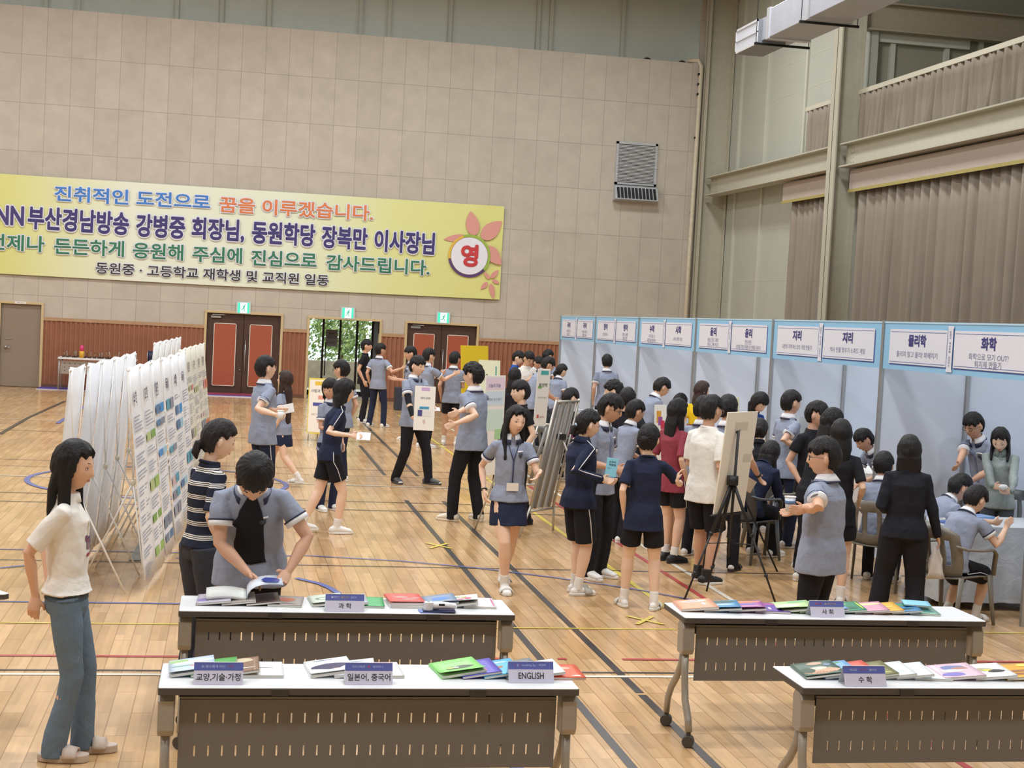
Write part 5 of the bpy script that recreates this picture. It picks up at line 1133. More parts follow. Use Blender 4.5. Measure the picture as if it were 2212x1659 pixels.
def person(u, v, Y, face, label, top='uni', bot='pants', shoes='white', hair='short', fem=0, lean=0, curl=0, side=0, twist=0, head=(0, 0, 0), aR='hang', aL='hang', feet=((.10, 0, 0), (.10, 0, 0)), toe=8, sit=None, girth=1.0, vox=None,
           sk=None, glasses=None, sleeve=None, hem=None, topm=None, botm=None, col='black', socks=None, hlen=.35, poleR=None, poleL=None, curlf=.35, thR=None, thL=None, fdR=None, fdL=None, det=None, group=None, ratio=1.0, kneeo=.15, lanyard=0, extra=(), hsz=1.0, tR=None, tL=None):
    idx = len(PEOPLE); q = random.Random(idx*7+3); sk = idx if sk is None else sk
    tw_ = at_y(u, v, Y)
    def skel(h):
        s = h/1.7; K = {}
        K['s'] = s; K['h'] = h; hipw = .052*h
        th_, sh_ = .245*h, .235*h
        an = [V((sg*feet[i][0]*s, feet[i][1]*s, feet[i][2]+.075*s)) for i, sg in ((0, 1), (1, -1))]
        if sit is None:
            pz = 9
            for i, sg in ((0, 1), (1, -1)):
                dx = an[i].x-sg*hipw; dy = an[i].y; L = (th_+sh_)*.992; pz = min(pz, an[i].z+sqrt(max(.01, L*L-dx*dx-dy*dy)))
        else: pz = sit
        P0 = V((0, 0, pz+.01)); K['P0'] = P0
        ang = [lean*.55, lean*.9, lean+curl*.6, lean+curl]; lens = [.07*h, .11*h, .125*h, .03*h]; pts = [P0]
        for a_, l_ in zip(ang, lens): pts.append(pts[-1]+V((sin(R(side))*l_, sin(R(a_))*cos(R(side))*l_, cos(R(a_))*cos(R(side))*l_)))
        K['sp'] = pts; S = pts[3]; N = pts[4]
        tx = V((cos(R(twist)), -sin(R(twist)), -sin(R(side)))).normalized(); K['tx'] = tx
        up = (pts[3]-pts[2]).normalized(); ty = up.cross(tx).normalized(); K['ty'] = ty; K['up'] = up
        hy, hp, hr = head; HR = M.Rotation(-R(hy), 3, 'Z') @ M.Rotation(-R(hp), 3, 'X') @ M.Rotation(R(hr), 3, 'Y'); K['HR'] = HR
        nd = (up*.6+(HR @ V((0, .12, 1)))*.6).normalized(); NT_ = N+nd*.048*s; hs = (s**.6)*1.09*(.97 if fem else 1.0)*hsz; K['hs'] = hs; K['NT'] = NT_
        HC = NT_-HR @ V((0, -.018, -.082))*hs; K['HC'] = HC; K['top'] = HC+(HR @ V((0, 0, .135)))*hs
        K['topz'] = max(HC.z+(HR @ V((0, y_, z_))).z*hs for y_, z_ in ((0, .136), (.05, .125), (-.06, .125), (-.1, .08), (.09, .09)))
        shw = (.098 if not fem else .086)*h*(1+.25*(girth-1)); arms = {}
        for nm, sg, a_, pole in (('R', 1, aR, poleR), ('L', -1, aL, poleL)):
            w3 = ARM[a_] if isinstance(a_, str) else a_; J = S+tx*(sg*shw)+up*(-.020*h); fx = V((tx.x, tx.y, 0)).normalized(); fy = V((-fx.y, fx.x, 0))
            W__ = J+fx*(sg*w3[0]*s)+fy*(w3[1]*s)+V((0, 0, w3[2]*s)); pl = pole or (.30, -.6, -.7); pw = fx*(sg*pl[0])+fy*pl[1]+V((0, 0, pl[2]))
            E_, W__ = ik(J, W__, .168*h, .150*h, pw); arms[nm] = (J, E_, W__, fx, fy, sg)
        K['arms'] = arms; legs = []
        for i, sg in ((0, 1), (1, -1)):
            H = P0+V((sg*hipw, 0, -.01)); kn, A = ik(H, an[i], th_, sh_, (sg*kneeo, 1, .25 if sit else 0)); legs.append((H, kn, A, sg))
        K['legs'] = legs; return K
    K0 = skel(1.7)
    if sit is None: h = 1.7*tw_.z/K0['topz']*ratio
    else: h = 1.7*(1+(tw_.z-K0['topz'])/.75)
    h = max(1.42, min(1.95, h)); K = skel(h); s = K['s']; g = girth
    root = thing('person', label, 'person', (0, 0, 0), -R(face), group); rot = M.Rotation(-R(face), 3, 'Z'); tl = rot @ K['top']
    tw2 = at_y(u, v, Y) if sit is None else at_z(u, v, K['topz']); root.location = (tw2.x-tl.x, tw2.y-tl.y, 0)
    for nm, tg in (('R', tR), ('L', tL)):
        if tg is not None:
            wp = rot.inverted() @ (at_y(*tg)-root.location); J, E_, W__, fx, fy, sg = K['arms'][nm]; pl = (poleR if nm == 'R' else poleL) or (.30, -.6, -.7)
            E_, W__ = ik(J, wp, .168*h, .150*h, fx*(sg*pl[0])+fy*pl[1]+V((0, 0, pl[2]))); K['arms'][nm] = (J, E_, W__, fx, fy, sg)
    PEOPLE.append((label[:40], round(h, 2), round(K['topz'], 2)))
    if vox is None: vox = .0045 if Y < 9 else (.0062 if Y < 15 else (.0075 if Y < 22 else .0095))
    S, N, tx, up, ty = K['sp'][3], K['sp'][4], K['tx'], K['up'], K['ty']; P0, P1, P2 = K['sp'][:3]; px = V((1, 0, 0)); mx = (px+tx).normalized(); hs = K['hs']; HR = K['HR']; HC = K['HC']
    H4 = HR.to_4x4(); H4.translation = HC
    fm = .9 if fem else 1.0
    # --- body ---
    b = MB(); hv, hf = HEAD[fem]; b.add([HC+(HR @ p)*hs for p in hv], hf)
    for sg in (1, -1): b.ball(HC+(HR @ V((sg*.081, -.010, -.006)))*hs, (.012*hs, .017*hs, .030*hs), 10, 8, mtx=HR.to_4x4())
    nr = (.053 if not fem else .045)*s*(1+.3*(g-1)); b.tube([N-up*.05*s, N+up*.01, K['NT'], HC+(HR @ V((0, -.02, -.045)))*hs], [(nr*1.1, nr*.95), (nr*1.04, nr), (nr, nr*.98), (nr*.95, nr*.95)], 16, ref=tuple(tx))
    tr = [(P0-V((0, 0, .06*s)), px, .125, .09), (P0, px, .128, .092), (P1, px, .105*fm, .072), (P2, mx, .14*fm, .10), (S-up*.07*s, tx, .118*fm, .080), (S-up*.02*s, tx, .085*fm, .056), (N-up*.01*s, tx, .052, .046)]
    b.tube([a for a, *_ in tr], [(r1*s*g, r2*s*g) for _, _, r1, r2 in tr], 20, ref=[tuple(r) for _, r, *_ in tr])
    hands = {}
    for nm in 'RL':
        J, E_, W__, fx, fy, sg = K['arms'][nm]; ar = s*(1.0 if not fem else .86)*(1+.6*(g-1))
        b.tube([J+tx*(-sg*.03*s), J, J.lerp(E_, .5), E_, E_.lerp(W__, .3), E_.lerp(W__, .75), W__], [.030*ar, .038*ar, .040*ar, .036*ar, .038*ar, .027*ar, (.026*ar, .020*ar)], 14, round_end=True)
        fd = fdR if nm == 'R' else fdL; f_ = (W__-E_).normalized() if fd is None else (fx*(sg*fd[0])+fy*fd[1]+V((0, 0, fd[2]))).normalized()
        thd = thR if nm == 'R' else thL
        td = (fy if abs(f_.z) > .75 else V((0, 0, .9))+fx*(-sg*.3)) if thd is None else fx*(sg*thd[0])+fy*thd[1]+V((0, 0, thd[2]))
        t_ = (td-f_*td.dot(f_)).normalized(); n_ = f_.cross(t_)*(1 if sg > 0 else -1); n_ = -n_ if False else n_
        # palm faces n_
        k = s*(1 if not fem else .9); inward = -fx*sg
        if thd is None and abs(f_.z) > .75 and n_.dot(inward) < 0: n_ = -n_
        b.tube([W__-f_*.01*k, W__+f_*.02*k, W__+f_*.055*k, W__+f_*.088*k], [(.024*k, .018*k), (.032*k, .017*k), (.040*k, .016*k), (.038*k, .012*k)], 12, ref=tuple(t_))
        for fi, (of, ln) in enumerate(((.029, .070), (.010, .078), (-.010, .072), (-.028, .056))):
            p = W__+f_*.082*k+t_*(of*k); cu = curlf*(1+.12*fi); pts = [p]; a_ = cu*.5
            for j, l_ in enumerate((.45, .32, .23)):
                a_ += cu*(.6 if j else .3); pts.append(pts[-1]+(f_*cos(a_)+n_*sin(a_))*(ln*l_*k))
            b.tube(pts, [.0092*k, .0086*k, .0078*k, .0066*k], 8, round_end=True)
        p = W__+f_*.025*k+t_*.024*k; d1 = (f_*.62+t_*.75+n_*.25).normalized(); d2 = (f_*.9+t_*.25+n_*(.2+.5*curlf)).normalized()
        b.tube([p-d1*.01*k, p+d1*.035*k, p+d1*.035*k+d2*.032*k], [.0125*k, .0105*k, .0085*k], 8, round_end=True)
        hands[nm] = (W__+f_*.075*k+n_*.022*k, f_, t_, n_)
    slide = shoes in ('slide', 'beige', 'black_slide')
    lr = s*(1.0 if not fem else .98)*(1+.55*(g-1))
    for H, kn, A, sg in K['legs']:
        b.tube([H+V((0, 0, .03)), H.lerp(kn, .3), H.lerp(kn, .75), kn, kn.lerp(A, .3), kn.lerp(A, .75), A-V((0, 0, .02*s))], [.066*lr, .078*lr, .067*lr, .056*lr, .058*lr, .040*lr, .035*lr], 14)
        if shoes == 'beige' or shoes == 'barefoot':
            fdv = V((sin(R(toe))*sg, cos(R(toe)), 0)); b.tube([A+V((0, 0, -.03*s))-fdv*.03*s, A+fdv*.05*s-V((0, 0, .03*s)), A+fdv*.14*s-V((0, 0, .045*s))], [(.032*s, .03*s), (.036*s, .026*s), (.042*s, .014*s)], 10, ref=(1, 0, 0), round_end=True)
    body = b.build('body', skin(sk), root, True, remesh=vox, sm=2)
    # face
    fy_ = FY[fem]
    for sg in (1, -1):
        def hp(x, y, z): return H4 @ (V((x, y, z))*hs)
        if Y < 14:
            MB().ball(hp(sg*.031, fy_[(.031, .005)]-.0035, .005), (.0135*hs, .005*hs, .0038*hs), 10, 6, mtx=HR.to_4x4()).build('eye_white', EWH, body, True)
            MB().ball(hp(sg*.031, fy_[(.031, .005)]-.001, .0045), (.0054*hs, .0036*hs, .0042*hs), 10, 6, mtx=HR.to_4x4()).build('iris', EYE, body, True)
            MB().tube([hp(sg*.017, fy_[(.031, .005)]-.003, .006), hp(sg*.031, fy_[(.031, .005)]+.002, .0115), hp(sg*.046, fy_[(.031, .005)]-.006, .0075)], .0012*hs, 6, round_end=True).build('eyelid', EYE, body, True)
        else: MB().ball(hp(sg*.031, fy_[(.031, .005)]-.002, .005), (.0125*hs, .004*hs, .0042*hs), 8, 6, mtx=HR.to_4x4()).build('eye', EYE, body, True)
        MB().tube([hp(sg*.018, fy_[(.018, .03)]-.0015, .0305), hp(sg*.031, fy_[(.031, .03)]-.001, .0335), hp(sg*.046, fy_[(.046, .027)]-.002, .0285)], [(.0017*hs, .0020*hs), (.0022*hs, .0024*hs), (.0012*hs, .0012*hs)], 6, round_end=True).build('eyebrow', BROW, body, True)
    yl = fy_[(0, -.056)]; MB().ball(hp(0, yl-.0042, -.0525), (.020*hs, .005*hs, .0030*hs), 12, 6, mtx=HR.to_4x4()).ball(hp(0, yl-.0038, -.0585), (.017*hs, .005*hs, .0036*hs), 12, 6, mtx=HR.to_4x4()).build('lips', LIP, body, True)
    if glasses:
        gm = GLC if glasses == 'thin' else GLS; mb = MB(); ge = fy_[(.031, .005)]+.012
        for sg in (1, -1):
            mb.tube([hp(sg*.033+.021*cos(2*pi*i/20), ge-.003*abs(cos(2*pi*i/20)), .002+.017*sin(2*pi*i/20)) for i in range(21)], .0016*hs*(1 if glasses == 'thin' else 1.5), 6)
            mb.tube([hp(sg*.054, ge-.004, .006), hp(sg*.080, .05, .007), hp(sg*.083, -.005, .004)], .0015*hs, 6)
        mb.tube([hp(-.012, ge, .005), hp(.012, ge, .005)], .0016*hs, 6).build('glasses', gm, root, True)
    # --- hair ---
    hb = MB(); st = {'long': 'long', 'bob': 'bob', 'pony': 'pony', 'bun': 'bun', 'tied': 'pony'}.get(hair, hair); hv2, hf2 = sph(64, 40, hair_fn(st, fem, idx+1, 1.0 if hair != 'bob' else 1.15)); hb.add([HC+(HR @ p)*hs for p in hv2], hf2)
    dn = V((0, 0, -1)); bk_ = HR @ V((0, -1, 0)); bkf = V((bk_.x, bk_.y, 0)).normalized(); rf = tuple(HR @ V((1, 0, 0)))
    if hair in ('long', 'bob'):
        L = hlen if hair == 'long' else min(hlen, .13); a0 = HC+(HR @ V((0, -.035, .03)))*hs; a1 = HC+(HR @ V((0, -.055, -.06)))*hs; a2 = a1+dn*.07*s+bkf*(.02 if hair == 'long' else -.005)
        pts = [a0, a1, a2]; rad = [(.074*hs, .055*hs), (.084*hs, .048*hs), (.088*hs, .040*hs)]
        if hair == 'long':
            k_ = max(2, int(L/.08)); spn = V((0, -sin(R(lean+curl)), -cos(R(lean+curl)))) if lean < 45 else dn
            for i in range(1, k_+1): pts.append(a2+(spn*.75+dn*.25)*(L*i/k_)+bkf*.015); rad.append((.088*hs*(1-.30*i/k_), .030*hs*(1-.35*i/k_)))
        else: pts.append(a2+dn*.035); rad = [(.086*hs, .058*hs), (.098*hs, .056*hs), (.102*hs, .052*hs), (.098*hs, .046*hs)]
        hb.tube(pts, rad, 18, ref=rf, round_end=True)
        for sg in (1, -1):
            c0 = HC+(HR @ V((sg*.072, -.008, .0)))*hs; c1 = HC+(HR @ V((sg*.078, -.008, -.07)))*hs; l2 = (L*.85 if hair == 'long' else .03); c2 = c1+dn*max(.04, l2*.5)+(HR @ V((sg*.004, .004 if hair == 'long' else -.01, 0))); c3 = c1+dn*l2+ty*(.055 if hair == 'long' else 0)
            hb.tube([c0, c1, c2, c3], [(.017*hs, .034*hs), (.016*hs, .036*hs), (.018*hs, .034*hs), (.012*hs, .020*hs)], 12, ref=rf, round_end=True)
    if hair == 'pony' or hair == 'tied':
        a0 = HC+(HR @ V((0, -.085, -.03 if hair == 'tied' else .03)))*hs; k_ = [a0, a0+bkf*.035+dn*.01, a0+bkf*.055+dn*.07, a0+bkf*.045+dn*(.05+hlen*.5)]; hb.tube(k_, [.022, .028, .026, .010], 12, round_end=True)
        if hair == 'tied':
            for i in range(7): a_ = q.uniform(-1, 1); hb.tube([a0+bkf*.02, a0+bkf*.05+V((.03*a_, 0, -.03)), a0+bkf*.06+V((.05*a_, 0, -.09+.03*q.random()))], [.008, .007, .002], 6)
    if hair == 'bun':
        a0 = HC+(HR @ V((0, -.105, .0)))*hs; hb.ball(a0, (.036, .03, .036), 12, 8)
        for i in range(12): a_ = 2*pi*i/12; e_ = V((cos(a_)*.05, -.01, sin(a_)*.05)); hb.tube([a0, a0+HR @ (e_*.6), a0+HR @ (e_*1.25)], [.01, .007, .0015], 5)
    ho = hb.build('hair', HAIRM[col], root, True, remesh=max(.0045, vox*.85), sm=1)
    # --- top ---
    sl = sleeve if sleeve is not None else {'uni': .62, 'tee': .60, 'jacket': 2.0}[top]; hm_ = hem if hem is not None else {'uni': .10, 'tee': .09, 'jacket': .07}[top]; tm = topm or UNI
    tb_ = MB(); ex = (.014 if top != 'jacket' else .022); hmm = P0-V((0, 0, hm_*s)) if sit is None else P0-V((0, 0, min(hm_, .06)*s))
    if fem: rr_ = [(hmm, px, .182, .136), (P0+V((0, 0, .02)), px, .170, .128), (P1, px, .135, .100), (P2, mx, .140, .112), (S-up*.11*s, tx, .142, .118), (S-up*.05*s, tx, .136, .086), (S-up*.008*s, tx, .104, .062), (N-up*.01*s, tx, .066, .062)]
    else: rr_ = [(hmm, px, .190, .142), (P0+V((0, 0, .02)), px, .178, .134), (P1, px, .156, .116), (P2, mx, .160, .116), (S-up*.11*s, tx, .164, .116), (S-up*.05*s, tx, .158, .094), (S-up*.008*s, tx, .122, .070), (N-up*.01*s, tx, .074, .066)]
    tb_.tube([a for a, *_ in rr_], [((r1+ex-.010)*s*g, (r2+ex-.010)*s*g) for _, _, r1, r2 in rr_], 28, ref=[tuple(r) for _, r, *_ in rr_])
    cuffs = []
    for nm in 'RL':
        J, E_, W__, fx, fy, sg = K['arms'][nm]; ar = s*(1.0 if not fem else .88)*(1+.6*(g-1)); j0 = J-tx*(sg*.05*s)
        if sl <= 1: e0 = J.lerp(E_, sl); tb_.tube([j0, J-(up*.008), J.lerp(E_, sl*.5), e0], [.046*ar, .055*ar, .060*ar, .063*ar], 16); cuffs.append((J.lerp(E_, sl-.10), J.lerp(E_, sl+.02), .064*ar, nm))
        else: tb_.tube([j0, J, J.lerp(E_, .6), E_, E_.lerp(W__, .5), E_.lerp(W__, .96)], [.052*ar, .062*ar, .060*ar, .055*ar, .048*ar, .042*ar], 16, round_end=True)
    to = tb_.build({'uni': 'shirt', 'tee': 't_shirt', 'jacket': 'jacket'}[top], tm, root, True, remesh=max(.006, vox*1.05), sm=(9 if top != 'jacket' else 14) if Y < 18 else 5); disp(to, .022 if top != 'jacket' else .026)
    det = det if det is not None else (Y < 17)
    nz = N-up*.005*s
    def ring(r0, r1, z0_, z1_, gap, m_, nm, off=0):
        rows = [[], []]; n_ = 26
        for i in range(n_+1):
            a_ = R(gap+(360-2*gap)*i/n_)
            for k_, (r_, z_) in enumerate(((r0, z0_), (r1, z1_))):
                fr = (cos(a_)+1)/2; rows[k_].append(nz+tx*(sin(a_)*r_*s)+ty*(cos(a_)*r_*s*.95)+up*((z_-fr*.03*(1-k_)*1.2-fr*.012)*s))
        o_ = MB().loft(rows, cap=False, close=False).build(nm, m_, root, True); md = o_.modifiers.new('t', 'SOLIDIFY'); md.thickness = .005; md.offset = 0
    if top == 'uni':
        gp = 14 if 'open' not in extra else 40; ring(.092*g, .064, -.018, .036, gp, CWH, 'collar'); ring(.096*g, .090*g, -.024, -.014, gp, CNV, 'collar_trim')
        for a_, b2, r_, nm in cuffs:
            MB().tube([a_, b2], r_*1.04, 20).build('cuff', CWH, root, True); d_ = (b2-a_).normalized(); MB().tube([a_-d_*.006, a_+d_*.003], r_*1.07, 20).build('cuff_trim', CNV, root, True)
        if det:
            def chest(x, dz):  # point in front of the shirt
                k_ = max(0, min(1, dz/.40)); return S.lerp(P1, k_)-up*(min(0, dz)*.5*s)+tx*(x*s)+ty*((.150+.6*min(0, dz))*s*g-abs(x)*.25)
            def patch(nm, grid, m_, off=.003, th_=.003):
                o_ = MB().loft(grid, cap=False, close=False).build(nm, m_, root, True); w_ = o_.modifiers.new('wrap', 'SHRINKWRAP'); w_.target = to; w_.wrap_method = 'NEAREST_SURFACEPOINT'; w_.wrap_mode = 'ABOVE_SURFACE'; w_.offset = off
                md = o_.modifiers.new('t', 'SOLIDIFY'); md.thickness = th_; md.offset = 1; return o_
            if 'open' in extra:
                patch('inner_shirt', [[chest(x, d_) for x in [-w0+(w0+w1)*i/10 for i in range(11)]] for d_, w0, w1 in [(-.10, .03, .03), (-.05, .045, .045)]+[(.03+.05*j, .075+.003*j, .080+.006*j) for j in range(11)]], BLKC, .004)
            else: patch('placket', [[chest(x, d_) for x in (-.013, 0, .013)] for d_ in [.03+.03*j for j in range(14)]], mat('placket_blue', '#737f9f', .8), .002)
            patch('school_badge', [[chest(-.078+x, .115-z) for x in (-w_, 0, w_)] for z, w_ in ((.026, .022), (.012, .023), (-.004, .022), (-.018, .014), (-.03, .003))], mat('badge_dark', '#3a3f4a', .7), .004)
            patch('pocket_strip', [[chest(-.078+x, .115-z) for x in (-.036, 0, .036)] for z in (.052, .038)], CWH, .004)
    elif top == 'tee': ring(.076*g, .068, -.006, .006, 0, tm, 'neckband')
    elif top == 'jacket' and 'nocollar' not in extra: ring(.088*g, .064, -.014, .035, 10, tm, 'collar')
    if 'piping' in extra:
        for nm in 'RL':
            J, E_, W__, fx, fy, sg = K['arms'][nm]; o1 = tx*(sg*.045*s); r_ = .075 if top == 'jacket' else .071; cdir = (fx*sg+V((0, 0, .25))).normalized(); e0 = J.lerp(E_, sl if sl <= 1 else 1)
            pts = [N+tx*(sg*.06*s)+up*.0, J+V((0, 0, .062*s))+tx*(-sg*.02), J+cdir*(r_*s)]+[J.lerp(e0, k_)+cdir*(r_*s) for k_ in (.35, .7, 1)]
            if sl > 1: pts += [E_.lerp(W__, k_)+cdir*(.058*s) for k_ in (.3, .6, .92)]
            MB().tube(pts, .004, 6).build('piping', PIPE, root, True)
    if lanyard:
        c1 = S-up*.05*s+ty*(.128*s); pts = [N+tx*.07*s+up*.01, S+tx*.055*s+ty*.09*s, c1-up*.12*s+ty*.004, P1+ty*(.125*s)+up*.02*s]; pts2 = [N-tx*.07*s+up*.01, S-tx*.055*s+ty*.09*s, c1-up*.12*s+ty*.006, P1+ty*(.125*s)+up*.02*s]
        MB().tube(pts, [(.004, .002)]*4, 6, ref=tuple(tx)).tube(pts2, [(.004, .002)]*4, 6, ref=tuple(tx)).build('lanyard', CNV, root, True)
        mm = frame_m(P1+ty*(.132*s)-up*.005*s, tx, up); o_ = MB().box(-.052, .052, -.034, .034, -.002, .002).build('name_card', mat('card_white', '#e4dfda', .4), root); o_.matrix_local = mm
    # --- bottom ---
    bm2 = botm or DRK; pb_ = MB(); ws = P1-V((0, 0, .02*s)) if bot != 'jeans' else P1+V((0, 0, .025*s))
    gw = g*(1.0 if not fem else 1.02)
    if bot in ('pants', 'jeans', 'wide', 'shorts'):
        pb_.tube([ws, P0+V((0, 0, .02)), P0-V((0, 0, .05*s)), P0-V((0, 0, .09*s))], [(.118*s*gw*(.94 if fem else 1), .082*s*gw), (.146*s*gw, .108*s*gw), (.150*s*gw, .114*s*gw), (.13*s*gw, .10*s*gw)], 24, ref=(1, 0, 0))
        wd = {'pants': 1.0, 'jeans': .94, 'wide': 1.28, 'shorts': 1.12}[bot]
        for H, kn, A, sg in K['legs']:
            if bot == 'shorts':
                e_ = H.lerp(kn, .68 if 'longshorts' not in extra else .92); pb_.tube([H+V((0, 0, .02)), H.lerp(e_, .4), e_], [.088*lr*1.05, .096*lr, (.100*lr, .096*lr)], 18)
            else:
                a2 = A-V((0, 0, .052*s)); r3 = {'pants': .058, 'jeans': .066, 'wide': .085}[bot]
                pb_.tube([H+V((0, 0, .02)), H.lerp(kn, .3), H.lerp(kn, .7), kn, kn.lerp(A, .4), a2+V((0, 0, .05)), a2], [.092*lr*wd, .090*lr*wd, .076*lr*wd, .067*lr*wd, .064*lr*wd, r3*lr, r3*lr*1.03], 18)
    else:  # skirt
        qa, qb = [l_[0].lerp(l_[1], .62) for l_ in K['legs']]; kz = (qa+qb)/2; kx = abs(qa.x-qb.x)/2+.100*s*gw; ky = abs(qa.y-qb.y)/2+.100*s*gw; km = (P0+kz)/2-V((0, 0, .03))
        pb_.tube([P1, P0+V((0, 0, .03)), P0-V((0, 0, .06*s)), km, kz], [(.110*s*gw, .078*s*gw), (.146*s*gw, .106*s*gw), (.165*s*gw, .126*s*gw), (max(.166*s*gw, kx), max(.13*s*gw, .3*ky+.7*.118*s*gw+.02)), (max(.165*s*gw, kx), max(.13*s*gw, ky))], 26, ref=(1, 0, 0))
    po = pb_.build({'pants': 'trousers', 'jeans': 'jeans', 'wide': 'trousers', 'shorts': 'shorts', 'skirt': 'skirt'}[bot], bm2, root, True, remesh=max(.006, vox*1.1), sm=6); disp(po, .012)
    if 'legstripe' in extra:
        for H, kn, A, sg in K['legs']:
            e_ = H.lerp(kn, .68 if 'longshorts' not in extra else .92) if bot == 'shorts' else A; rr2 = .112 if bot == 'shorts' else .1
            pts = [P0+V((sg*.160*s*gw, 0, .04)), H+V((sg*rr2*lr, 0, -.05)), (H.lerp(e_, .5) if bot == 'shorts' else kn)+V((sg*(.110 if bot == 'shorts' else .074)*lr, 0, 0)), e_+V((sg*(.106 if bot == 'shorts' else .066)*lr, 0, 0))]; MB().tube(pts, .004, 6).build('side_stripe', PIPE, root, True)
    # --- socks and shoes ---
    sc_ = socks if socks is not None else (bot in ('shorts', 'skirt') or slide)
    for H, kn, A, sg in K['legs']:
        fdv = V((sin(R(toe))*sg, cos(R(toe)), 0)); rt = (fdv.y, -fdv.x, 0); gz = A.z-.075*s; base = V((A.x, A.y, gz)); sdir = (kn-A).normalized()
        lift_ = gz > .03; pit = 0
        if sc_ and shoes not in ('beige',):
            MB().tube([A+sdir*.10*s, A+sdir*.03*s, A-V((0, 0, .02*s))], [.044*s, .043*s, .042*s], 14).tube([A-V((0, 0, .035*s))-fdv*.04*s, base+fdv*.03*s+V((0, 0, .05*s)), base+fdv*.12*s+V((0, 0, .034*s)), base+fdv*.165*s+V((0, 0, .027*s))], [(.034*s, .034*s), (.040*s, .038*s), (.044*s, .024*s), (.036*s, .017*s)], 14, ref=rt, round_end=True).build('sock', SOCK, root, True, remesh=max(.005, vox*.9), sm=2)
        def sole(m_, t_, w_, L0, L1, nm, z0_=0, flare=1.0):
            ol = []
            for i in range(24):
                a_ = 2*pi*i/24; yy = (L0+L1)/2+(L1-L0)/2*cos(a_); xx = w_*sin(a_)*(1.0+.12*cos(a_)); xx = xx*(abs(sin(a_))**-.25 if abs(sin(a_)) > .05 else 1); xx = max(-w_*1.12, min(w_*1.12, xx)); ol.append((xx, yy))
            rings = [[base+V((rt[0]*x+fdv.x*y, rt[1]*x+fdv.y*y, 0))*1+V((0, 0, z0_+zz)) for x, y in ol] for zz in (0.001, t_)]
            return MB().loft(rings).build(nm, m_, root, False, bevel=.006)
        if slide:
            m_ = {'slide': mat('slide_white', '#dcdad4', .5), 'beige': SHP, 'black_slide': SHB}[shoes]; tk = .028*s if shoes != 'beige' else .045*s
            sole(m_, tk, .050*s, -.085*s, .190*s, 'sandal_sole')
            st_ = MB(); rows = []
            for y_ in (.055, .08, .105, .13): rows.append([base+fdv*(y_*s)+V((rt[0]*cos(a_)*.056*s, rt[1]*cos(a_)*.056*s, tk*.6+sin(a_)*(.058-.012*(y_-.055)/.05)*s)) for a_ in [pi*i/10 for i in range(11)]])
            o_ = st_.loft(rows, cap=False, close=False).build('sandal_strap', m_ if 'greystrap' not in extra else mat('strap_grey', '#aaa69c', .6), root, True); md = o_.modifiers.new('t', 'SOLIDIFY'); md.thickness = .008
        else:
            mm_ = {'white': SHW, 'black': SHB, 'croc': SHC, 'black_croc': SHB, 'grey_croc': SHG, 'hightop': SHB}[shoes]; so = SHW if shoes in ('white', 'hightop') else mm_
            sole(so, .026*s, .049*s, -.085*s, .190*s, 'shoe_sole')
            sh = MB().tube([base-fdv*.048*s+V((0, 0, .045*s)), base+fdv*.02*s+V((0, 0, .056*s)), base+fdv*.08*s+V((0, 0, .046*s)), base+fdv*.150*s+V((0, 0, .034*s))], [(.041*s, .040*s), (.044*s, .044*s), (.049*s, .034*s), (.046*s, .024*s)], 16, ref=rt, round_end=True)
            sh.tube([A+V((0, 0, .02*s if shoes != 'hightop' else .07*s)), base+V((0, 0, .05*s))], [(.043*s, .046*s), (.045*s, .055*s)], 14)
            sh.build('shoe_upper', mm_, root, True, remesh=max(.006, vox), sm=2)
            if shoes in ('white', 'hightop') and Y < 15:
                lc = MB()
                for k_ in range(4): y_ = .045+.024*k_; z_ = .098-.012*k_; lc.tube([base+fdv*(y_*s)+V((rt[0]*x*s, rt[1]*x*s, z_*s-abs(x)*.35*s)) for x in (-.028, 0, .028)], .004, 6)
                lc.build('shoe_lace', SHW, root, True)
            if 'croc' in shoes: MB().tube([base+V((rt[0]*.046*s*cos(a_), rt[1]*.046*s*cos(a_), .062*s))-fdv*(.075*s*sin(a_)-.0*s) for a_ in [pi*i/12 for i in range(13)]], [(.011, .003)]*13, 6, ref=(0, 0, 1)).build('heel_strap', mm_, root, True)
    W4 = M.Translation(root.location) @ M.Rotation(-R(face), 4, 'Z')
    out = {'root': root, 'K': K, 'W': W4, 'h': h, 'body': body, 'H4': W4 @ H4, 'hs': hs}
    for nm in 'RL': c_, f_, t_, n_ = hands[nm]; w3 = W4.to_3x3(); out[nm] = (W4 @ c_, w3 @ f_, w3 @ t_, w3 @ n_)
    out['chest'] = W4 @ (S-up*.2*s+ty*.14*s*g); out['fwd'] = (W4.to_3x3() @ ty); out['tx'] = W4.to_3x3() @ tx; out['up'] = W4.to_3x3() @ up
    return out
gu = 'students in blue grey uniform shirts'
P = person
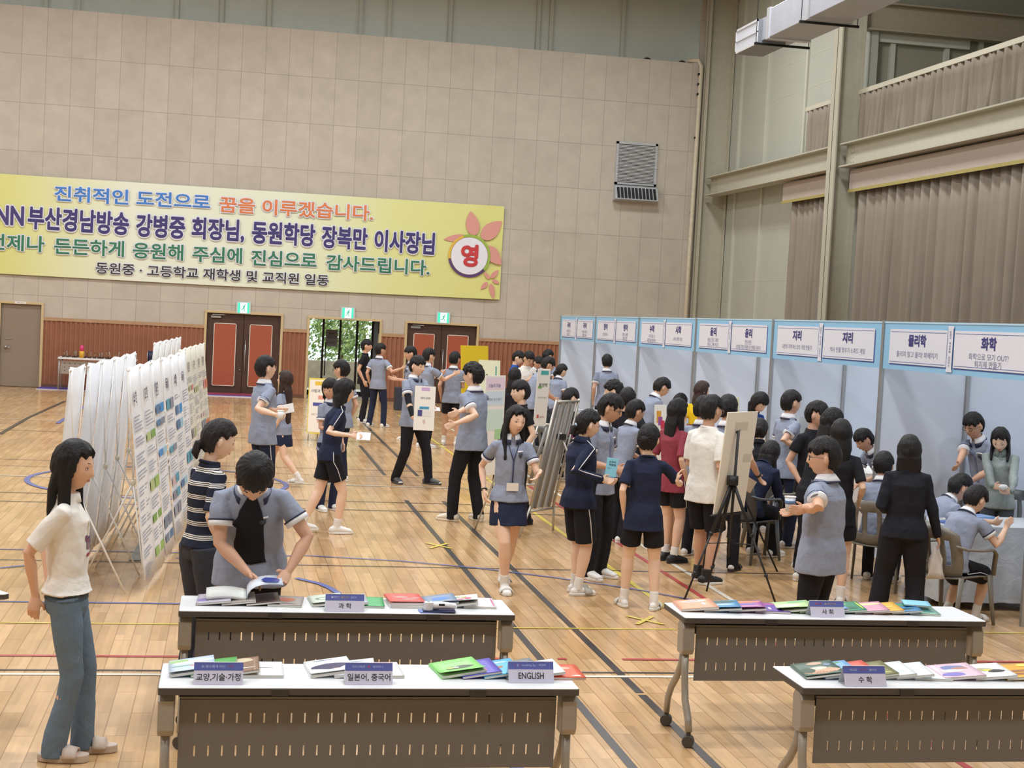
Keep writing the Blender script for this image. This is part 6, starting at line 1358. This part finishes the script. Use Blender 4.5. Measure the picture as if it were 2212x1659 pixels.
# ---- left side ----
p1 = P(168, 953, 7.72, 92, 'person in white printed T-shirt and blue jeans with long black hair by the banner stands', top='tee', topm=WHC, bot='jeans', botm=DEN, shoes='beige', hair='long', fem=1, hlen=.30, head=(14, 6, 0), lean=-2, tR=(77, 1288, 7.66), tL=(106, 1262, 7.86), fdR=(.1, -.1, -1), feet=((.07, -.03, 0), (.09, .10, 0)), toe=4, sk=1, sleeve=.85, hem=-.035, curlf=.5, poleL=(.9, -.8, 0), poleR=(.3, -1, 0), kneeo=.05)
p2 = P(488, 907, 9.35, 62, 'person in a navy knit with white stripes and black denim behind the leaning boy', top='tee', topm=STR, bot='wide', botm=GRD, shoes='black', hair='tied', fem=1, hlen=.1, head=(14, 16, 0), lean=4, aR='hang', aL='low', sk=3, hem=0, sleeve=.9, col='dark')
p3 = P(555, 980, 8.25, 182, 'person in open uniform shirt over black leaning over the books at the science table', top='uni', bot='pants', botm=BLKC, hair='short', lean=26, curl=16, head=(0, 56, -4), tR=(536, 1238, 8.42), tL=(622, 1236, 8.40), fdR=(-.7, .6, -.35), fdL=(-.35, .8, -.4), poleR=(1, -.3, -.1), poleL=(1, -.3, -.1), thR=(-.3, .8, .1), thL=(-.8, .3, .3), feet=((.13, -.12, 0), (.13, -.10, 0)), girth=1.2, curlf=.42, sk=2, det=True, extra=('open',), hem=.14, hsz=1.13)
p4 = P(572, 768, 16.6, 66, 'person with glasses in uniform shirt holding a white cup, left of the waist-long hair', bot='pants', botm=NVP, glasses='thin', head=(2, -8, 0), tR=(596, 896, 16.15), tL=(597, 886, 16.4), extra=('legstripe',), girth=1.06, sk=0, hem=.12)
p5 = P(620, 803, 19.2, 300, 'person with waist-long dark hair in uniform shirt and dark skirt walking by the double door', top='uni', bot='skirt', botm=NVY, shoes='slide', hair='long', fem=1, hlen=.50, col='brown', head=(0, -12, 0), aR='front', aL='hang', feet=((.06, .26, 0), (.08, -.36, .05)))
p8 = P(738, 778, 19.6, 312, 'smiling person with glasses and short hair standing behind the two dark-haired girls', bot='pants', botm=NVP, glasses='dark', hair='short', girth=1.12, head=(-8, 0, 0), feet=((.2, .05, 0), (.2, 0, 0)), sk=1)
p6 = P(712, 820, 16.9, 150, 'person with black bob hair in uniform shirt half hidden behind the girl in navy sportswear', bot='pants', botm=NVP, hair='bob', fem=1, head=(60, 10, 0), aR='front', aL='hang', sk=2)
p7 = P(748, 820, 15.3, 80, 'person in navy sports shirt and shorts striding with a paper in hand', top='tee', topm=NVY, bot='shorts', botm=BLKC, shoes='white', hair='bob', hlen=.16, fem=1, glasses='thin', lean=8, curl=8, head=(0, 6, 0), tR=(758, 941, 14.95), tL=(756, 938, 15.2), feet=((.06, .10, 0), (.06, -.26, .02)), extra=('piping', 'legstripe'), toe=2, sleeve=.75, socks=True, hem=.06)
p9 = P(793, 733, 29.7, 105, 'person in a black T-shirt and black trousers standing in front of the open doorway', top='tee', topm=BLKC, bot='pants', sk=1, feet=((.14, .02, 0), (.14, -.05, 0)))
p10 = P(823, 742, 28.7, 38, 'person in uniform shirt seen from behind beside the one in black at the open doorway', bot='pants', botm=NVP, head=(30, 0, 0), aR='side', sk=2, feet=((.16, .02, 0), (.16, -.03, 0)))
p11 = P(886, 748, 26.0, 262, 'person in uniform shirt facing left behind the one carrying a poster', bot='pants', head=(0, 4, 0), aR='front', aL='front', lanyard=1, det=True)
p12 = P(905, 768, 19.72, 140, 'laughing person with black arm sleeves carrying an upright white poster and walking', bot='pants', botm=BLKC, shoes='grey_croc', head=(-6, 6, 0), tR=(893, 908, 19.3), tL=(950, 903, 19.25), fdR=(-.6, .6, -.3), fdL=(-.7, .5, -.1), feet=((.16, -.12, 0), (.17, .18, 0)), toe=20, girth=1.08, sk=0, socks=True)
p13 = P(929, 752, 24.8, 62, 'person in uniform shirt from behind stretching an arm to the right near the double door', bot='pants', head=(6, 4, 0), aR='reach', aL=(.0, .40, -.10), sk=1)
p14 = P(984, 760, 25.4, 20, 'person in uniform shirt and black shorts with white socks by the yellow board', bot='shorts', botm=BLKC, head=(18, 4, 0), aR='front', socks=True, sk=2, feet=((.12, 0, 0), (.14, .08, 0)))
p15 = P(1022, 782, 16.35, 322, 'tall person in uniform shirt and black trousers with cream clogs, back turned, hands raised', bot='pants', botm=BLKC, shoes='croc', hair='curly', glasses='thin', head=(-18, 2, 0), tR=(985, 893, 16.0), tL=(984, 915, 15.95), feet=((.15, -.02, 0), (.13, .12, 0)), toe=18, girth=1.08, sk=0)
# ---- middle back ----
p16 = P(1125, 758, 27.0, 120, 'person in a bright blue T-shirt looking down beside the one in a white T-shirt', top='tee', topm=BLU, bot='pants', head=(0, 18, 0), aR='low', aL='front', sk=3)
p17 = P(1147, 758, 25.7, 160, 'person in a white T-shirt looking at something in his hands by the first booth', top='tee', topm=WHC, bot='pants', head=(-6, 24, 0), aR='phone', aL='phone', glasses='dark', sk=1)
p19 = P(1186, 755, 28.2, 40, 'person at the back of the first booth group whose dark hair tops the others', bot='pants', head=(30, 5, 0))
p20 = P(1167, 770, 27.8, 150, 'person in uniform shirt mostly hidden behind the bending boy at the first booth', bot='pants', head=(10, 28, 0), lean=8)
p18 = P(1192, 770, 24.0, 80, 'person in uniform shirt bending forward at the first booth table', bot='pants', botm=BLKC, lean=22, curl=10, head=(6, 24, 0), aR=(.0, .28, -.42), aL='table', det=True, girth=1.08, sk=2)
p21 = P(1219, 787, 25.2, 40, 'person with short dark ponytail in uniform shirt in the opening of the first booth', bot='skirt', botm=NVY, hair='tied', fem=1, hlen=.1, head=(30, 22, 0), lean=14)
p22 = P(1113, 795, 21.0, 20, 'person with long black hair in black sports shirt seen from behind by the poster boards', top='tee', topm=BLKC, bot='pants', hair='long', fem=1, hlen=.3, head=(10, 4, 0))
p23 = P(1124, 822, 16.3, 262, 'person with cropped hair in black looking left behind the walking girl', top='tee', topm=BLKC, bot='pants', botm=BLKC, shoes='black', head=(0, 2, 0), feet=((.14, 0, 0), (.12, -.1, 0)), sk=3)
p24 = P(1240, 837, 20.5, 58, 'person in a black top sitting bent at the first booth table', top='jacket', topm=BLKC, bot='pants', sit=.50, lean=30, curl=12, head=(14, 20, 0), feet=((.12, .40, 0), (.12, .36, 0)), aR='table', aL='table')
p26 = P(1312, 765, 25.6, 6, 'person in uniform shirt from behind standing alone in the English booth', bot='pants', head=(0, 4, 0), aR='low', aL='hang', sk=1)
p29 = P(1325, 822, 16.4, 285, 'person with curly hair facing left behind the glasses wearing boy in the centre', top='tee', topm=BLKC, bot='pants', botm=BLKC, hair='curly', head=(0, 4, 0), sk=3, shoes='black')
p30 = P(1357, 838, 15.9, 25, 'person in a black T-shirt from behind right of the boy with round glasses', top='tee', topm=BLKC, bot='pants', botm=BLKC, shoes='black', aR=(.18, .12, -.20), head=(0, 6, 0), feet=((.14, 0, 0), (.14, .1, 0)), sk=1)
p31 = P(1378, 866, 15.2, 70, 'person with glasses in uniform shirt sitting sideways behind the girl with the bun', bot='pants', glasses='thin', head=(6, 10, 0), lean=14, aR='table', aL='table', sk=2)
p32 = P(1440, 815, 19.0, 78, 'person with glasses in uniform shirt looking down in the mathematics booth', bot='pants', glasses='thin', lean=16, curl=10, head=(4, 26, 0), aR='low', aL='low', sk=1)
p33 = P(1478, 850, 20.4, 60, 'person in uniform shirt bent over low between the mathematics and ethics booths', bot='pants', lean=48, curl=14, head=(0, 40, 0), aR='table', aL='table')
p36 = P(1519, 824, 18.6, 30, 'person with brown shoulder-length hair in a bright yellow top', top='tee', topm=YEL, bot='pants', shoes='white', hair='long', fem=1, hlen=.12, col='brown', head=(50, 4, 0), sk=3)
p39 = P(1652, 848, 16.9, 160, 'person in a blue T-shirt looking down at the booth post', top='tee', topm=BLU, bot='pants', hair='bob', fem=1, hlen=.06, lean=16, head=(-10, 34, 0), aR='low', aL='low', sk=3)
p40 = P(1643, 903, 15.9, 24, 'person with dark hair in a pale scrunchie seen from behind, below the one in blue', top='jacket', topm=BLKC, bot='pants', hair='bun', fem=1, sit=.5, lean=10, head=(0, 14, 0), aR='table', aL='table', feet=((.1, .4, 0), (.1, .4, 0)), col='dark')
p41 = P(1672, 950, 14.5, 52, 'person in a dark jacket hunched on a plastic chair behind the standing boy', top='jacket', topm=NVY, bot='pants', hair='long', fem=1, hlen=.22, sit=.5, lean=36, curl=14, head=(0, 26, 0), aR='table', aL='table', feet=((.1, .42, 0), (.12, .36, 0)), girth=1.1, col='dark')
# ---- middle front ----
p25 = P(1120, 878, 12.3, 178, 'person with long black hair, lanyard and short dark skirt walking towards the camera', bot='skirt', botm=NVY, shoes='slide', hair='long', fem=1, hlen=.30, head=(-14, 6, -6), tR=(1046, 1060, 12.35), tL=(1168, 1018, 12.0), fdL=(-.5, .3, -.7), feet=((.02, .10, 0), (.05, -.30, .02)), toe=2, lanyard=1, sk=0, hem=.03, curlf=.45, kneeo=0, vox=.0052, girth=1.0)
p27 = P(1279, 887, 12.25, 72, 'person with glasses in navy tracksuit jacket holding a light blue booklet', top='jacket', topm=NVY, bot='shorts', botm=BLKC, shoes='slide', hair='tied', hlen=.04, fem=1, glasses='thin', head=(10, 12, 0), tR=(1297, 1034, 11.98), tL=(1305, 1038, 12.2), feet=((.08, .0, 0), (.09, .07, 0)), toe=6, extra=('piping', 'legstripe', 'longshorts', 'greystrap'), girth=1.1, sk=3, curlf=.6, lean=2, vox=.0052)
p28 = P(1330, 850, 12.95, 140, 'person with round glasses in uniform shirt looking down beside the girl in tracksuit', bot='pants', botm=BLKC, glasses='dark', head=(-26, 16, 0), aR=(-.06, .24, -.32), aL=(.02, .12, -.42), sk=2, girth=.94, curl=6)
p34 = P(1404, 918, 11.65, 14, 'person in plain navy T-shirt and black shorts with tied up hair, back turned', top='tee', topm=NVY, bot='shorts', botm=BLKC, shoes='slide', hair='bun', fem=1, head=(20, 2, 0), tR=(1463, 1040, 11.45), aL=(.04, .0, -.48), poleR=(.9, -.2, -.9), fdR=(.1, .2, .95), thR=(.1, -.8, .3), feet=((.14, .0, 0), (.14, .08, 0)), toe=14, sk=3, hem=.14, sleeve=.78, curlf=.6, vox=.0055, girth=1.03)
p35 = P(1468, 862, 13.95, 62, 'person with long black hair in a maroon T-shirt and black shorts with black clogs', top='tee', topm=MRN, bot='shorts', botm=BLKC, shoes='black_croc', hair='long', fem=1, hlen=.26, head=(8, 4, 0), aR='hang', aL='hang', sleeve=.9, hem=.14, socks=True, sk=0, feet=((.09, .0, 0), (.09, .05, 0)), extra=('legstripe',), girth=1.03)
p38 = P(1524, 856, 14.3, 50, 'person in uniform shirt almost hidden behind the one in the white T-shirt', bot='pants', botm=DRK, shoes='white', head=(10, 4, 0), sk=1)
p37 = P(1541, 853, 12.85, 58, 'person with glasses in a loose white T-shirt and black shorts with black high-top shoes', top='tee', topm=WHC, bot='shorts', botm=BLKC, shoes='hightop', glasses='thin', head=(6, 4, 0), aR=(.0, .12, -.42), aL='low', sleeve=.85, hem=.13, extra=('longshorts',), feet=((.08, .0, 0), (.12, .12, 0)), toe=14, sk=2, socks=False, girth=1.05)
p42 = P(1574, 853, 13.6, 30, 'person in black with a wristwatch and black sandals standing behind the cream board', top='uni', bot='pants', botm=BLKC, shoes='black_slide', head=(-10, 6, 0), aR=(.16, .10, -.42), aL='front', sk=1, feet=((.14, .0, 0), (.1, -.04, 0)))
# ---- right side ----
p43 = P(1712, 843, 15.05, 78, 'person in uniform shirt and navy trousers in profile at the geography booth', bot='pants', botm=NVP, head=(2, 2, 0), tR=(1734, 966, 14.8), aL=(-.02, .26, -.22), sk=1, feet=((.09, .02, 0), (.12, .06, 0)), hem=.12)
p44 = P(1770, 867, 13.6, 150, 'person in a black T-shirt with parted hair facing right behind the boy with folded arms', top='tee', topm=BLKC, bot='pants', botm=BLKC, shoes='white', head=(-22, 6, 0), aR=(.06, .06, -.46), aL='low', sk=1)
p49 = P(1856, 930, 14.4, 262, 'person in uniform shirt leaning over a table inside the geography booth', bot='pants', lean=34, curl=10, head=(0, 30, 0), aR='table', aL='table', sk=2)
p45 = P(1806, 882, 13.0, 76, 'person with long black hair tilting the head beside the one in the black T-shirt', top='tee', topm=BLKC, bot='pants', hair='long', fem=1, hlen=.22, lean=16, head=(4, 14, 0), aR='low', aL='low')
p46 = P(1818, 907, 12.0, 24, 'person in a short black dress seen from behind, right of the boy with folded arms', top='tee', topm=BLKC, bot='skirt', botm=BLKC, shoes='slide', hair='long', hlen=.10, fem=1, head=(-10, 6, 0), aR=(.05, .10, -.40), aL='low', hem=.14, sk=0, sleeve=.8, feet=((.08, .02, 0), (.09, 0, 0)))
p48 = P(1912, 975, 13.0, 36, 'person in uniform shirt from behind, seated on a plastic chair beside the woman in black', bot='pants', hair='short', sit=.48, lean=14, head=(0, 10, 0), aR='table', aL='table', feet=((.14, .34, 0), (.14, .38, 0)), sk=2)
p51 = P(2062, 884, 14.3, 176, 'person with tied hair and lanyard in uniform shirt at the back of the physics booth', bot='skirt', botm=NVY, hair='pony', hlen=.2, fem=1, head=(-14, 6, 0), aR='hang', aL=(.02, .22, -.22), lanyard=1, sk=3)
p52 = P(2098, 890, 13.7, 246, 'person with glasses in uniform shirt bending down and pointing in the physics booth', bot='pants', glasses='dark', lean=20, curl=12, head=(0, 20, 0), tR=(2068, 1006, 13.5), aL='table', sk=2)
p53 = P(2160, 924, 13.0, 214, 'person with long black hair in a grey green jacket looking down at her hands', top='jacket', topm=GRJ, bot='pants', botm=cloth('trousers_grey', '#4a5058'), hair='long', fem=1, hlen=.16, head=(4, 34, 0), tR=(2150, 1078, 12.65), tL=(2184, 1078, 12.65), fdR=(-.9, .2, 0), fdL=(-.9, .2, 0), sk=3, curl=6)
p54 = P(2088, 1022, 12.6, 80, 'person in uniform shirt hunched over behind the boy on the front plastic chair', bot='pants', sit=.48, lean=38, curl=16, head=(6, 26, 0), aR='table', aL='table', feet=((.12, .36, 0), (.12, .30, 0)), sk=2, shoes='white')
p55 = P(2122, 1046, 11.5, 62, 'person in uniform shirt and black shorts writing on the front plastic chair', bot='shorts', botm=BLKC, shoes='slide', sit=.48, lean=24, curl=14, head=(10, 30, 0), tR=(2172, 1142, 11.25), tL=(2190, 1134, 11.6), feet=((.12, .30, 0), (.10, .12, 0)), extra=('legstripe', 'longshorts'), sk=0, socks=True, girth=1.05)
p50 = P(1966, 943, 11.1, 22, 'person with a black bob in black jacket and trousers, back turned, cloth in hand', top='jacket', topm=cloth('jacket_black', '#1d1f28'), bot='wide', botm=BLKC, shoes='black', hair='bob', hlen=.12, fem=1, head=(0, 6, 0), tR=(2026, 1160, 11.0), aL=(.0, .16, -.34), feet=((.14, 0, 0), (.20, .06, 0)), girth=1.12, sk=2, extra=('nocollar',))
p47 = P(1780, 946, 9.75, 318, 'person with glasses and folded arms in a loose uniform shirt, nearest on the right', bot='pants', botm=BLKC, glasses='dark', head=(-30, 2, 0), tR=(1716, 1118, 9.45), tL=(1722, 1098, 9.62), poleR=(.7, .2, -.9), poleL=(.8, .2, -.8), fdR=(-.9, .1, .1), fdL=(-.2, .8, -.4), sk=1, hem=.16, girth=1.24, hsz=1.06, vox=.005, det=False)
# ================= HELD THINGS, CHAIRS AND BOOTH TABLES =================
def at_hand(pr, side, off=(0, 0, 0)):
    c, f, t_, n = pr[side]; return c+f*off[0]+t_*off[1]+n*off[2]
def flat_item(name, label, cat, c, xd, yd, w_, h_, th, m_, prt=(), bev=.001):
    t = thing(name, label, cat, c); mm = frame_m((0, 0, 0), xd, yd); o = MB().box(-w_/2, w_/2, -h_/2, h_/2, -th/2, th/2).build(name.split('_')[-1] if '_' in name else 'sheet', m_, t, bevel=bev); o.matrix_local = mm
    for k, it in enumerate(prt):
        z = th/2+.0012+.0003*k
        if it[0] == 't': text('lettering', it[1], mat('pr_'+it[6], it[6], .6), M.Translation(((it[2]-.5)*w_, (it[3]-.5)*h_, z)), it[4]*w_, it[5]*h_, o, bold=.012)
        else: MB().box((it[1]-.5)*w_, (it[2]-.5)*w_, (it[3]-.5)*h_, (it[4]-.5)*h_, z-.0008, z).build('print_block', mat('pr_'+it[5], it[5], .6), o)
    return t
UPV = V((0, 0, 1)); PAP = mat('paper_white', '#eef0f0', .6)
# poster carried by the laughing boy
p = at_y(917, 882, 19.15); fw = p12['fwd']; fw = V((fw.x, fw.y, 0)).normalized()
flat_item('held_poster', 'upright white poster with violet heading held by the laughing boy in black sleeves', 'poster', p, (.99, -.14, 0), (.0, .05, 1), .27, .58, .008, FOW,
          [('r', .32, .72, .89, .97, '#c8a8d8'), ('t', '사랑과 감정관', .52, .73, .5, .05, '#6a7a8a'), ('r', .25, .72, .48, .54, '#5ab0d8'), ('t', '감정 우체국', .5, .51, .4, .035, '#2f5f9a'), ('r', .18, .40, .32, .46, '#4a4a8a'), ('r', .45, .82, .32, .45, '#e0e0e0'), ('t', '마음', .5, .2, .12, .1, '#d8a8b0')])
c, f, t_, n = p12['L']; flat_item('paper_sheet', 'small white paper sheet in the left hand of the poster carrier', 'paper', c+f*.05, (1, 0, 0), (.1, .6, .3), .12, .09, .002, PAP)
# arm sleeves of the poster carrier
for nm in 'RL':
    J, E_, W__, fx, fy, sg = p12['K']['arms'][nm]; MB().tube([J.lerp(E_, .55), E_, E_.lerp(W__, .5), E_.lerp(W__, .97)], [.047, .042, .037, .030], 14).build('arm_sleeve', BLKC, p12['root'], True, remesh=.008, sm=1)
# cup and paper of the boy at the left double door
c = at_hand(p4, 'R', (.02, 0, .02)); t = thing('paper_cup', 'white paper cup held by the boy with glasses near the left double door', 'cup', c-V((0, 0, .03))); MB().tube([(0, 0, 0), (0, 0, .09)], [.027, .036], 18).build('cup_body', PAP, t, True); MB().tube([(0, 0, .088), (0, 0, .094)], .039, 18).build('cup_lid', SHW, t)
flat_item('folded_paper', 'white folded paper held beside the cup by the boy near the left double door', 'paper', at_hand(p4, 'L', (.05, .02, .0)), (.9, -.3, .25), (-.2, .2, 1), .17, .10, .003, PAP)
# paper in the hands of the striding girl
c = at_hand(p7, 'R', (.05, 0, .0)); flat_item('paper_sheet', 'white paper sheet held out by the striding girl in navy sportswear', 'paper', at_hand(p7, 'R', (.07, .01, -.01)), (1, -.2, .0), (.15, .4, .6), .14, .09, .003, PAP)
# booklet of the girl in the tracksuit
p = at_y(1321, 1010, 12.0); flat_item('booklet', 'light blue booklet with black and white lettering held by the girl in the tracksuit', 'book', p, (.95, -.25, -.1), (.12, .1, 1), .095, .16, .006, cm('#8fd4ec'),
          [('t', '교과서', .5, .8, .6, .12, '#2c3440'), ('t', '박람회', .55, .64, .6, .12, '#2c3440'), ('t', '안내', .3, .45, .25, .05, '#5a7a8a')])
# kraft bag under the watch arm
c = at_hand(p42, 'R', (.04, 0, 0)); p = at_y(1615, 1046, 12.6); t = flat_item('paper_bag', 'tan paper bag hanging from the hand with the wristwatch behind the cream board', 'bag', p, (.8, -.3, -.45), (.5, .1, .8), .12, .12, .02, mat('kraft', '#a08c76', .8))
J, E_, W__, fx, fy, sg = p42['K']['arms']['R']; MB().tube([E_.lerp(W__, .88), E_.lerp(W__, .95)], .033, 14).build('wristwatch', BLK, p42['root'], True)
for pr in (p25, p35):
    J, E_, W__, fx, fy, sg = pr['K']['arms']['R' if pr is p25 else 'L']; MB().tube([E_.lerp(W__, .93), E_.lerp(W__, .965)], .028, 14).build('bracelet', BLK, pr['root'], True)
# scrunchies
for pr, c_ in ((p27, '#b8d0e8'), (p40, '#d8d4cc')):
    hp = pr['H4'].to_3x3(); c = pr['K']['HC']+(pr['K']['HR'] @ V((0, -.098, -.02 if pr is p27 else .01)))*pr['hs']; MB().ball(c, (.034, .022, .034), 12, 8).build('scrunchie', mat('scr_'+c_, c_, .7), pr['root'], True)
# white cloth of the person in the black jacket
c = at_hand(p50, 'R'); t = MB(); rows = []
for k in range(6): rows.append([V((.05*(s-2)*(.4+.2*k)*.6+.01*sin(k*2+s), .012*sin(s*2.1+k), -.055*k)) for s in range(5)])
o = t.loft(rows, cap=False, close=False).build('cloth', mat('cloth_pale', '#c9c6c4', .8), None, True); md = o.modifiers.new('t', 'SOLIDIFY'); md.thickness = .006; o.location = c-V((0, 0, .02)); tag(o, 'pale cloth hanging from the hand of the person in the black jacket', 'cloth')
# tissue in the hands of the girl in the grey green jacket
c = (at_hand(p53, 'R')+at_hand(p53, 'L'))/2; o = MB().ball((0, 0, 0), (.045, .03, .028), 10, 8).build('tissue', PAP, None, True, remesh=.006, sm=2); o.location = c+V((0, -.02, .02)); disp(o, .02); tag(o, 'crumpled white tissue in the hands of the girl in the grey green jacket', 'tissue')
# cup at the folded arms boy
p = at_y(1706, 1095, 9.6); t = thing('paper_cup', 'clear cup with a blue rim print at the elbow of the boy with folded arms', 'cup', p-V((0, 0, .03))); MB().tube([(0, 0, 0), (0, 0, .10)], [.028, .038], 18).build('cup_body', mat('cup_clear', '#cfdcec', .2), t, True); MB().tube([(0, 0, .05), (0, 0, .075)], [.034, .0365], 18).build('cup_print', cm('#5a7fb0'), t, True)
MB().tube([(0, 0, .098), (0, 0, .104)], .041, 18).build('cup_rim', SHW, t)
# phones
for pr, lb in ((p17, 'phone in the hands of the boy in the white T-shirt at the first booth'),):
    c = (at_hand(pr, 'R')+at_hand(pr, 'L'))/2; flat_item('phone', lb, 'phone', c, (1, 0, 0), (.1, .3, .8), .075, .15, .009, BLK)
# clothes print of the woman in white
def chest_text(pr, s_, u, v, w_, h_, col, dz):
    pass
C_ = p1['K']; rt = p1['root']; to_ = [o for o in rt.children if o.name.startswith('t_shirt')][0]
def wrapto(o_, tgt, off=.003): w_ = o_.modifiers.new('wrap', 'SHRINKWRAP'); w_.target = tgt; w_.wrap_method = 'NEAREST_SURFACEPOINT'; w_.wrap_mode = 'ABOVE_SURFACE'; w_.offset = off
Sx, tyx, txx, upx = C_['sp'][3], C_['ty'], C_['tx'], C_['up']
for k, (x, z, w_, h_, c_) in enumerate(((.045, -.19, .035, .012, '#6a5a7a'), (.085, -.19, .03, .012, '#8a4a5a'), (.02, -.235, .012, .03, '#5a5070'), (.04, -.225, .012, .035, '#6a5a7a'), (.062, -.23, .012, .03, '#9a5060'), (.085, -.225, .012, .035, '#5a5070'), (.03, -.275, .03, .010, '#b06a6a'), (.07, -.28, .04, .012, '#9a4a55'), (.0, -.23, .012, .035, '#6a5a7a'), (-.02, -.23, .012, .03, '#8a4a5a'), (-.04, -.19, .03, .012, '#5a5070'), (.06, -.15, .008, .05, '#c8b06a'))):
    g_ = [[Sx+txx*(x-.02+w_*i/2-w_/2)+upx*(z+h_*(j-.5))+tyx*.16 for i in range(3)] for j in range(3)]
    o_ = MB().loft(g_, cap=False, close=False).build('shirt_print', mat('sp_'+c_, c_, .8), rt, True); wrapto(o_, to_)
# jeans details
jn = [o for o in rt.children if o.name.startswith('jeans')][0]
P0_ = C_['P0']; s_ = C_['s']
g_ = [[P0_+V((.19*s_, -.01-.07*i/4, .02-.12*j/5)) for i in range(5)] for j in range(6)]
o_ = MB().loft([g_[0], [p-V((0, 0, .006)) for p in g_[0]]], cap=False, close=False).build('pocket_seam', mat('denim_dark', '#46525e', .9), rt); wrapto(o_, jn, .002)
o_ = MB().loft([[P0_+V((.16*s_*cos(a_), .125*s_*sin(a_), z_)) for a_ in [2*pi*i/24 for i in range(25)]] for z_ in (.028*s_, -.004*s_)], cap=False, close=False).build('waistband', mat('denim_dark'), rt, True); wrapto(o_, jn, .004)
# ---- chairs under the seated people and empty ones ----
def under(pr): w_ = pr['W'] @ pr['K']['P0']; return (w_.x, w_.y)
def behind(pr, d): u_ = under(pr); f_ = pr['W'].to_3x3() @ V((0, 1, 0)); return (u_[0]+f_.x*d, u_[1]+f_.y*d)
put_chair(behind(p55, .02), 62, 'taupe plastic armchair of the boy writing at the desk, nearest on the right')
put_chair(behind(p54, .02), 66, 'taupe plastic armchair of the hunched boy behind the nearest chair')
put_chair(behind(p48, .02), 36, 'taupe plastic armchair under the boy beside the person in the black jacket')
put_chair(behind(p41, .02), 52, 'grey plastic armchair under the person hunched in the dark jacket', True)
put_chair(behind(p40, .02), 24, 'grey plastic armchair under the person with the pale scrunchie', True)
put_chair(behind(p24, .02), 58, 'grey plastic armchair under the person in black at the first booth', True)
put_chair((5.75, 14.75), 262, 'empty taupe plastic armchair between the navy trousers boy and the one with folded arms')
c = at_y(2196, 1110, 13.7); put_chair((c.x, c.y), 200, 'dark grey plastic armchair behind the girl in the grey green jacket', True)
# ---- booth tables ----
SIL = cloth('cloth_silver', '#b3bac0', .45)
def cloth_table(x0, x1, y0, y1, label, m_, drop=.66, seed=0):
    t = thing('draped_table', label, 'table', (x0, y0, 0), 0, 'draped booth tables'); w_, d_ = x1-x0, y1-y0
    MB().rbox(0, w_, 0, d_, .715, .735, .02).build('tabletop', m_, t)
    n_ = 80; per = 2*(w_+d_); ring0 = []; ring1 = []
    rows = [[] for _ in range(5)]
    for i in range(n_):
        L = per*i/n_
        if L < w_: x, y, nx_, ny_ = L, 0, 0, -1
        elif L < w_+d_: x, y, nx_, ny_ = w_, L-w_, 1, 0
        elif L < 2*w_+d_: x, y, nx_, ny_ = w_-(L-w_-d_), d_, 0, 1
        else: x, y, nx_, ny_ = 0, d_-(L-2*w_-d_), -1, 0
        for k in range(5): a_ = .004+.03*(k/4)*(1+sin(L*17+seed)+.5*sin(L*41))*.6; rows[k].append(V((x+nx_*a_, y+ny_*a_, .733-drop*k/4)))
    MB().loft(rows, cap=False).build('table_skirt', m_, t, True); 
    for lx in (.05, w_-.05):
        for ly in (.05, d_-.05): MB().tube([(lx, ly, 0), (lx, ly, .715)], .015, 8).build('leg', ALU, t, True)
    return t
cloth_table(6.12, 7.3, 11.75, 12.42, 'table under a silver cloth at the right picture edge where two boys write', SIL, seed=1)
cloth_table(7.0, 8.3, 15.9, 16.8, 'table under a white cloth inside the geography booth', WHC, seed=2)
MAR = cloth('cloth_plum', '#6a2a52', .8); c = at_y(1250, 905, 22.5); cloth_table(c.x-.15, c.x+.75, 22.3, 23.1, 'table with a plum cloth at the first booth', MAR, seed=3)
t = thing('bin', 'beige open box with a grey tray on the plum table at the first booth', 'box', (c.x+.2, 22.6, .74)); MB().rbox(-.28, .28, -.15, .15, 0, .1, .02).build('box_body', mat('box_beige', '#a89888', .7), t); MB().rbox(-.2, .2, -.1, .1, .1, .16, .02).build('tray', mat('tray_grey', '#aab2bc', .5), t)
q = random.Random(5); c = V((6.4, 12.05, .737))
for i, (dx, dy, w_, h_, c_, lb) in enumerate(((-.12, -.12, .2, .26, '#3f5fa8', 'blue folder on the silver table in front of the writing boy'), (.05, .05, .2, .28, '#e8e8e4', 'white worksheet on the silver table'), (.3, .2, .24, .17, '#7fa0d0', 'pale blue box lid on the silver table'))):
    o = MB().box(-w_/2, w_/2, -h_/2, h_/2, 0, .006 if i < 2 else .03).build('folder' if i == 0 else ('worksheet' if i == 1 else 'box_lid'), cm(c_)); o.location = c+V((dx, dy, .001)); o.rotation_euler = (0, 0, q.uniform(-.5, .5)); tag(o, lb, 'paper' if i < 2 else 'box')
# wooden easel leg by the maroon shirt
p = at_z(1470, 1190); t = thing('wooden_easel', 'brown wooden easel standing behind the person in the maroon T-shirt', 'easel', (p.x, p.y+.3, 0)); WOOD = mat('easel_wood', '#9a6a4a', .6)
for a, b in (((-.08, -.2, 0), (.12, .05, 1.3)), ((.38, -.1, 0), (.16, .05, 1.3)), ((.2, .5, 0), (.14, .08, 1.25))): MB().tube([a, b], [(.022, .014)]*2, 6).build('leg', WOOD, t)
for z in (.5, 1.1): MB().box(-.02+.06*(z-.5), .31-.1*(z-.5), -.03, .0, z-.02, z+.02).build('cross_bar', WOOD, t)
fit_texts()
